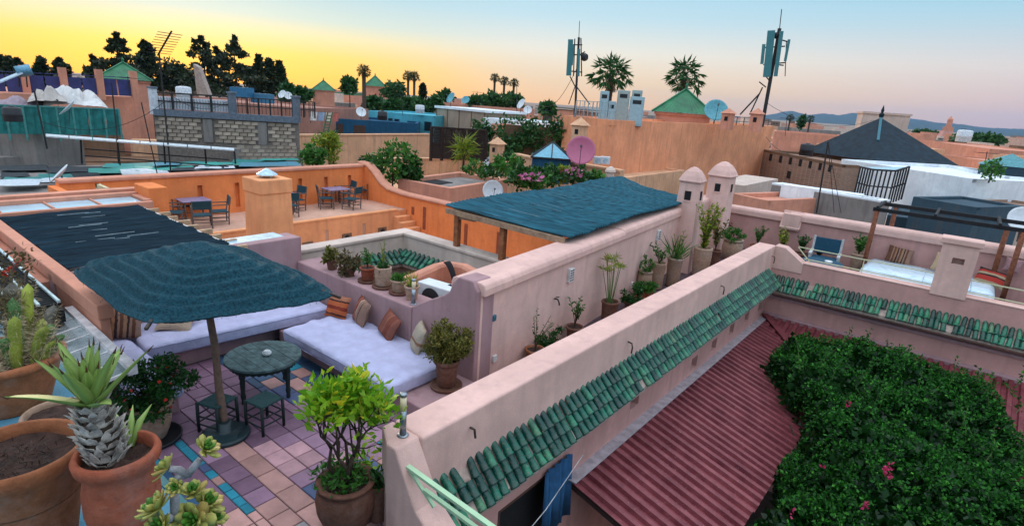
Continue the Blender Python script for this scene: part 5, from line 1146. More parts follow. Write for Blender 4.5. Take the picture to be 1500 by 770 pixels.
def sqtable(label, loc, rz, w=.45, d=.40, mat=None):
    t = thing('square_table', label, 'table', loc, rz); mt = mat or simple('lilac_table_top', (.25,.21,.34), .4)
    part('top', MB().box(-w,w,-d,d,.68,.71), mt, t, bevel=.005)
    for sx in (-1,1):
        for sy in (-1,1): part('leg', MB().bar((sx*w*.85,sy*d*.85,0),(sx*w*.85,sy*d*.85,.68),.04), CW, t)
ZT = -.42
def tset():
    q = lambda x, y: P(x, y, ZT)
    a = q(286,322); sqtable('square lilac topped table by the orange parapet left of the chimney', a, 1.5)
    for lab, (px,py), rz in (('teal canvas chair with its back to the orange parapet left of the chimney', (268,318), 1.2), ('wooden chair facing the lilac table with its back to the terrace edge', (297,333), -1.9), ('wooden chair with teal seat standing between lilac table and chimney', (322,327), -.3), ('dark low stool chair half hidden by the reed roof beams', (258,329), 2.6)): chair(lab, q(px,py), rz)
    b = q(413,309); sqtable('small table mostly hidden behind the orange chimney', b, 1.5, .4, .35)
    for lab, (px,py), rz in (('teal chair right of the orange chimney facing away from the parapet', (423,317), -1.7), ('teal chair right of the orange chimney with its back to the parapet', (433,308), .1)): chair(lab, q(px,py), rz)
    c = q(492,301); sqtable('low blue topped table in the corner of the orange terrace', c, 1.5)
    for lab, (px,py), rz in (('teal chair at the corner table with its back to the chimney', (478,305), 2.7), ('teal chair at the corner table set against the orange parapet', (480,295), 1.3), ('open armed chair at the corner table with its back to the stairs', (515,306), -1.2), ('grey chair pushed back behind the corner table', (508,297), -.2)): chair(lab, q(px,py), rz)
    for lab, p_ in (('folded dark chair leaning in the corner of the orange terrace', (530,291)),): o = chair(lab, q(*p_), .8); 
tset()
# ================================================================== RIGHT TERRACE
def right_terrace():
    t = thing('timber_pergola', 'bare dark timber pergola frame over the plastic covered sofa', 'pergola', (0,18.5,0)); tm = simple('brown_pole_wood', (.20,.06,.025), .7, var=.4, scale=12, bstr=.4); dk = simple('black_beam_wood', (.012,.012,.014), .8)
    zt = 1.95; y0 = 18.3
    posts = [(V(1263,388,(0,y0),(1,y0)), V(1287,300,(0,y0),(1,y0)))]
    x0 = posts[0][1].x
    for x, y in ((x0,y0),(1.30,y0),(1.02,18.9),(x0+.3,19.75),(2.6,19.75)):
        part('post', MB().tube([(x,y,-.01),(x,y,zt)], .06, 10), tm, t, smooth=True)
    for y, z in ((y0,zt+.04),(19.75,zt+.05)): part('beam', MB().bar((x0-.2,y,z),(4.6,y,z),.08,.10), dk, t, True) if False else part('beam', MB().bar((x0-.1,y-18.5,z),(4.6,y-18.5,z),.08,.10), dk, t)
    for x in (x0,x0+1.3,x0+2.6,x0+3.9): part('rafter', MB().bar((x,y0-18.6,zt+.1),(x,19.9-18.5,zt+.1),.06,.08), dk, t)
    for o in t.children:
        if o.name.startswith('post'): o.location = (0,-18.5,0)
    s = thing('covered_sofa', 'long low sofa wrapped in clear pale blue plastic sheeting under the pergola', 'sofa', (-.3,18.2,0))
    pm, nt, bs = _mat('plastic_sheet'); n = nz(nt, 3, 4); n.inputs['Distortion'].default_value = 1.5; c = mixc(nt, mapr(nt, n.outputs[0], .35, .65), (.50,.66,.76), (.72,.82,.88)); nt.links.new(c, bs.inputs['Base Color']); bs.inputs['Roughness'].default_value = .22; bs.inputs['Specular IOR Level'].default_value = .6; bump(nt, n.outputs[0], .5, .05, bs)
    vs = []; n_ = 40; prof = [(17.35,.0),(17.32,.25),(17.38,.42),(17.55,.50),(17.9,.52),(18.5,.52),(18.95,.52),(19.05,.46),(19.08,.0)]
    for i in range(n_+1):
        x = -1.75+2.85*i/n_; e = min(1, min(i, n_-i)/2.+.0)
        for y, z in prof: yy = 18.2+(y-18.2)*(.94+.06*e); vs.append((x, yy+mnoise.noise(Vector((x*2,y*3,z*4)))*.03, max(0,z*(.86+.14*e)+(mnoise.noise(Vector((x*1.7,y*2,3)))*.03 if z > .3 else 0))))
    k = len(prof); fs = [(i*k+j,(i+1)*k+j,(i+1)*k+j+1,i*k+j+1) for i in range(n_) for j in range(k-1)]+[tuple(range(k)), tuple(range((n_+1)*k-1,n_*k-1,-1))]
    part('plastic_cover', MB().add(vs, fs), pm, s, True, smooth=True)
    for x in (-.35,.62): part('seam', MB().tube([(x,17.34,.1),(x,17.40,.44),(x,17.6,.525),(x,18.4,.535),(x,19,.53)], .006, 5), simple('seam_line', (.25,.36,.42)), s, True)
    part('seam', MB().tube([(-1.72,17.42,.46),(0,17.41,.46),(1.08,17.42,.46)], .006, 5), MATS['seam_line'], s, True)
    cushion('brown and cream striped cushion lying behind the sofa near the pergola post', (-1.05,18.98,.72), (1.0,.12,.1), .62,.50,.18, K5)
    cushion('cushion with blue black and cream stripes on the covered sofa', (.02,18.80,.72), (.95,.35,.25), .62,.55,.18, K7)
    cushion('red and black striped cushion behind the parapet chimney', (1.0,18.75,.62), (.8,.1,-.2), .66,.52,.18, K8)
    cushion('small pink cushion with dark flower motif leaning on the back wall', (1.35,19.0,1.0), (1.3,.1,.0), .36,.36,.12, stripes('kilim_flower', [(0,(.45,.25,.26)),(.42,(.12,.05,.08)),(.56,(.45,.25,.26))], .8, 0))
    cushion('grey and red folded cushion at the end of the covered sofa', (.30,17.75,.58), (.2,.1,.3), .4,.3,.12, K3)
    # railing on the low parapet
    r = thing('parapet_railing', 'thin cream metal railing with two bars on the low parapet', 'railing', (0,15.95,.69)); cm = simple('cream_metal', (.62,.60,.38), .5, var=.05, bstr=0)
    for z in (.74,1.02): part('rail', MB().bar((-3.05 if z > .9 else -2.85,15.90,z+.02),(5,15.90,z+.0),.022,.022), cm, r, True)
    part('end_brace', MB().bar((-3.05,15.9,1.03),(-2.7,15.9,.69),.022,.022), cm, r, True)
    for x in (-1.55,1.6,3.2): part('post', MB().bar((x,15.9,.68),(x,15.9,1.04),.02,.02), cm, r, True)
    g = thing('garden_armchair', 'white framed chair with teal woven back beside the blue table', 'chair', (-2.75,18.1,0), .1); ww = simple('whitewashed_wood', (.5,.5,.5), .8); tw = simple('teal_weave', (.01,.07,.12), .8, scale=40, bstr=.8)
    for sx in (-1,1): part('leg', MB().bar((sx*.36,.3,0),(sx*.36,.36,.98),.07,.06), ww, g); part('leg', MB().bar((sx*.36,-.3,0),(sx*.36,-.3,.55),.07,.06), ww, g); part('armrest', MB().bar((sx*.36,-.34,.56),(sx*.36,.34,.56),.08,.04), ww, g)
    part('seat', MB().box(-.33,.33,-.3,.3,.32,.42), tw, g, bevel=.02); part('backrest', MB().obox((0,.33,.72),(.66,.05,.46),0,-.06), tw, g, bevel=.015)
    tb_ = thing('garden_table', 'round dark teal table with a white ashtray behind the cream railing', 'table', (-2.6,17.0,0)); part('top', MB().lathe([(.5,.50),(.52,.52),(.5,.54),(.02,.542)], 32), tw, tb_)
    part('leg', MB().lathe([(.22,0),(.2,.03),(.05,.06),(.05,.5)], 16), DKW, tb_)
    a_ = thing('ashtray', 'white ashtray on the dark teal table behind the railing', 'ashtray', (-2.45,16.95,.545)); part('bowl', MB().lathe([(.05,0),(.09,.02),(.1,.06),(.085,.062),(.07,.03)], 18), MATS['white_ceramic'], a_, smooth=True)
    for lab, x, y, h, sp, n_, mt, pr, ph in (('yellowing leafy shrub in a pot below the wall buttress', -4.0,18.55,.7,.25,12,LF['yel'],.22,.34),('dark green shrub in a pot right of the wall buttress', -3.45,18.6,.6,.22,14,LF['dark'],.22,.34),('tall bright fern in a slim pot between chair and pergola post', -2.0,18.75,.62,.3,22,LF['mid'],.18,.62),('potted grass tuft at the foot of the right pergola posts', 2.1,17.1,.6,.25,16,LF['yel'],.2,.3),('dark brown spiky plant in a pot beside the dark green shrub', -3.0,18.75,.4,.2,10,LF['bush'],.2,.3)):
        p = potted(lab, (x,y,0), pr, ph, 'bucket', TERRAD if 'dark' in lab else TERRAP); g_sprigs(p, ztop(p), n_, h, sp, .5, .09, mt, per=16)
right_terrace()
# ================================================================== BOUGAINVILLEA
def climber():
    t = thing('bougainvillea', 'huge dark green bougainvillea filling the courtyard between the maroon roofs', 'tree', (.6,11,-6))
    m = MB()
    for k in range(9):
        a = random.uniform(0,6.28); e = Vector((math.cos(a)*2.2, math.sin(a)*3.2, 4.2+random.uniform(-.4,.5))); m.tube([(0,0,0), (e.x*.25,e.y*.25,1.8), (e.x*.6,e.y*.6,3.3), e], [.12,.08,.05,.015], 7)
    part('trunk', m, BARK, t, smooth=True)
    def top(x, y): return -.78+.12*max(0,min(1,(y-13)/1.2))+.38*mnoise.noise(Vector((x*.55,y*.55,.3)))+.22*mnoise.noise(Vector((x*1.5,y*1.5,5.)))+.10*mnoise.noise(Vector((x*4,y*4,2.)))
    pts = []; inn = []
    R = np.random.default_rng(21); N = 0
    for _ in range(240000):
        x, y = R.uniform(-2.6,4.8), R.uniform(5.0,15.0)
        # outline: over the canopy's outer edge in the far corner, clear of its near part
        edge = -1.30+.25*mnoise.noise(Vector((y*1.1,0,7)))
        if y > 11.0: edge = -1.30-min(1.55,(y-11.0)*.85)+.3*mnoise.noise(Vector((y*1.7,3,1)))
        if x < edge: continue
        far = 14.95+.35*mnoise.noise(Vector((x*1.2,2,9)))-(max(0,x-.85))*2.2
        if y > far: continue
        h = top(x, y); e2 = min(1., (x-edge)/.5, (far-y)/.5); h -= .45*(1-max(0,e2))**2
        h -= max(0,10.5-y)*.10
        d = R.random()**2.2*.75; pts.append((x, y, h-d+.0)); inn.append((x, y, h-.10-.5*R.random())) if R.random() < .45 else None
    inner = np.array(inn); pts = np.array(pts); pts[:,2] += .16*np.array([max(0, mnoise.noise(Vector((p[0]*7,p[1]*7,p[2]*7)))) for p in pts])
    keep = np.array([mnoise.noise(Vector((p[0]*2.6,p[1]*2.6,p[2]*2.6+4))) > -.06 for p in pts]); pts = pts[keep]
    pts -= np.array([.6,11,-6])
    part('foliage', am('foliage', leaves(pts, .058, .35, .62), LF['boug']), None, t)
    part('inner_foliage', am('inner_foliage', leaves(inner-np.array([.6,11,-6]), .12, .6, .7), leafmat('shaded_climber_leaf', (.002,.018,.002), (.008,.05,.005), None, .15)), None, t)  # deeper leaves coloured darker, shade inside the crown put into the colour
    # long shoots that stand up out of the mass
    mb = MB(); lp = []
    for k in range(70):
        x, y = R.uniform(-2.2,3.2), R.uniform(11.5,14.7); z = top(x,y)-.1; L = R.uniform(.25,.62); dx, dy = R.normal()*.15, R.normal()*.15
        mb.tube([(x-.6,y-11,z+6),(x+dx*.5-.6,y+dy*.5-11,z+L*.6+6),(x+dx-.6,y+dy-11,z+L+6)], [.008,.006,.003], 4)
        for j in range(26): s = .15+.85*j/26; lp.append((x+dx*s*s-.6+R.normal()*.03, y+dy*s*s-11+R.normal()*.03, z+L*s+6))
    part('shoots', mb, STEMG, t, kind='stuff'); part('shoot_leaves', am('shoot_leaves', leaves(np.array(lp), .065, .2, .6), LF['boug']), None, t, kind='stuff')
    fl_ = []
    for px, py, n in ((1298,698,30),(1303,690,16),(1240,598,16),(1265,747,12),(1490,708,8),(1160,760,5),(1205,690,3)):
        p = P(px, py, -.95); zz = top(p.x,p.y)-max(0,10.5-p.y)*.10; p = P(px, py, zz); fl_.append(blobpts(n, (p.x-.6,p.y-11,zz+6.08), (.03+.03*n/20,.03+.03*n/20,.06), .2))
    part('bracts', am('bracts', leaves(np.concatenate(fl_), .05, .4, .8), LF['flower']), None, t, kind='stuff')
climber()
# ================================================================== BACKGROUND CITY
def foot(pts, z, depth):
    q = [P(x, y, z) for x, y in pts]
    if len(q) == 2:
        d = (q[1]-q[0]).normalized(); n = Vector((-d.y,d.x,0))
        if n.dot(q[0]) < 0: n = -n
        return [q[0], q[1], q[1]+n*depth, q[0]+n*depth]
    return [q[0], q[1], q[2], q[0]+q[2]-q[1]]
def house(name, label, cat, pts, z, depth, mat, z0=-8., rim=.25, rimmat=None, roofmat=None, group=None):
    f = foot(pts, z, depth); c = sum(f, Vector())/len(f); t = thing(name, label, cat, (c.x,c.y,z0), 0, group)
    part('wall', MB().prism([(p.x,p.y) for p in f], z0, z-rim), mat, t, True)
    if rim:
        for i in range(len(f)):
            a, b = f[i], f[(i+1)%len(f)]; d = (b-a).normalized(); n = Vector((-d.y,d.x,0)); n = n if n.dot(c-a) > 0 else -n; th = .28; e = d*(.002*i)
            q = [a+e, b-e, b-e+n*th, a+e+n*th]; part('parapet', MB().prism([(p.x,p.y) for p in q], z-rim-.005, z+.002*i), rimmat or mat, t, True)
    t['_f'] = 0; del t['_f']; return t, f
def onface(t, f, rects, mat, name='window', proud=.03, i=0, frame=None):
    a, b = f[i], f[(i+1)%len(f)]; d = (b-a).normalized(); n = Vector((d.y,-d.x,0)); n = n if n.dot(a) < 0 else -n
    for x0, y0, x1, y1 in rects:
        p, q = V(x0,y0,a,b), V(x1,y1,a,b); s0, s1 = (p-a).dot(d), (q-a).dot(d); z0, z1 = min(p.z,q.z), max(p.z,q.z)
        o = a+n*proud; g = [o+d*s0, o+d*s1, a+d*s1-n*.05, a+d*s0-n*.05]
        w = part(name, MB().prism([(v.x,v.y) for v in g], z0, z1), mat, t, True)
        if frame:
            u = o+n*.02; fr = MB()
            for s_, e_ in ((s0,s0+.08),(s1-.08,s1)): fr.prism([((u+d*s_).x,(u+d*s_).y),((u+d*e_).x,(u+d*e_).y),((o+d*e_).x,(o+d*e_).y),((o+d*s_).x,(o+d*s_).y)], z0, z1)
            part('frame', fr, frame, w, True)
def dish(label, px, py, d, r, face, mat=None, base_z=None, tilt=.5):
    """satellite dish centred on a pixel at distance d, facing azimuth 'face'"""
    c = D(px, py, d); base_z = c.z-r*1.6 if base_z is None else base_z
    t = thing('satellite_dish', label, 'satellite dish', (c.x,c.y,base_z)); mt = mat or simple('white_dish', (.66,.70,.73), .45, var=.08, bstr=0); gm = simple('grey_mount', (.07,.07,.075), .6)
    M = Matrix.Rotation(face, 3, 'Z')@Matrix.Rotation(math.pi/2-tilt, 3, 'X'); h = Vector((0,0,c.z-base_z))
    part('reflector', MB().lathe([(.02,-r*.24),(r*.5,-r*.18),(r*.85,-r*.07),(r,0),(r*.99,.015),(r*.84,-r*.05),(r*.5,-r*.155),(.02,-r*.21)], 28, h, tilt=M), mt, t, smooth=True)
    f = M@Vector((0,0,r*.9)); lo = M@Vector((0,-r*.95,0)); part('feed_arm', MB().bar(h+lo, h+f, r*.04), gm, t); part('feed_horn', MB().lathe([(r*.07,-r*.1),(r*.09,r*.1)], 10, h+f, tilt=M), gm, t)
    bk = M@Vector((0,0,-r*.25)); part('mast', MB().tube([(0,0,0), (bk.x*.6,bk.y*.6,h.z*.6), h+bk], r*.06, 6), gm, t)
    return t
def mast(label, a, b, d0, r=.03, extra=None, name='antenna_mast', cat='antenna'):
    p, q = D(*a, d0), D(*b, d0); t = thing(name, label, cat, p); im = simple('dark_iron', (.02,.02,.022), .6)
    part('pole', MB().tube([(0,0,0), tuple(q-p)], r, 6), im, t)
    if extra: extra(t, q-p, im)
    return t
def palm(label, px, pyc, pyb, d, cr, green, n=34, trunk_r=.22, group=None, tm=None):
    c = D(px, pyc, d); base = Vector((c.x,c.y,-8)); t = thing('palm_tree', label, 'palm tree', base, 0, group); H_ = c.z+8
    part('trunk', MB().tube([(0,0,0),(.05,0,H_*.5),(0,0,H_-cr*.1)], [trunk_r*1.3,trunk_r,trunk_r*.9], 10), tm or BARK, t, smooth=True)
    pts, dr, sz = [], [], []; V_, F_ = [], []; st = MB()
    for k in range(n):
        a = k*2.39996; el = -.55+1.95*((k+.5)/n); L = cr*(.8+.55*random.random()); h = Vector((math.cos(a),math.sin(a),0)); o = Vector((0,0,H_))
        path = [o+h*(L*.55*math.cos(el)*s)+Vector((0,0,L*.55*(math.sin(el)*s-.25*s*s))) for s in (0,.33,.66,1.)]; st.tube(path, [.03,.025,.02,.015], 4)
        e = path[-1]; dd = (path[-1]-path[-2]).normalized(); w = dd.cross(Vector((0,0,1)))
        w = w.normalized() if w.length > .01 else Vector((1,0,0)); u_ = w.cross(dd)
        for j in range(11):
            q = -1.25+2.5*j/10; pts.append(e); dr.append(dd*math.cos(q)+w*math.sin(q)+Vector((0,0,-.28-.12*abs(q)))+u_*.05)
    V1, F1 = leaves(np.array([tuple(p) for p in pts]), cr*.46, 0, .17, dirs=[tuple(v) for v in dr], jit=.25)
    part('frond_stems', st, green, t); part('crown', am('crown', (V1,F1), green), None, t)
    sk = blobpts(260, (0,0,H_-cr*.42), (cr*.22,cr*.22,cr*.34), .5); part('dead_skirt', am('dead_skirt', leaves(sk, cr*.3, 0, .12, droop=1.2), LF['dry']), None, t)
    return t
def tree(label, px, pyt, pyb, d, wpx, kind, mat, n=1500, size=None, group=None, name='tree', cat='tree', zb=-8.):
    """crown from pixel rows pyt (top) to pyb (bottom), wpx wide, at distance d"""
    a, b = D(px, pyt, d), D(px, pyb, d); r = wpx/830*math.hypot(d, 0)/2; H_ = a.z-zb; zb2 = b.z-zb; t = thing(name, label, cat, (b.x,b.y,zb), random.uniform(0,6), group); size = size or r*.22
    part('trunk', MB().tube([(0,0,0),(.1,0,H_*.5),(0,0,H_*.93)], [max(.12,r*.14),max(.09,r*.1),.04], 7), BARK, t)
    if kind == 'conifer':
        ps = []; lv = 11
        for i in range(lv):
            s = i/(lv-1); z = zb2+(H_-zb2)*s; rr = r*((1-s)**.5)*random.uniform(.6,1.4)+r*.12; m_ = max(3, int(6*(1-s*.6)))
            for k in range(m_):
                an = random.uniform(0,6.28); o = rr*random.uniform(.35,.95); ps.append(blobpts(int(n/lv/m_), (math.cos(an)*o, math.sin(an)*o, z+random.uniform(-.2,.2)*r), (rr*.42,rr*.42,(H_-zb2)/lv*.40), .1))
        pts = np.concatenate(ps)
    elif kind == 'cypress':
        s = rng.random(n)**.8; rr = r*np.sin(np.pi*np.clip(s*.9+.08,0,1))**.7*(.55+.45*rng.random(n)); an = rng.random(n)*6.283; pts = np.stack([np.cos(an)*rr, np.sin(an)*rr, zb2+(H_-zb2)*s], 1)
    else: pts = blobpts(n, (0,0,(H_+zb2)/2), (r*.8,r*.8,(H_-zb2)/2*.85), .45, 22, .36)
    part('crown', am('crown', leaves(pts, size, .2, .6), mat), None, t); return t
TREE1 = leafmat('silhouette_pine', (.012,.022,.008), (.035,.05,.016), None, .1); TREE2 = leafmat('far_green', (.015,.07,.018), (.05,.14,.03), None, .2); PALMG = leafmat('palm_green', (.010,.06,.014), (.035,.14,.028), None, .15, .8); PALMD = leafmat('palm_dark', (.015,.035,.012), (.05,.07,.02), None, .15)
GROOF = simple('green_roof_tile', (.012,.15,.06), .45, var=.35, scale=1.2, bstr=.3)
BLUEW = plaster('deep_blue_plaster', (.02,.09,.17), (.02,.05,.08), .5); TEALWALL = plaster('turquoise_plaster', (.10,.42,.50), (.1,.25,.3), .4); NAVY = plaster('slate_blue_render', (.05,.09,.12), (.10,.09,.09), .6)
GLZ = simple('dark_window_glass', (.015,.025,.03), .2, bstr=0); IRON = simple('dark_iron', (.02,.02,.022), .6); BROWN = plaster('mud_render', (.22,.125,.075), (.12,.08,.06), .6)
def pyramid_roof(label, apex, e0, e1, d, body_y, wall, roof=GROOF, name='green_roof_pavilion', finial=True):
    """hipped square pavilion: eave corners e0, e1 (pixels) and apex at distance d"""
    a, b = D(*e0, d), D(*e1, d); z = (a.z+b.z)/2; s = (b-a); s.z = 0; w = s.length; u = s/w; n = Vector((-u.y,u.x,0)); n = n if n.dot(a) > 0 else -n; a.z = b.z = z; c = (a+b)/2+n*w/2; ap = D(*apex, d+w/2); t = thing(name, label, 'building', (c.x,c.y,-8))
    f = [a, b, b+n*w, a+n*w]; A = Vector((c.x,c.y,ap.z)); m = MB()
    # ribbed tile slopes
    vs = []; fs = []; k_ = 14
    for i in range(4):
        p, q = f[i], f[(i+1)%4]; o = len(vs); vs.append(A)
        for j in range(2*k_+1):
            g = p.lerp(q, j/(2*k_)); vs.append(g+Vector((0,0,.05*w/6 if j % 2 else 0)))
        for j in range(2*k_): fs.append((o, o+1+j, o+2+j))
    part('roof', m.add(vs, fs), roof, t, True)
    for i in range(4): part('hip', MB().bar(f[i]+Vector((0,0,.03)), A+Vector((0,0,.03)), w*.03), roof, t, True)
    g = [c+(p-c)*.88 for p in f]; zb = D(e0[0], body_y, d).z; part('wall', MB().prism([(p.x,p.y) for p in g], -8, z-.02), wall, t, True)
    g2 = [c+(p-c)*.93 for p in f]; part('cornice', MB().prism([(p.x,p.y) for p in g2], z-.02-w*.04, z-.01), wall, t, True)
    if finial: part('finial', MB().lathe([(w*.03,0),(w*.02,w*.04),(w*.028,w*.06),(.01,w*.12)], 8, A), roof, t, True)
    return t, g
def railing(label, a, b, z0, h, n, mat, post=.05, rails=(1.,.5), name='railing', bars=True):
    a, b = Vector(a), Vector(b); a.z = b.z = z0; t = thing(name, label, 'railing', a); d = b-a; up = Vector((0,0,1))
    for k in range(n+1): part('post', MB().bar(d*(k/n), d*(k/n)+up*h, post), mat, t)
    for r in rails: part('rail', MB().bar(up*(h*r), d+up*(h*r), post*.8), mat, t)
    if bars:
        m = MB(); nb = int(d.length/.22)
        for k in range(nb): m.bar(d*((k+.5)/nb)+up*.05, d*((k+.5)/nb)+up*(h*rails[0]), post*.35)
        part('bars', m, mat, t, kind='stuff')
    return t
# ---- right of centre: big rust wall and what stands on it
def big_wall():
    z = 3.5; t, f = house('rust_orange_building', 'large blank rust orange building with rooftop masts behind the twin chimneys', 'building', [(826,169),(898,176),(1133,185)], z, 0, RUST, rim=.3)
    q = lambda x, y: P(x, y, z)
    m = simple('pale_blue_cabinet', (.34,.50,.55), .5, var=.1, bstr=0); mg = simple('grey_green_cabinet', (.34,.42,.40), .5, var=.1, bstr=0)
    for lab, x0, x1, y0, y1, mt in (('pale blue telecom cabinet, tallest of the row on the rust building', 876,889,133,170,m), ('short blue telecom cabinet between two tall ones', 890,900,148,171,m), ('wide grey green telecom cabinet in the rooftop row', 901,919,132,172,mg), ('pale cabinet behind the twin door cabinet', 922,937,131,170,mg), ('twin door pale telecom cabinet at the end of the row', 920,941,141,173,m)):
        a, b = D(x0,y1,35.5 if 'behind' not in lab else 36.6), D(x1,y1,35.5 if 'behind' not in lab else 36.6); h = D(x0,y0,35.5).z-(z-.3); o = thing('telecom_cabinet', lab, 'cabinet', ((a.x+b.x)/2,(a.y+b.y)/2,z-.3), math.atan2((b-a).y,(b-a).x)); w = (b-a).length/2
        part('body', MB().box(-w,w,-.3,.3,0,h), mt, o, bevel=.02); part('door', MB().box(-w*.86,w*.86,-.325,-.3,.08,h-.1), mt, o, bevel=.01); part('vent', MB().box(-w*.6,w*.6,-.335,-.32,h-.42,h-.2), GLZ, o)
        part('plinth', MB().box(-w*.9,w*.9,-.28,.28,-.02,.06), IRON, o)
    railing('pale metal railing round the left corner of the rust building roof', q(832,170)+Vector((.3,.3,0)), q(898,176)+Vector((-.1,.3,0)), z-.02, .95, 9, simple('galvanised_rail', (.30,.42,.46), .5), .04)
    pyramid_roof('pavilion with bright green tiled pyramid roof behind the rust building', (1003,131), (955,165), (1047,167), 47, 175, SALMON)
    for lab, x, y0, y1 in (('small pink turret with pyramid cap beside the green roofed pavilion', 1065,158,180), ('small pink turret with pyramid cap beside the leaning telecom mast', 1107,158,181)):
        a, b = D(x,y1,44), D(x,y0,44); o = thing('roof_turret', lab, 'turret', (a.x,a.y,z-.3)); h = b.z-z+.3; part('shaft', MB().box(-.35,.35,-.35,.35,0,h*.75), SALMON, o); part('cap', MB().add([(-.45,-.45,h*.75),(.45,-.45,h*.75),(.45,.45,h*.75),(-.45,.45,h*.75),(0,0,h)],[(0,1,4),(1,2,4),(2,3,4),(3,0,4),(3,2,1,0)]), SALMON, o); part('opening', MB().box(-.12,.12,-.36,-.3,h*.4,h*.6), DARK, o)
    dish('teal satellite dish beside the green roofed pavilion on the rust building', 1049,161,46,.85,.5,simple('teal_dish', (.10,.34,.40), .5))
    pm = simple('antenna_panel_teal', (.045,.20,.22), .5, var=.1, bstr=0); im = IRON
    # tower 1
    def tw(name, lab, base, d, pipes, panels, extra=()):
        b = D(*base, d); t = thing(name, lab, 'antenna', (b.x,b.y,z-.3)); o = Vector((b.x,b.y,z-.3)); g = lambda x, y, dd=0.: D(x, y, d+dd)-o
        for (x0,y0),(x1,y1),r in pipes: part('pipe', MB().tube([g(x0,y0), g(x1,y1)], r, 8), im, t)
        for (x0,y0),(x1,y1),w,dp in panels: part('antenna_panel', MB().bar(g(x0,y0,-.25), g(x1,y1,-.25), w, dp, upv=(b.x,b.y,0)), pm, t, bevel=.02)
        for s in extra: s(t, g)
        return t
    def drum(x, y, r):
        def f(t, g): part('microwave_drum', MB().lathe([(r,-.12),(r*1.05,0),(r*.8,.12)], 16, g(x,y), tilt=Matrix.Rotation(math.pi/2,3,'Y')), im, t)
        return f
    def rungs(lst, r=.035):
        def f(t, g):
            for (x0,y0),(x1,y1) in lst: part('bracket', MB().tube([g(x0,y0), g(x1,y1)], r, 6), im, t)
        return f
    tw('telecom_mast', 'slim telecom mast with narrow teal panels beside the rooftop cabinets', (842,158), 36, [((842,172),(848,55),.07),((840,112),(842,57),.035),((852,112),(851,56),.035),((848,55),(849,31),.018),((843,125),(864,153),.035),((843,125),(833,153),.03)], [((833,111),(836,58),.30,.16),((847,112),(848,72),.16,.14),((837,96),(839,66),.18,.12)], (drum(857,84,.22), rungs([((833,66),(853,66)),((833,80),(853,81)),((832,104),(853,106)),((850,80),(857,76)),((835,112),(842,126))])))
    tw('telecom_mast', 'leaning telecom mast with broad teal panels at the right end of the rust building', (1118,181), 46.5, [((1116,186),(1142,42),.13),((1112,138),(1084,168),.06),((1117,128),(1098,168),.05),((1142,42),(1145,14),.03),((1150,112),(1152,60),.03)], [((1123,113),(1130,45),.50,.22),((1116,94),(1119,65),.22,.16),((1136,112),(1145,46),.26,.18),((1150,90),(1156,58),.18,.14)], (rungs([((1120,70),(1150,68)),((1118,95),(1150,92)),((1135,56),(1156,62)),((1138,95),(1148,96)),((1122,112),(1130,122)),((1112,120),(1122,128))], .045), drum(1138,52,.2)))
    railing('dark rooftop railing along the right part of the rust building', q(1060,183)+Vector((.2,.4,0)), q(1128,185)+Vector((-.3,.4,0)), z-.02, .6, 6, IRON, .04, bars=False)
big_wall()
palm('tall fan palm with dark trunk behind the telecom cabinets', 896, 107, 170, 58, 2.15, PALMG, 34, .3)
palm('tall fan palm with round crown behind the green roofed pavilion', 1003, 111, 150, 62, 2.05, PALMG, 32, .3)
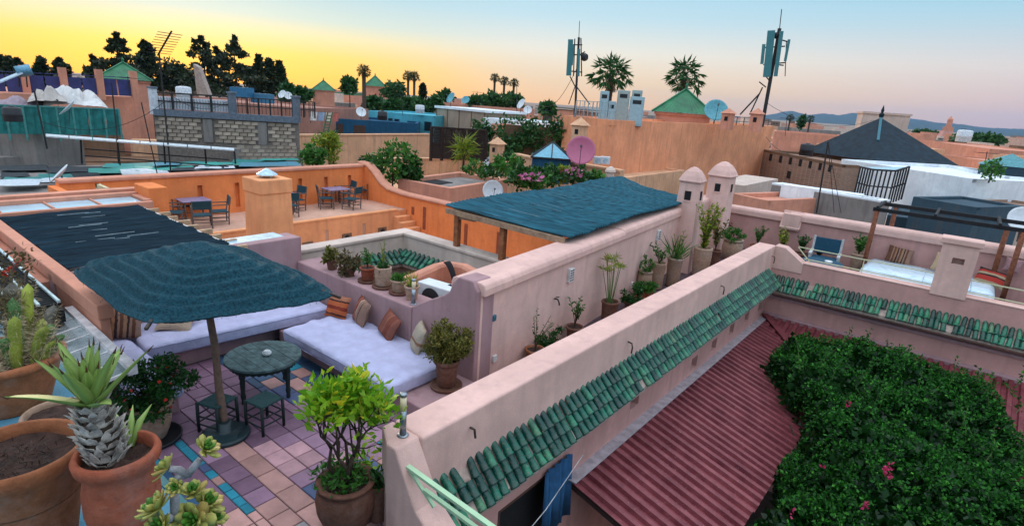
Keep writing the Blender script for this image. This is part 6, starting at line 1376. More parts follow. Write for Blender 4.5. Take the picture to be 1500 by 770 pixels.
# ---- garden roof between
def garden_roof():
    t, f = house('apricot_garden_building', 'apricot building with a planted roof garden in front of the rust wall', 'building', [(735,236),(905,262)], .55, 9, TAN, rim=.12)
    q = lambda x, y, z: P(x, y, z)
    w = thing('garden_parapet', 'low tan parapet with pink satellite dish behind the blue reed pergola', 'wall', (-9,24,.4)); a, b = P(815,234,1.35), P(909,250,1.35); d = (b-a).normalized(); n = Vector((-d.y,d.x,0)); part('wall', MB().prism([(p.x,p.y) for p in (a,b,b+n*.3,a+n*.3)], .3, 1.28), TAN, w, True); part('coping', MB().prism([(p.x,p.y) for p in (a-n*.06,b-n*.06,b+n*.36,a+n*.36)], 1.28, 1.38), TAN, w, True)
    w = thing('garden_parapet', 'low tan parapet left of the blue glass pyramid skylight', 'wall', (-14,22,.4)); a, b = P(752,225,1.3), P(780,231,1.3); d = (b-a).normalized(); n = Vector((-d.y,d.x,0)); part('wall', MB().prism([(p.x,p.y) for p in (a,b,b+n*.3,a+n*.3)], .3, 1.24), TAN, w, True); part('coping', MB().prism([(p.x,p.y) for p in (a-n*.06,b-n*.06,b+n*.36,a+n*.36)], 1.24, 1.33), TAN, w, True)
    dish('large pink satellite dish on the tan garden parapet', 851, 220, 27, .68, .55, simple('pink_dish', (.48,.13,.22), .5, var=.06, bstr=0), 1.2, .35)
    # glass pyramid
    a, b = D(778,228,28), D(838,235,28); z = 1.6; a.z = b.z = z; s = b-a; wd_ = s.length; u = s.normalized(); n = Vector((-u.y,u.x,0)); c = (a+b)/2+n*wd_*.5; k = thing('pyramid_skylight', 'blue glass pyramid skylight with dark ribs on the garden roof', 'skylight', (c.x,c.y,.4)); A = Vector((c.x,c.y,D(824,209,28+wd_/2).z)); f = [a,b,b+n*wd_,a+n*wd_]; bg_ = simple('sky_blue_glass', (.10,.36,.48), .12, var=.15, bstr=0, spec=.7)
    for i in range(4):
        p, r = f[i], f[(i+1)%4]; m_ = (p+r)/2
        for g in ((p,m_,A),(m_,r,A)): part('pane', MB().add([g[0],g[1],g[2],g[0]-Vector((0,0,.02)),g[1]-Vector((0,0,.02)),g[2]-Vector((0,0,.02))], [(0,1,2),(5,4,3),(0,3,4,1),(1,4,5,2),(2,5,3,0)]), bg_, k, True)
        part('rib', MB().bar(p, A, .06), IRON, k, True); part('rib', MB().bar(m_, A, .05), IRON, k, True); part('eave_bar', MB().bar(p, r, .07), IRON, k, True)
    part('base', MB().prism([(p.x,p.y) for p in [c+(v-c)*.94 for v in f]], .4, z-.02), BLUEW, k, True)
    for lab, px in (('small white and blue air conditioner left of its twin by the rust wall', 875), ('small white and blue air conditioner right of its twin by the rust wall', 886)):
        p = D(px, 240, 27.5); o = thing('air_conditioner', lab, 'air conditioner', (p.x,p.y,p.z), .6); part('case', MB().box(-.22,.22,-.14,.14,0,.34), MATS['white_metal'], o, bevel=.01); g = part('fan_grille', MB().lathe([(.12,0),(.12,.01),(.02,.012)], 16), MATS['pale_blue_metal'], o); g.rotation_euler = (math.pi/2,0,0); g.location = (0,-.14,.17)
    for lab, px, py, d in (('tan roof turret with pyramid cap beside the dark lattice screen', 727,238,33), ('tan roof turret peeking over the pink satellite dish', 847,214,30)):
        a = D(px,py,d); o = thing('roof_turret', lab, 'turret', (a.x,a.y,a.z)); part('shaft', MB().box(-.3,.3,-.3,.3,0,1.05), TAN, o); part('cap', MB().add([(-.4,-.4,1.05),(.4,-.4,1.05),(.4,.4,1.05),(-.4,.4,1.05),(0,0,1.45)],[(0,1,4),(1,2,4),(2,3,4),(3,0,4),(3,2,1,0)]), TAN, o); part('opening', MB().box(-.1,.1,-.31,-.25,.6,.85), DARK, o)
    rb = thing('stone_finial', 'small pale domed finial at the edge of the garden by the pergola', 'finial', D(893,262,23)); part('dome', MB().lathe([(.16,0),(.16,.25),(.22,.28),(.2,.36),(.1,.46),(.02,.5)], 12), CREAM, rb)
    # shrubs
    S = [(745,250,22,.9,.7,'mid'),(765,262,20,.8,.6,'dark'),(782,268,19.5,.7,.5,'mid'),(800,262,21,.8,.6,'dark'),(818,258,22,.6,.6,'yel'),(840,262,22,.9,.6,'dark'),(868,262,23,.6,.4,'mid'),(700,252,27,1.0,.6,'mid'),(725,250,26,.9,.5,'dark'),(748,243,27,.8,.7,'dark')]
    D_ = ['loose pale', 'dense dark', 'low spreading', 'compact dark', 'yellow tinged', 'wide dark', 'small pale', 'tall leafy', 'thin dark', 'ragged dark']; Wh = ['at the left end of the garden roof', 'below the glass pyramid skylight', 'beside the pink flowers on the garden roof', 'under the glass pyramid edge', 'between skylight and pink dish', 'below the pink satellite dish', 'near the small air conditioners', 'below the dark lattice screen', 'beside the capped tan turret', 'behind the left garden parapet']
    for i, (px,py,d,r,h,k) in enumerate(S):
        r *= .72; h *= .62; p = D(px,py+3,d); o = thing('garden_shrub', f'{D_[i]} green shrub {Wh[i]}', 'shrub', p); part('stems', MB().tube([(0,0,-.1),(.05,0,h*.6)], .03, 5), BARK, o); part('foliage', am('foliage', leaves(blobpts(520,(0,0,h*.6),(r,r,h),.35,14,.35), .16, .3, .55), LF[k]), None, o)
        if i in (2,5): part('flowers', am('flowers', leaves(blobpts(60,(0.,-.2,h*.9),(r*.8,r*.8,h*.5),.7), .13, .3, .9), leafmat('pink_flower', (.55,.12,.30), (.7,.25,.42))), None, o)
    # climbers on the wall left of the rust building
    for lab, x0, x1, y0, y1, d in (('dark ivy hedge along the top of the garden wall left of the pink dish', 735,835,178,232,37), ('leafy climber hanging on the dark lattice screen', 690,735,185,226,39)):
        p = D((x0+x1)/2,(y0+y1)/2,d); wv = (D(x1,y0,d)-D(x0,y0,d)); hh = abs(D(x0,y0,d).z-D(x0,y1,d).z); o = thing('climbing_plant', lab, 'climber', (p.x,p.y,p.z-hh/2)); n_ = 2600; q_ = rng.random((n_,3)); u = np.array(wv.normalized()); pts = (q_[:,:1]-.5)*np.array(wv)+np.array([0,0,1])*(q_[:,1:2]*hh)+rng.normal(size=(n_,3))*.25
        kp = np.array([mnoise.noise(Vector(v)*.9) > -.15 for v in pts]); part('stems', MB().tube([(0,0,0),(0,0,hh*.8)], .05, 5), BARK, o); part('foliage', am('foliage', leaves(pts[kp], .26, .2, .6), TREE2), None, o)
        if 'ivy' in lab: c_ = thing('garden_wall', 'plain tan garden wall under the ivy hedge', 'wall', (p.x,p.y,-2)); nn = Vector((-wv.y,wv.x,0)).normalized(); nn = nn if nn.dot(p) > 0 else -nn; a = p-wv/2+nn*.5; b = p+wv/2+nn*.5; part('wall', MB().prism([(v.x,v.y) for v in (a,b,b+nn*.3,a+nn*.3)], -2, p.z+hh*.35), BROWN, c_, True)
garden_roof()
# flat box with dish, behind the orange terrace
def flatbox():
    t, f = house('flat_roof_block', 'flat roofed peach block with grey roof and white dish behind the stairs', 'building', [(583,262),(660,276),(744,263)], .5, 0, SALMON, rim=.22); c = sum(f, Vector())/4
    part('roof_surface', MB().prism([tuple((c+(p-c)*.9)[:2]) for p in f], .28, .30), GREY, t, True); part('hatch', MB().prism([tuple((c+(p-c)*.35+Vector((-.6,-.8,0)))[:2]) for p in f], .30, .33), DARK, t, True)
    dish('white satellite dish on the wall of the flat peach block', 722, 279, 21.5, .40, .9, None, -.6, .3)
flatbox()
for lab, px, py, d, r, h, k in (('loose leafy shrub with pale flowers behind the orange parapet', 575,262,26,1.1,.95,'mid'),('low dark shrub at the foot of the long tan wall', 553,262,28,.9,.6,'dark'),('yellow green shrub below the tall tan wall left side', 482,232,33,.9,.8,'yel'),('dark shrub at the right end of the low tan wall', 602,264,26,.7,.6,'dark'),('small bush at the corner of the grey block wall', 458,240,30,.7,.5,'mid')):
    p = D(px,py,d); o = thing('garden_shrub', lab, 'shrub', p); part('stems', MB().tube([(0,0,-.4),(0,0,h)], .04, 5), BARK, o); part('foliage', am('foliage', leaves(blobpts(700,(0,0,h*.75),(r,r*.7,h),.35,16,.38), .22, .3, .5), LF[k]), None, o)
def yucca(lab, px, py0, py1, d, r, mt):
    a, b = D(px,py1,d), D(px,py0,d); o = thing('yucca_plant', lab, 'plant', a); h = b.z-a.z; part('trunk', MB().tube([(0,0,0),(.05,0,h*.6)], [.07,.05], 6), BARK, o); dd = rng.normal(size=(170,3)); dd[:,2] = dd[:,2]*.6+.5; part('crown', am('crown', leaves(np.tile(np.array([0.,0,h*.62]),(170,1))+rng.normal(size=(170,3))*np.array([.1,.1,h*.13]), r, 0, .09, dirs=dd), mt), None, o)
yucca('spiky yucca tree against the long tan wall', 482, 198, 234, 34, .75, LF['mid']); yucca('spiky palm like yucca before the dark lattice screen', 678, 200, 250, 33, .85, LF['yel'])
# ---- tan wall, lattice, blue houses
def centre_left():
    t = thing('tan_boundary_wall', 'long plain tan wall with darker coping below the blue houses', 'wall', (-35,25,-8)); a, b = P(431,197,1.0), P(631,196,1.0); d = (b-a).normalized(); n = Vector((-d.y,d.x,0)); n = n if n.dot(a) > 0 else -n
    part('wall', MB().prism([(p.x,p.y) for p in (a,b,b+n*.4,a+n*.4)], -8, .9), TAN, t, True); part('coping', MB().prism([(p.x,p.y) for p in (a-n*.06,b-n*.06,b+n*.46,a+n*.46)], .9, 1.0), TAN, t, True)
    t = thing('low_tan_wall', 'lower tan garden wall stepping forward under the lattice screen', 'wall', (-22,27,-8)); a, b = P(532,232,.1), P(708,231,.1); d = (b-a).normalized(); n = Vector((-d.y,d.x,0)); n = n if n.dot(a) > 0 else -n
    part('wall', MB().prism([(p.x,p.y) for p in (a,b,b+n*.4,a+n*.4)], -8, .0), TAN, t, True); part('coping', MB().prism([(p.x,p.y) for p in (a-n*.06,b-n*.06,b+n*.46,a+n*.46)], .0, .1), TAN, t, True)
    t = thing('lattice_screen', 'dark timber lattice screen standing on the low tan wall', 'screen', D(670,231,36)); a, b = D(631,231,36), D(711,229,36); o = Vector(t.location); zt = D(631,186,36).z; dk = simple('dark_lattice', (.03,.014,.01), .8); n = 5
    for k in range(n+1): p = a.lerp(b,k/n)-o; part('post', MB().bar(p-Vector((0,0,.2)), Vector((p.x,p.y,zt-o.z)), .14), dk, t)
    for z in (zt,a.z+.02,a.z+.9): part('rail', MB().bar(Vector((a.x,a.y,z))-o, Vector((b.x,b.y,z))-o, .10), dk, t)
    for k in range(n):
        p, q = a.lerp(b,k/n), a.lerp(b,(k+1)/n); m = MB()
        for j in range(15):
            s = j/15; m.bar(Vector((p.x,p.y,a.z+.9)).lerp(Vector((q.x,q.y,a.z+.9)),s)-o, Vector((p.x,p.y,zt)).lerp(Vector((q.x,q.y,zt)),min(1,s+.35))-o, .03); m.bar(Vector((p.x,p.y,zt)).lerp(Vector((q.x,q.y,zt)),s)-o, Vector((p.x,p.y,a.z+.9)).lerp(Vector((q.x,q.y,a.z+.9)),min(1,s+.35))-o, .03)
        part('lattice_panel', m, dk, t, kind='stuff'); part('backing', MB().prism([tuple((v-o)[:2]) for v in (p,q,q+Vector((-.1,.1,0)),p+Vector((-.1,.1,0)))], a.z-o.z, a.z-o.z+.9), dk, t)
    t, f = house('dark_blue_house', 'low dark blue painted house with outside ladder above the tan wall', 'building', [(434,170),(612,181)], 1.5, 7, BLUEW, rim=.2); onface(t, f, [(494,181,503,196),(518,183,536,198)], simple('brown_shutter', (.07,.035,.025)), 'window', .05); onface(t, f, [(437,187,452,200)], GREY, 'door', .05)
    t.children[0].name = 'wall'
    l = thing('ladder', 'green metal ladder leaning on the dark blue house', 'ladder', D(476,196,45)); g = lambda x, y: D(x,y,45)-Vector(l.location); gm = simple('green_metal', (.06,.15,.08), .6)
    for s in (0,7): part('stile', MB().bar(g(473+s,196), g(480+s,165), .09), gm, l)
    for k in range(7): part('rung', MB().bar(g(473+k,196-k*4.4), g(480+k,196-k*4.4), .06), gm, l)
    t, f = house('turquoise_house', 'turquoise painted house with dark windows beyond the dark blue one', 'building', [(538,162),(636,170)], 2.15, 8, TEALWALL, rim=.15); onface(t, f, [(569,173,575,192),(578,174,585,192),(622,178,632,192)], GLZ, 'window', .05, frame=BLUEW); onface(t, f, [(597,177,611,194)], BLUEW, 'door', .06)
    t, f = house('tented_roof_room', 'rooftop room with white sheet roof and beige canvas sides', 'building', [(640,158),(710,165)], 2.9, 5, plaster('beige_canvas', (.42,.31,.23), (.28,.2,.16), .5), rim=0.); c = sum(f, Vector())/4; part('roof_sheet', MB().prism([tuple((c+(p-c)*1.06)[:2]) for p in f], 2.9, 3.12), WHITE, t, True)
    for k in range(5): p = f[0].lerp(f[1],k/4); part('post', MB().bar((p.x,p.y,.5),(p.x,p.y,2.9),.1), BROWN, t, True)
    t, f = house('pink_roof_house', 'long pink house with teal dishes on its flat roof', 'building', [(640,150),(745,158)], 3.1, 8, SALMON, rim=.15); onface(t, f, [(726,163,737,171)], IRON, 'window', .05)
    t, f = house('white_roof_house', 'white walled rooftop right of the beige tented room', 'building', [(708,172),(762,178)], 2.5, 6, WHITE, rim=.2)
    t, f = house('pink_corner_house', 'pink rooftop room with flat dark roof left of the telecom mast', 'building', [(789,158),(840,163)], 3.2, 5, SALMON, rim=.1); onface(t, f, [(796,165,808,185)], DARK, 'doorway', .04); c = sum(f, Vector())/4; part('roof_slab', MB().prism([tuple((c+(p-c)*1.12)[:2]) for p in f], 3.45, 3.6), IRON, t, True)
    for k in range(3): p = f[0].lerp(f[1],k/2); part('post', MB().bar((p.x,p.y,3.1),(p.x,p.y,3.5),.2), SALMON, t, True)
    t, f = house('rose_terrace_house', 'low rose terrace building in front of the pink rooftop room', 'building', [(720,181),(838,193)], 2.2, 6, SALMON, rim=.2)
    for lab, x, y, d, r, fc, mt in (('large teal satellite dish on the long pink house', 660,143,62,.6,-.2,simple('teal_dish', (.10,.34,.40))),('smaller teal satellite dish beside the large one on the pink house', 682,146,62,.42,.5,MATS['teal_dish']),('white satellite dish between dark blue and turquoise houses', 529,164,50,.42,1.2,None),('white satellite dish on the railing roof left of its twin', 413,138,55,.38,.3,None),('white satellite dish on the railing roof right of its twin', 422,140,55,.35,1.2,None),('white satellite dish above the pink rooftop corner', 763,152,50,.46,-.3,None),('lower small white satellite dish near the pink rooftop corner', 773,161,47,.34,.6,None)): dish(lab, x, y, d, r, fc, mt)
    mast('thin aerial pole on the white rooftop', (757,165), (757,128), 60)
centre_left()
# ---- left: block wall, balustrade, tarpaulins, fences
def left_city():
    d = 40; a, b = D(225,165,d), D(437,172,d-2); zt = D(300,163,d).z; o = Vector((a.x,a.y,-2)); t = thing('block_wall', 'rough grey concrete block wall with blue painted top band', 'wall', o); dr = Vector((b.x-a.x,b.y-a.y,0)); Lw = dr.length; u = dr/Lw; n = Vector((u.y,-u.x,0)); n = n if n.dot(a) < 0 else -n; rz = math.atan2(u.y,u.x)
    zb = D(330,207,d).z
    part('mortar_core', MB().obox((u*(Lw/2)-n*.12+Vector((0,0,(zt-.1+-3)/2+2))), (Lw,.24,zt-.1+3), rz), simple('dark_mortar', (.20,.165,.14), 1.), t)
    bw, bh = .46, .225; rows = int((zt-.35-zb)/bh); bm = simple('concrete_block', (.38,.30,.235), .95, var=.3, scale=3, bstr=.5, rnd=.3); me = MB().box(-bw/2+.025,bw/2-.025,-.06,.03,-bh/2+.02,bh/2-.02).mesh('block'); me.materials.append(bm)
    for r in range(rows):
        c = 0; x = bw/2+(bw/2 if r % 2 else 0)
        while x < Lw-.2:
            if not (abs(x-Lw*.36) < .35 or abs(x-Lw*.74) < .3): ob = bpy.data.objects.new('block', me); C.objects.link(ob); ob.parent = t; ob.location = u*x+n*(.02+random.uniform(-.012,.012))+Vector((0,0,zb+bh*(r+.5)+2)); ob.rotation_euler = (0,0,rz+random.uniform(-.02,.02))
            x += bw
    for f_ in (.36,.74): part('pier', MB().obox(u*(Lw*f_)+n*.02+Vector((0,0,(zt-.4+zb)/2+2)), (.5,.16,zt-.4-zb), rz), GREY, t)
    part('blue_band', MB().obox(u*(Lw/2)+n*.03+Vector((0,0,zt-.17+2)), (Lw,.3,.36), rz), simple('faded_blue_paint', (.13,.16,.20), .8), t)
    # balustrade on top: white for the left part, metal further right
    wt = simple('white_balusters', (.62,.64,.68), .7); bl = simple('faded_blue_paint', (.10,.15,.22), .8)
    p0 = Vector((a.x,a.y,zt)); r_ = railing('white balustrade with iron rail on the block wall', p0-n*.05, p0+u*(Lw*.52)-n*.05, zt, .95, 4, IRON, .10, bars=False)
    for k in range(26): x = Lw*.52*(k+.5)/26; part('baluster', MB().box(-.15,.15,-.05,.05,.05,.72), wt, r_).location = tuple(u*x-n*.25)
    railing('thin iron railing above the right half of the block wall', p0+u*(Lw*.56)-n*.05, p0+u*(Lw*1.12)-n*.05, zt, .95, 7, IRON, .07)
    for k, (f_, lab) in enumerate(((.005,'white block pillar at the left end of the balustrade'),(.535,'white block pillar between balustrade and iron railing'),(.985,'blue and white pillar at the right end of the block wall'))):
        pp = p0+u*(Lw*f_)-n*.05; q = thing('railing_pillar', lab, 'pillar', pp); part('shaft', MB().box(-.18,.18,-.18,.18,-.3,1.15), bl if k else wt, q); part('cap', MB().box(-.22,.22,-.22,.22,1.15,1.25), bl, q)
    t, f = house('roof_terrace_house', 'terrace house behind the balustrade with planters and blue doors', 'building', [(225,140),(440,158)], 2.4, 10, plaster('faded_rose', (.42,.2,.15), (.25,.14,.1), .5), rim=.15)
    for k, (x, y) in enumerate(((355,128),(300,126),(385,137))): p = D(x,y+14,50); q = thing('roof_storage', ['blue plastic covered storage box behind the balustrade','broken pale wall stub rising behind the balustrade','blue tilted solar panel on the railing roof'][k], ['storage box','wall','solar panel'][k], p, .5); part('body', (MB().box(-.7,.7,-.5,.5,0,.7) if k != 1 else MB().add([(-.5,-.2,0),(.5,-.2,0),(.5,.2,0),(-.5,.2,0),(-.6,-.2,2.2),(-.2,-.2,2.0),(-.2,.2,2.0),(-.6,.2,2.2)],[(3,2,1,0),(4,5,6,7),(0,1,5,4),(1,2,6,5),(2,3,7,6),(3,0,4,7)])), simple(['blue_plastic','pale_rubble','solar_blue'][k], [(.03,.16,.30),(.4,.3,.25),(.05,.18,.30)][k], .5), q)
    # tan wall below the block wall
    t, f = house('tan_courtyard_wall', 'tan plastered wall with dark stain under the block wall', 'wall', [(190,205),(437,212)], -.35, 1.2, TAN, rim=0.)
    t2, f2 = house('grey_block_corner', 'grey block parapet corner at the end of the tan courtyard wall', 'wall', [(346,219),(444,220)], .35, 1.0, GREY, rim=.1)
    me2 = MB().box(-.2,.2,-.02,.03,-.09,.09).mesh('block'); me2.materials.append(bm); aa, bb = f2[0], f2[1]; uu = (bb-aa).normalized(); L2 = (bb-aa).length; n2 = Vector((uu.y,-uu.x,0)); n2 = n2 if n2.dot(aa) < 0 else -n2
    for r in range(4):
        x = .25+(.22 if r % 2 else 0)
        while x < L2-.2: ob = bpy.data.objects.new('block', me2); C.objects.link(ob); ob.parent = t2; ob.location = aa+uu*x+n2*.01+Vector((0,0,.18-.22*r-.02))-Vector((0,0,aa.z))+Vector((0,0,aa.z))-Vector(t2.location); ob.rotation_euler = (0,0,math.atan2(uu.y,uu.x)); x += .44
    # mud building and fence
    t, f = house('mud_building', 'bare brown mud rendered house between green fence and block wall', 'building', [(160,139),(222,137)], 2.35, 6, BROWN, rim=.1)
    t, f = house('mud_building', 'narrow dark brown wall end beside the block wall', 'building', [(203,134),(226,136)], 2.6, 4, BROWN, rim=.0)
    t = thing('mesh_fence', 'green shade mesh fence in steel frames on the left roof', 'fence', D(90,196,37)); o = Vector(t.location); gm = simple('green_shade_mesh', (.015,.16,.15), .8, var=.35, scale=2.5); fr = simple('pale_green_frame', (.06,.24,.22), .6); a, b = D(-40,193,37), D(178,197,37); zt = D(90,157,37).z; zb2 = D(90,197,37).z; n = 9
    for k in range(n+1): p = a.lerp(b,k/n); part('post', MB().bar((p.x-o.x,p.y-o.y,zb2-o.z-.3),(p.x-o.x,p.y-o.y,zt-o.z),.08), fr, t)
    for k in range(n):
        p, q = a.lerp(b,k/n), a.lerp(b,(k+1)/n); m = MB(); vs = []; W_ = 10
        for i in range(W_+1):
            for j in range(5): g = p.lerp(q,i/W_); bul = .06*math.sin(i*1.1+k)*math.sin(j*.8); vs.append((g.x-o.x+bul,g.y-o.y+bul,zb2+(zt-zb2)*j/4-o.z))
        part('mesh_panel', m.add(vs, [(i*5+j,(i+1)*5+j,(i+1)*5+j+1,i*5+j+1) for i in range(W_) for j in range(4)]), gm, t, smooth=True)
    part('top_rail', MB().bar(Vector((a.x,a.y,zt))-o, Vector((b.x,b.y,zt))-o, .07), fr, t)
    t, f = house('fenced_roof_house', 'flat house under the green mesh fence', 'building', [(-60,194),(180,197)], .05, 9, BROWN, rim=0.)
    # tarpaulin heaps
    for k, (lab, x0, x1, y0, y1, dd, col) in enumerate((('crumpled white tarpaulin heap above the green fence', 62,160,124,158,41,(.62,.60,.58)), ('grey and mauve tarpaulin draped over junk on the left roof', -10,75,134,158,41,(.30,.22,.26)), ('dirty cream tarpaulin fold hanging between the other two', 40,100,126,150,40.5,(.45,.40,.36)))):
        p = D((x0+x1)/2,y1,dd); wv = D(x1,y1,dd)-D(x0,y1,dd); hh = D(x0,y0,dd).z-D(x0,y1,dd).z; q = thing('tarpaulin', lab, 'tarpaulin', p); vs = []; nn_ = 22; uv = wv.normalized(); nv = Vector((-uv.y,uv.x,0))
        for i in range(nn_+1):
            for j in range(9):
                s, v = i/nn_-.5, j/8; e = max(0,1-(abs(s)*2)**3)*math.sin(math.pi*min(1,v*.95+.03))**.7; z = hh*e*(.55+.75*mnoise.noise(Vector((s*5+k*9,v*2,1)))+.25*abs(mnoise.noise(Vector((s*14,v*4+k,3))))); vs.append(uv*(s*wv.length)+nv*(v*2.2)+Vector((0,0,max(-.05,z+(.25*hh if k==0 and s < .1 else 0)*e))))
        part('sheet', MB().add(vs, [(i*9+j,(i+1)*9+j,(i+1)*9+j+1,i*9+j+1) for i in range(nn_) for j in range(8)]), simple(['white_tarp','mauve_tarp','cream_tarp'][k], col, .6, var=.2, scale=1.5), q)
    t, f = house('tarp_roof_house', 'roof block that carries the tarpaulin heaps', 'building', [(-60,158),(165,160)], 1.5, 7, BROWN, rim=0.)
    # blue fence
    t = thing('blue_fence', 'purple blue panel fence with pink pillars in front of the green pavilion', 'fence', D(100,140,50)); o = Vector(t.location); bm_ = simple('ultramarine_panel', (.035,.04,.15), .6, var=.3, scale=1.5); a, b = D(-20,134,50), D(198,141,50); n = 8
    for k in range(n):
        p, q = a.lerp(b,(k+.04)/n), a.lerp(b,(k+.96)/n); part('panel', MB().bar(p-o+Vector((0,0,.55)), q-o+Vector((0,0,.55)), .06, 1.1), bm_, t); part('panel_rail', MB().bar(p-o+Vector((0,0,1.25)), q-o+Vector((0,0,1.25)), .05), bm_, t)
    for k in range(0,n+1,2): p = a.lerp(b,k/n)-o; part('pillar', MB().box(p.x-.2,p.x+.2,p.y-.2,p.y+.2,p.z-.3,p.z+1.7), SALMON, t)
    t, f = house('blue_fence_house', 'long rose building under the purple blue fence', 'building', [(-60,135),(200,142)], D(100,139,50).z+.02, 12, SALMON, rim=0.)
    pyramid_roof('pavilion with large dark green tiled pyramid roof among the left trees', (182,92), (140,116), (224,118), 62, 140, SALMON)
    # solar water heater
    t = thing('solar_water_heater', 'solar water heater with blue tank and slanted white panel', 'water heater', D(25,124,48)); o = Vector(t.location); g = lambda x, y, dd=0.: D(x,y,48+dd)-o; part('tank', MB().tube([g(24,106), g(46,102)], [.34,.34], 14), simple('blue_tank', (.12,.30,.42), .35, .3), t, smooth=True); part('panel', MB().bar(g(-6,122,-.5), g(30,107,-.2), .9,.07), simple('pale_panel', (.5,.6,.7), .2), t); part('stand', MB().bar(g(38,105), g(40,128), .06).bar(g(28,107), g(28,128), .06), IRON, t)
    # grey concrete hut
    t, f = house('concrete_hut', 'weathered grey concrete rooftop hut with dark open doorway', 'building', [(-30,181),(48,179),(118,184)], 1.35, 0, GREY, z0=-8, rim=.12); onface(t, f, [(92,194,122,246)], DARK, 'doorway', .04, i=1)
    t, f = house('roof_step_wall', 'low stained grey wall below the concrete hut', 'wall', [(-30,232),(113,226)], -.15, 1.4, GREY, rim=0.)
    # white corrugated lean-to strip
    t = thing('sheet_roof_strip', 'long thin white sheet roof strip over the railing yard', 'roof', D(200,208,31)); o = Vector(t.location); g = lambda x, y, dd=0.: D(x,y,31+dd)-o; ws = simple('white_sheet', (.55,.60,.62), .5)
    for k in range(8): x0, x1 = 67+k*34.7, 67+(k+1)*34.7-1.5; ya = lambda x: 196+(x-67)*21/278; part('sheet', MB().add([g(x0,ya(x0)),g(x1,ya(x1)),g(x1,ya(x1)+3,-1.3),g(x0,ya(x0)+3,-1.3)]+[v-Vector((0,0,.05)) for v in (g(x0,ya(x0)),g(x1,ya(x1)),g(x1,ya(x1)+3,-1.3),g(x0,ya(x0)+3,-1.3))],[(0,3,2,1),(4,5,6,7),(0,1,5,4),(1,2,6,5),(2,3,7,6),(3,0,4,7)]), ws, t)
    for x in (118,172,240,300,343): part('post', MB().bar(g(x,198+(x-67)*21/278), g(x+2,240), .06), IRON, t)
    for yo in (18,28): part('rail', MB().bar(g(124,200+yo), g(335,216+yo), .05), IRON, t)
    # green and white plastic sheets on the near left roofs
    base = thing('plastic_sheet_roof', 'patchwork roof of teal plastic sheets and white strips beyond the orange parapet', 'roof', P(200,258,-.3)); o = Vector(base.location)
    part('deck', MB().prism([tuple((P(x,y,-.3)-o)[:2]) for x,y in ((-40,292),(160,272),(445,252),(440,238),(150,241),(-40,248))], -7.7, -.02), GREY, base)
    tl = [simple('teal_plastic', (.015,.22,.20), .5, var=.3, scale=.8), simple('sea_green_plastic', (.03,.30,.25), .45, var=.3, scale=.8), simple('white_plastic', (.55,.60,.64), .5, var=.2), simple('dark_junk', (.03,.035,.04), .9), simple('blue_plastic_sheet', (.06,.22,.30), .5)]
    Rr = random.Random(8)
    for k, (x0,x1,y0,y1,mi) in enumerate(((0,62,262,270,0),(0,45,255,262,3),(60,130,258,268,0),(70,150,247,256,3),(0,70,246,254,3),(130,200,250,258,1),(150,260,243,250,0),(180,250,252,262,2),(200,290,248,255,1),(240,320,242,248,0),(255,330,250,255,3),(285,345,247,253,2),(300,375,243,249,1),(340,420,239,244,0),(350,440,244,250,4),(60,110,270,276,2),(0,58,272,282,2),(110,150,262,270,3),(225,262,246,251,4),(380,440,240,243,1))):
        pts = [(x0,y1),(x1,y1-2),(x1+Rr.uniform(-8,8),y0-1),(x0+Rr.uniform(-8,8),y0)]; zz = .04+.012*k; vs = []; n = 7
        for i in range(n+1):
            for j in range(n+1):
                u_, v_ = i/n, j/n; A_ = (pts[0][0]*(1-u_)+pts[1][0]*u_, pts[0][1]*(1-u_)+pts[1][1]*u_); B_ = (pts[3][0]*(1-u_)+pts[2][0]*u_, pts[3][1]*(1-u_)+pts[2][1]*u_); q = P(A_[0]*(1-v_)+B_[0]*v_, A_[1]*(1-v_)+B_[1]*v_, -.3)-o; vs.append((q.x,q.y,zz+.10*abs(mnoise.noise(Vector((q.x*.8,q.y*.8,k))))))
        part('plastic_sheet', MB().add(vs, [(i*(n+1)+j,(i+1)*(n+1)+j,(i+1)*(n+1)+j+1,i*(n+1)+j+1) for i in range(n) for j in range(n)]), tl[mi], base)
    dish('white satellite dish tilted beside the mesh fence on the hut roof', 98, 157, 33, .46, -.30, None, None, .75)
    dish('white satellite dish leaning on the near left roof by the teal sheets', 86, 254, 22, .36, -.28, None, -.3, .75)
    def yagi(t, v, im):
        up = v.normalized(); top = Vector(v); b = Vector((.9,.3,.0)); 
        part('boom', MB().bar(top-Vector((0,0,.1))-b*.1, top+b*.9+Vector((0,0,.9)), .05), im, t)
        for k in range(9): c = top+(b*.9+Vector((0,0,.9)))*(k/9); part('element', MB().bar(c-Vector((-.2,.55,.0)), c+Vector((-.2,.55,0)), .025), im, t)
    mast('tall antenna mast with slanted yagi aerial on the left roofs', (251,260), (233,78), 30, .035, yagi)
    mast('bare leaning aerial pole next to the yagi mast', (231,258), (207,150), 30.5, .025)
    mast('leaning aerial pole in front of the concrete hut', (69,218), (50,132), 30.2, .035); mast('thin straight pole rising through the sheet roof strip', (176,242), (163,120), 30.4, .03)
left_city()
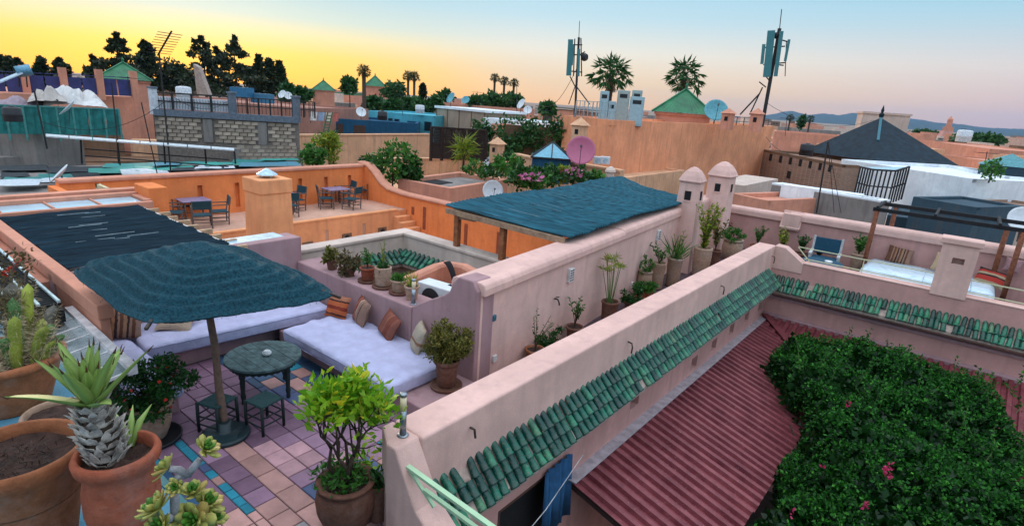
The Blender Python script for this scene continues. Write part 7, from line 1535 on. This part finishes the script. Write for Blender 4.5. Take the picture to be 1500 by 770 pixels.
# ---- right: brick block, white house, tent roof
def right_city():
    bk, nt, bs = _mat('old_brick'); tc = nt.nodes.new('ShaderNodeNewGeometry'); br = nt.nodes.new('ShaderNodeTexBrick'); sx = nt.nodes.new('ShaderNodeSeparateXYZ'); cx = nt.nodes.new('ShaderNodeCombineXYZ'); nt.links.new(tc.outputs['Position'], sx.inputs[0]); ad = nt.nodes.new('ShaderNodeMath'); nt.links.new(sx.outputs[0], ad.inputs[0]); nt.links.new(sx.outputs[1], ad.inputs[1]); nt.links.new(ad.outputs[0], cx.inputs[0]); nt.links.new(sx.outputs[2], cx.inputs[1]); nt.links.new(cx.outputs[0], br.inputs['Vector'])
    br.inputs['Scale'].default_value = 3.2; br.inputs['Color1'].default_value = (.36,.20,.13,1); br.inputs['Color2'].default_value = (.24,.13,.09,1); br.inputs['Mortar'].default_value = (.42,.32,.25,1); br.inputs['Mortar Size'].default_value = .03; nt.links.new(br.outputs[0], bs.inputs['Base Color']); bs.inputs['Roughness'].default_value = .95; bump(nt, br.outputs['Fac'], .6, .03, bs)
    t, f = house('brick_building', 'old bare brick building with narrow slits right of the rust wall', 'building', [(1119,219),(1234,241)], 1.5, 6, bk, rim=.2, rimmat=BROWN)
    onface(t, f, [(1128+i*14.5,225+i*2.7,1130+i*14.5,236+i*2.7) for i in range(7)]+[(1154,250,1157,262)], DARK, 'slit', .02)
    t, f = house('rubble_wall', 'broken cream rubble wall at the foot of the rust building', 'wall', [(1090,272),(1140,262)], .6, 2, CREAM, rim=0.)
    t, f = house('peach_low_house', 'low peach house between the back wall and grey wall', 'building', [(1072,283),(1125,294)], .55, 5, SALMON, rim=.2)
    t, f = house('grey_render_wall', 'long smooth grey rendered wall with white edge behind the rose parapet', 'wall', [(1131,268),(1291,294)], .95, 1.0, GREY, rim=.08, rimmat=WHITE)
    t, f = house('peach_yard_wall', 'peach plaster yard wall below the grey rendered wall', 'wall', [(1110,300),(1270,322)], -.35, .8, SALMON, rim=0.)
    t, f = house('white_house', 'white painted roof terrace house with black caged window', 'building', [(1233,233),(1425,262)], 1.75, 9, WHITE, rim=.2)
    t2, f2 = house('white_house_wing', 'low white wing wall in front of the white roof terrace', 'wall', [(1145,270),(1262,286)], 1.0, .8, WHITE, rim=0.)
    t2, f2 = house('white_house_block', 'white corner block at the right end of the white house', 'building', [(1400,245),(1472,258)], 1.7, 7, WHITE, rim=.15)
    c = thing('window_cage', 'black iron barred cage with glass top on the white house', 'cage', D(1286,292,36)); o = Vector(c.location); pts = [(1250,290,35.4),(1268,296,34),(1300,299,33.8),(1320,292,35)]; base = [D(x,y,d)-o for x,y,d in pts]; h = Vector((0,0,1.65))
    m = base+[base[0].lerp(base[3],.5)+Vector((-.8,1.5,0))]
    for i in range(len(pts)-1):
        for k in range(5): p = base[i].lerp(base[i+1],k/5); part('bar', MB().bar(p, p+h, .07), IRON, c)
        part('rail', MB().bar(base[i]+h, base[i+1]+h, .08), IRON, c); part('rail', MB().bar(base[i]+h*.5, base[i+1]+h*.5, .06), IRON, c)
    part('bar', MB().bar(base[-1], base[-1]+h, .08), IRON, c); part('glass_top', MB().add([v+h for v in base]+[v+h+Vector((0,0,-.05)) for v in base], [(0,1,2,3),(7,6,5,4),(0,4,5,1),(1,5,6,2),(2,6,7,3),(3,7,4,0)]), simple('pale_glass', (.45,.6,.65), .15), c)
    # dark tent roof
    d = 56; L_, R_ = D(1175,221,d), D(1405,243,d); z = (L_.z+R_.z)/2; L_.z = R_.z = z; cc = (L_+R_)/2; s = (R_-L_); n = Vector((-s.y,s.x,0)).normalized(); n = n if n.dot(cc) < 0 else -n; Fr = cc+n*(s.length*.5); Bk = cc-n*(s.length*.5); A = Vector((cc.x,cc.y,D(1284,172,d).z)); t = thing('tent_roof_hall', 'large hall with dark slate blue pyramid tent roof and finial', 'building', (cc.x,cc.y,-8)); dk = simple('slate_blue_thatch', (.008,.022,.035), .85, var=.4, scale=2.5, bstr=.5)
    q = [L_, Fr, R_, Bk]; A.x += (D(1284,172,d)-cc).x*.5; A.y += (D(1284,172,d)-cc).y*.5
    part('roof', MB().add([*q, A], [(0,1,4),(1,2,4),(2,3,4),(3,0,4),(3,2,1,0)]), dk, t, True); part('wall', MB().prism([tuple((cc+(v-cc)*.85)[:2]) for v in q], -8, z-.01), BROWN, t, True); part('ridge_pole', MB().bar(A, A.lerp(Fr,.55), .18), simple('teal_pole', (.04,.16,.20)), t, True); part('finial', MB().lathe([(.14,0),(.2,.25),(.08,.4),(.12,.55),(.02,.95)], 8, A), dk, t, True)
    for lab, pts_, z_, dp, mt in (('dark slate rendered roof block below the white house', [(1338,288),(1432,304)], 1.0, 4, NAVY), ('dark blue rendered wall block right of the white house', [(1455,262),(1560,278)], 1.3, 5, NAVY), ('slate coloured low roof with pipes behind the pergola', [(1300,315),(1440,335)], -.3, 6, NAVY), ('crumbling brick stump between dark wall blocks', [(1432,292),(1520,306)], .7, 3, bk), ('cream rubble parapet behind the right end of the pergola', [(1440,330),(1560,345)], -.3, 3, CREAM), ('long low pink house left of the dark tent roof', [(1135,192),(1240,200)], 2.6, 8, SALMON), ('pink terrace house with dark flat eaves far right', [(1352,205),(1450,218)], 2.3, 8, SALMON), ('stained whitish pink wall at the right edge', [(1449,199),(1560,208)], 3.1, 5, plaster('stained_white', (.58,.40,.34), (.4,.15,.1), .9)), ('brown block below the stained whitish wall', [(1455,225),(1560,236)], 2.2, 5, TAN), ('rose house with green glass doors below the dark eaves', [(1380,226),(1462,238)], 1.9, 4, SALMON), ('tan chimney like wall piece left of the tent roof', [(1196,210),(1214,213)], 2.2, 1.5, TAN), ('tan wall piece in front of the tent roof left slope', [(1238,213),(1258,216)], 2.1, 1.0, TAN)):
        house('roof_block', lab, 'building', pts_, z_, dp, mt, rim=.12)
    p = D(1290,184,90); k = thing('water_tank_block', 'cream water tank block behind the tent roof peak', 'building', (p.x,p.y,-8), .3); part('wall', MB().box(-2.6,2.6,-2,2,0,D(1290,168,90).z+8), CREAM, k); part('lid', MB().box(-2.75,2.75,-2.15,2.15,D(1290,168,90).z+8,D(1290,168,90).z+8.25), CREAM, k)
    b = D(1448,268,40); k = thing('wall_sapling', 'bright green sapling growing on the dark wall block', 'plant', b); part('stems', MB().tube([(0,0,0),(0,.1,.9)], .04, 5), BARK, k); part('foliage', am('foliage', leaves(blobpts(240,(0,0,.7),(.5,.5,.6),.3), .2, .3, .6), LF['mid']), None, k)
    # glass pyramid far right
    a = D(1478,243,50); g = thing('pyramid_skylight', 'low teal glass pyramid at the far right behind the sapling', 'skylight', (a.x,a.y,a.z-.9)); part('roof', MB().add([(-1.6,-1.2,.9),(1.6,-1.2,.9),(1.6,1.2,.9),(-1.6,1.2,.9),(0,0,1.7)],[(0,1,4),(1,2,4),(2,3,4),(3,0,4),(3,2,1,0)]), simple('teal_glass', (.05,.25,.28), .2), g); part('base', MB().box(-1.5,1.5,-1.1,1.1,-6,.88), NAVY, g)
    mast('thin black wire stayed pole behind the rose parapet', (1196,312), (1213,208), 24, .03); dish('white satellite dish at the right end of the timber pergola', 1500, 322, 27, .5, .3)
    x0 = thing('aerial_cables', 'thin black cables strung from the stayed pole', 'cable', D(1213,208,24)); o = Vector(x0.location)
    for q_ in ((1232,312),(1222,312)): part('cable', MB().tube([(0,0,0), tuple(D(*q_,24)-o)], .012, 4), IRON, x0)
right_city()
# ---- trees and palms against the glow
tr = [(175,56,104,108,34,'tall ragged pine with open crown left of the yagi aerial'),(216,64,96,112,24,'shorter pointed pine next to the yagi aerial'),(302,58,126,105,34,'tall conifer with layered crown over the balustrade'),(322,76,130,112,26,'slim dark conifer squeezed between two taller ones'),(347,62,134,102,44,'broad layered conifer, widest of the group over the balustrade'),(7,84,118,110,24,'dark conifer at the left edge above the solar panel'),(30,90,114,118,14,'thin young conifer behind the solar tank'),(63,90,116,115,22,'small conifer left of its twin over the blue fence'),(91,92,118,114,20,'small conifer right of its twin over the blue fence'),(142,88,120,110,26,'bushy dark conifer beside the large green pyramid roof')]
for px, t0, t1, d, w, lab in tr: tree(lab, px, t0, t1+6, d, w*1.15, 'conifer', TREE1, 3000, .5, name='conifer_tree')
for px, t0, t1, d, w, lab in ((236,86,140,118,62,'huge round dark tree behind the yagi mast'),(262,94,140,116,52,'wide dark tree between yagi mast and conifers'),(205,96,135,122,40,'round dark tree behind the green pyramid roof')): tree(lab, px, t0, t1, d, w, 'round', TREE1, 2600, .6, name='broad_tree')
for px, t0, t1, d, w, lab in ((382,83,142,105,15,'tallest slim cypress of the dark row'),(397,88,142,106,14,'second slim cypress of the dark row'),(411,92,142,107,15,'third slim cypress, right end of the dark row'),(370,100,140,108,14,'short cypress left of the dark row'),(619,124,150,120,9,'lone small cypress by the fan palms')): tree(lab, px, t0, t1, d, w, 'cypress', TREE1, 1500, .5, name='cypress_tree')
pyramid_roof('small pink pavilion with green pyramid roof behind the railing roof', (474,118), (456,132), (492,133), 100, 142, SALMON); pyramid_roof('pink villa with green pyramid roof beside the lone palm', (549,111), (533,126), (566,127), 120, 145, SALMON); house('villa_wing', 'low pink villa wing under the green roofed villa', 'building', [(518,137),(564,139)], 3.2, 8, SALMON, rimmat=GROOF, rim=.5)
for px, t0, t1, d, w, lab in ((512,110,140,105,22,'tall rounded tree left of the lone palm'),(576,117,146,110,38,'broad dark green tree right of the green roofed villa'),(548,142,166,85,34,'leafy green tree above the turquoise house'),(575,146,168,82,36,'leafy green tree behind the turquoise house roof'),(605,144,168,84,38,'leafy green tree below the pair of palms'),(633,142,166,86,34,'leafy green tree left of the white tented room'),(420,122,150,95,18,'small green tree at the end of the cypress row'),(700,138,158,90,38,'green tree behind the teal dishes'),(728,134,160,92,40,'green tree below the three palms'),(752,138,160,94,34,'green tree right of the three palms'),(652,132,150,115,22,'dark tree behind the large teal dish'),(445,128,150,100,22,'low tree left of the small pink pavilion'),(800,150,168,75,24,'low green bush tree beside the pink rooftop room')): tree(lab, px, t0, t1, d, w, 'round', TREE2, 1100, .6, name='broad_tree')
palm('lone tall fan palm in front of the green roofed villa', 533, 104, 160, 80, 1.0, PALMD, 30, .28); palm('left palm of the close pair over the green trees', 598, 111, 160, 92, .95, PALMD, 28, .2); palm('right palm of the close pair over the green trees', 607, 112, 160, 90, .95, PALMD, 28, .2)
palm('left of the three small palms over the white rooftops', 725, 114, 160, 100, .95, PALMD, 26, .2); palm('middle of the three small palms over the white rooftops', 739, 118, 160, 98, .95, PALMD, 26, .2); palm('right of the three small palms over the white rooftops', 753, 121, 160, 97, .9, PALMD, 26, .2)
for px, py, d, lab in ((1158,176,230,'tiny far palm left of its neighbour on the mountain horizon'),(1187,178,230,'tiny far palm with ragged crown on the mountain horizon')): palm(lab, px, py-4, py+6, d, 1.6, PALMD, 22, .3)
for px, t0, t1, d, w, lab in ((1172,168,190,210,9,'dark far cypress on the mountain horizon'),(1418,196,212,160,40,'dark far tree clump below the right mountains'),(1447,198,214,150,30,'dark far tree right of the tree clump'),(1352,188,200,260,30,'far low tree band by the minaret')): tree(lab, px, t0, t1, d, w, 'round', TREE2, 700, .9, name='far_tree')
# ---- the town that goes on to the horizon
def town():
    R = random.Random(4); mats = [SALMON, TAN, CREAM, PINKB, plaster('dusty_rose', (.5,.3,.24)), BROWN, GREY]; cn = ['salmon','tan','cream','rose pink','dusty rose','brown','grey']; protos = []
    for k in range(7):
        t = thing('town_house', f'plain {cn[k]} flat roofed house in the far town', 'house', (0,0,-8), 0, f'{cn[k]} flat roofed houses of the far town'); w, d = 4.5, 4.; part('wall', MB().box(-w,w,-d,d,0,1), mats[k], t)
        part('roof_room', MB().box(-w*.6,-w*.1,-d*.3,d*.5,1,1.28), mats[(k+1)%7], t)
        for j in range(4): part('window', MB().box(-w*.8+j*w*.42,-w*.8+j*w*.42+.9,-d-.03,-d+.02,.62,.76), GLZ, t)
        protos.append(t)
    used = set(); n = 0
    for ring, (d0, d1, cnt) in enumerate(((66,90,26),(90,140,44),(140,230,60),(230,420,70),(420,800,60))):
        for i in range(cnt):
            px = -60+1620*(i+R.random()*.8)/cnt; d = R.uniform(d0, d1); p = D(px, 300, d); k = R.randrange(7)
            if 130 < px < 240 and d < 130 and d > 50: continue
            h = 8+R.uniform(-2.6,.9)*(1 if d < 230 else 1.6)
            if px < 800 and d < 110: continue
            if d < 140: h = min(h, 7.6)
            elif px < 800: h = min(h, 8.6)
            if k not in used: o = protos[k]; used.add(k)
            else: o = dup(protos[k], (0,0,-8))
            o.location = (p.x,p.y,-8); o.rotation_euler = (0,0,R.choice((0,0,1.57,3.14,-1.57))+R.uniform(-.3,.3)+.6); s = 1+ring*.12; o.scale = (s*R.uniform(.7,1.3), s*R.uniform(.7,1.3), h); n += 1
    b = D(1389,188,420); t = thing('minaret', 'tiny far minaret tower on the right horizon', 'tower', (b.x,b.y,-8)); part('shaft', MB().box(-2.5,2.5,-2.5,2.5,0,14), SALMON, t); part('lantern', MB().box(-1.3,1.3,-1.3,1.3,14,17.5), SALMON, t); part('dome', MB().lathe([(1.4,17.5),(1.3,18.3),(.5,19.2),(.05,20)], 10), SALMON, t)
town()
# near roofs that fill the gaps between the named blocks
def fillers():
    for lab, pts, z, dp, mt in (('plain brown roof block behind the orange terrace stairs', [(440,262),(585,258)], -1.6, 7, BROWN), ('low tan roof between flat block and garden building', [(600,290),(760,262)], -1.4, 6, TAN), ('dark low roof in the gap behind the long tan wall', [(440,205),(640,203)], -.6, 9, BROWN), ('dusty brown roof behind the teal plastic sheets', [(-60,262),(200,250)], -1.6, 9, BROWN), ('low brown roof under the white sheet strip', [(60,236),(440,236)], -1.5, 8, BROWN), ('tan low roof right of the rear parapet', [(1260,338),(1560,372)], -1.4, 6, TAN), ('plain block closing the view behind the white house', [(1236,240),(1480,265)], .9, 10, TAN)):
        house('roof_block', lab, 'building', pts, z, dp, mt, rim=0.)
fillers()
# ---- mountains
def mountains():
    pr = [(1060,176),(1100,172),(1133,167),(1147,164),(1158,162),(1170,165),(1184,169),(1197,167),(1209,166),(1227,169),(1240,167),(1253,165),(1271,164),(1288,166),(1304,166),(1316,170),(1325,173),(1347,175),(1362,178),(1376,180),(1390,181),(1409,182),(1427,185),(1445,187),(1464,188),(1500,189),(1560,192),(1640,198)]
    dist = 7000.; vs = []; fs = []; rowsn = 7; cols = 120
    for i in range(cols+1):
        px = 1060+(1640-1060)*i/cols; j = max(k for k in range(len(pr)) if pr[k][0] <= px); j = min(j, len(pr)-2); s = (px-pr[j][0])/(pr[j+1][0]-pr[j][0]); py = pr[j][1]*(1-s)+pr[j+1][1]*s
        py += mnoise.noise(Vector((px*.12,0,0)))*1.2
        for r in range(rowsn):
            q = r/(rowsn-1)*2-1; d = dist+q*2200; c = D(px, py, dist); z = -8+(c.z+8)*(1-abs(q))**1.15+(80*mnoise.noise(Vector((px*.05,q*2.2,3.)))*(1-abs(q))*(abs(q)) if abs(q) > .01 else 0); f = d/dist; vs.append((c.x*f, c.y*f, max(-8,z)))
    for i in range(cols):
        for r in range(rowsn-1): fs.append((i*rowsn+r,(i+1)*rowsn+r,(i+1)*rowsn+r+1,i*rowsn+r+1))
    struct('mountains', MB().add(vs, fs), plaster('mountain_rock', (.045,.055,.06), (.03,.035,.04), .5), smooth=True)
mountains()

# ---- clutter on the roofs
def clutter():
    bm = simple('black_tank', (.02,.02,.024), .5); wm = simple('white_tank', (.6,.63,.66), .5)
    for lab, px, py, d, mt, r in (('round white water tank on the terrace house behind the balustrade', 270,146,48,wm,.5),('black plastic water barrel on the dark blue house', 560,176,52,bm,.42),('white plastic water barrel on the turquoise house', 615,166,60,wm,.45),('black water tank on the brick building', 1180,228,50,bm,.5),('white water tank on the pink house far right', 1410,208,62,wm,.55),('small black barrel beside the concrete hut', 20,178,31,bm,.32)):
        p = D(px,py,d); t = thing('water_tank', lab, 'water tank', p); part('drum', MB().lathe([(r*.95,0),(r,.05),(r,r*.8),(r*1.03,r*.84),(r,r*.9),(r,r*1.6),(r*.85,r*1.75),(r*.3,r*1.82)], 16), mt, t, smooth=True); part('lid', MB().lathe([(r*.3,r*1.8),(r*.3,r*1.9),(.02,r*1.92)], 12), bm, t)
    def comb(t, v, im):
        top = Vector(v)
        part('boom', MB().bar(top-Vector((.5,.3,.1)), top+Vector((.5,.3,-.1)), .035), im, t)
        for k in range(7): c = top+Vector((.5,.3,0))*(k/3-1)-Vector((0,0,.1)); part('element', MB().bar(c-Vector((-.15,.3,0)), c+Vector((-.15,.3,0)), .02), im, t)
    for lab, a, b, d in (('comb aerial on the turquoise house', (590,170),(588,138),60),('comb aerial on the pink house with teal dishes', (700,160),(699,134),70),('comb aerial on the dark blue house', (455,180),(454,150),50),('comb aerial left of the tent roof hall', (1150,200),(1153,172),60),('comb aerial on the white corner block', (1440,256),(1446,222),48),('comb aerial beside the mud rendered house', (190,140),(187,112),46),('comb aerial over the rose terrace house', (800,190),(800,160),46)): mast(lab, a, b, d, .025, comb)
    cm = simple('black_cable', (.012,.012,.013), .7)
    for lab, a, da, b, db, sag in (('slack black cable from the yagi mast to the concrete hut', (240,150),30,(60,178),30.2,.7),('slack black cable between yagi mast and block wall pillar', (238,130),30,(330,150),39,.6),('slack cable over the turquoise house roofs', (588,150),60,(700,150),70,.9),('slack cable from the slim telecom mast to the pink corner room', (845,100),36,(795,155),44,.8),('slack cable from the leaning telecom mast to the tent roof', (1122,150),46.5,(1280,176),56,1.0),('slack cable above the brick building', (1122,200),46,(1206,228),24,.5)):
        p, q = D(*a,da), D(*b,db); t = thing('hanging_cable', lab, 'cable', p); part('cable', MB().tube([(q-p)*s-Vector((0,0,sag*4*s*(1-s))) for s in [k/12 for k in range(13)]], .014, 4), cm, t)
    # laundry line on the roof left of the blue house
    a, b = D(446,163,47), D(500,166,49); t = thing('laundry_line', 'washing line with a few pale cloths by the green ladder', 'laundry', a); part('line', MB().tube([(0,0,0), tuple(b-a)], .012, 4), cm, t)
    for k, c in enumerate(((.7,.68,.66),(.3,.4,.55),(.65,.55,.45),(.5,.15,.12))):
        s = .15+.2*k; p = (b-a)*s; u = (b-a).normalized(); vs = []
        for i in range(6):
            for j in range(4): vs.append(p+u*(.12*i)+Vector((.04*math.sin(i*1.7+j),.04*math.cos(i*1.3+j),-.22*j)))
        part('cloth', MB().add(vs, [(i*4+j,(i+1)*4+j,(i+1)*4+j+1,i*4+j+1) for i in range(5) for j in range(3)]), simple('laundry_%d' % k, c, .9), t)
    # white cable across the doorway below the tiles
    t = thing('door_cable', 'thin white cable strung in front of the curtained doorway', 'cable', (XW+.3,4.6,-.8)); part('cable', MB().tube([(0,-.4,-.25),(0,.6,.02),(-.1,1.6,.28)], .006, 5), simple('white_cable', (.6,.6,.6)), t)
clutter()
# ---- the evening air
def haze():
    o = one('haze', None, None, MB().box(-3260, 3260, -860, 9660, -9.6, 230), None or simple('air_stub', (.5,.5,.5)), kind='stuff'); o.data.materials.clear()
    m = bpy.data.materials.new('evening_air'); m.use_nodes = True; nt = m.node_tree; nt.nodes.clear(); out = nt.nodes.new('ShaderNodeOutputMaterial'); v = nt.nodes.new('ShaderNodeVolumePrincipled')
    v.inputs['Color'].default_value = (.30,.64,1.0,1); v.inputs['Density'].default_value = 5.5e-5; v.inputs['Anisotropy'].default_value = .0; nt.links.new(v.outputs[0], out.inputs['Volume']); o.data.materials.append(m)
haze()
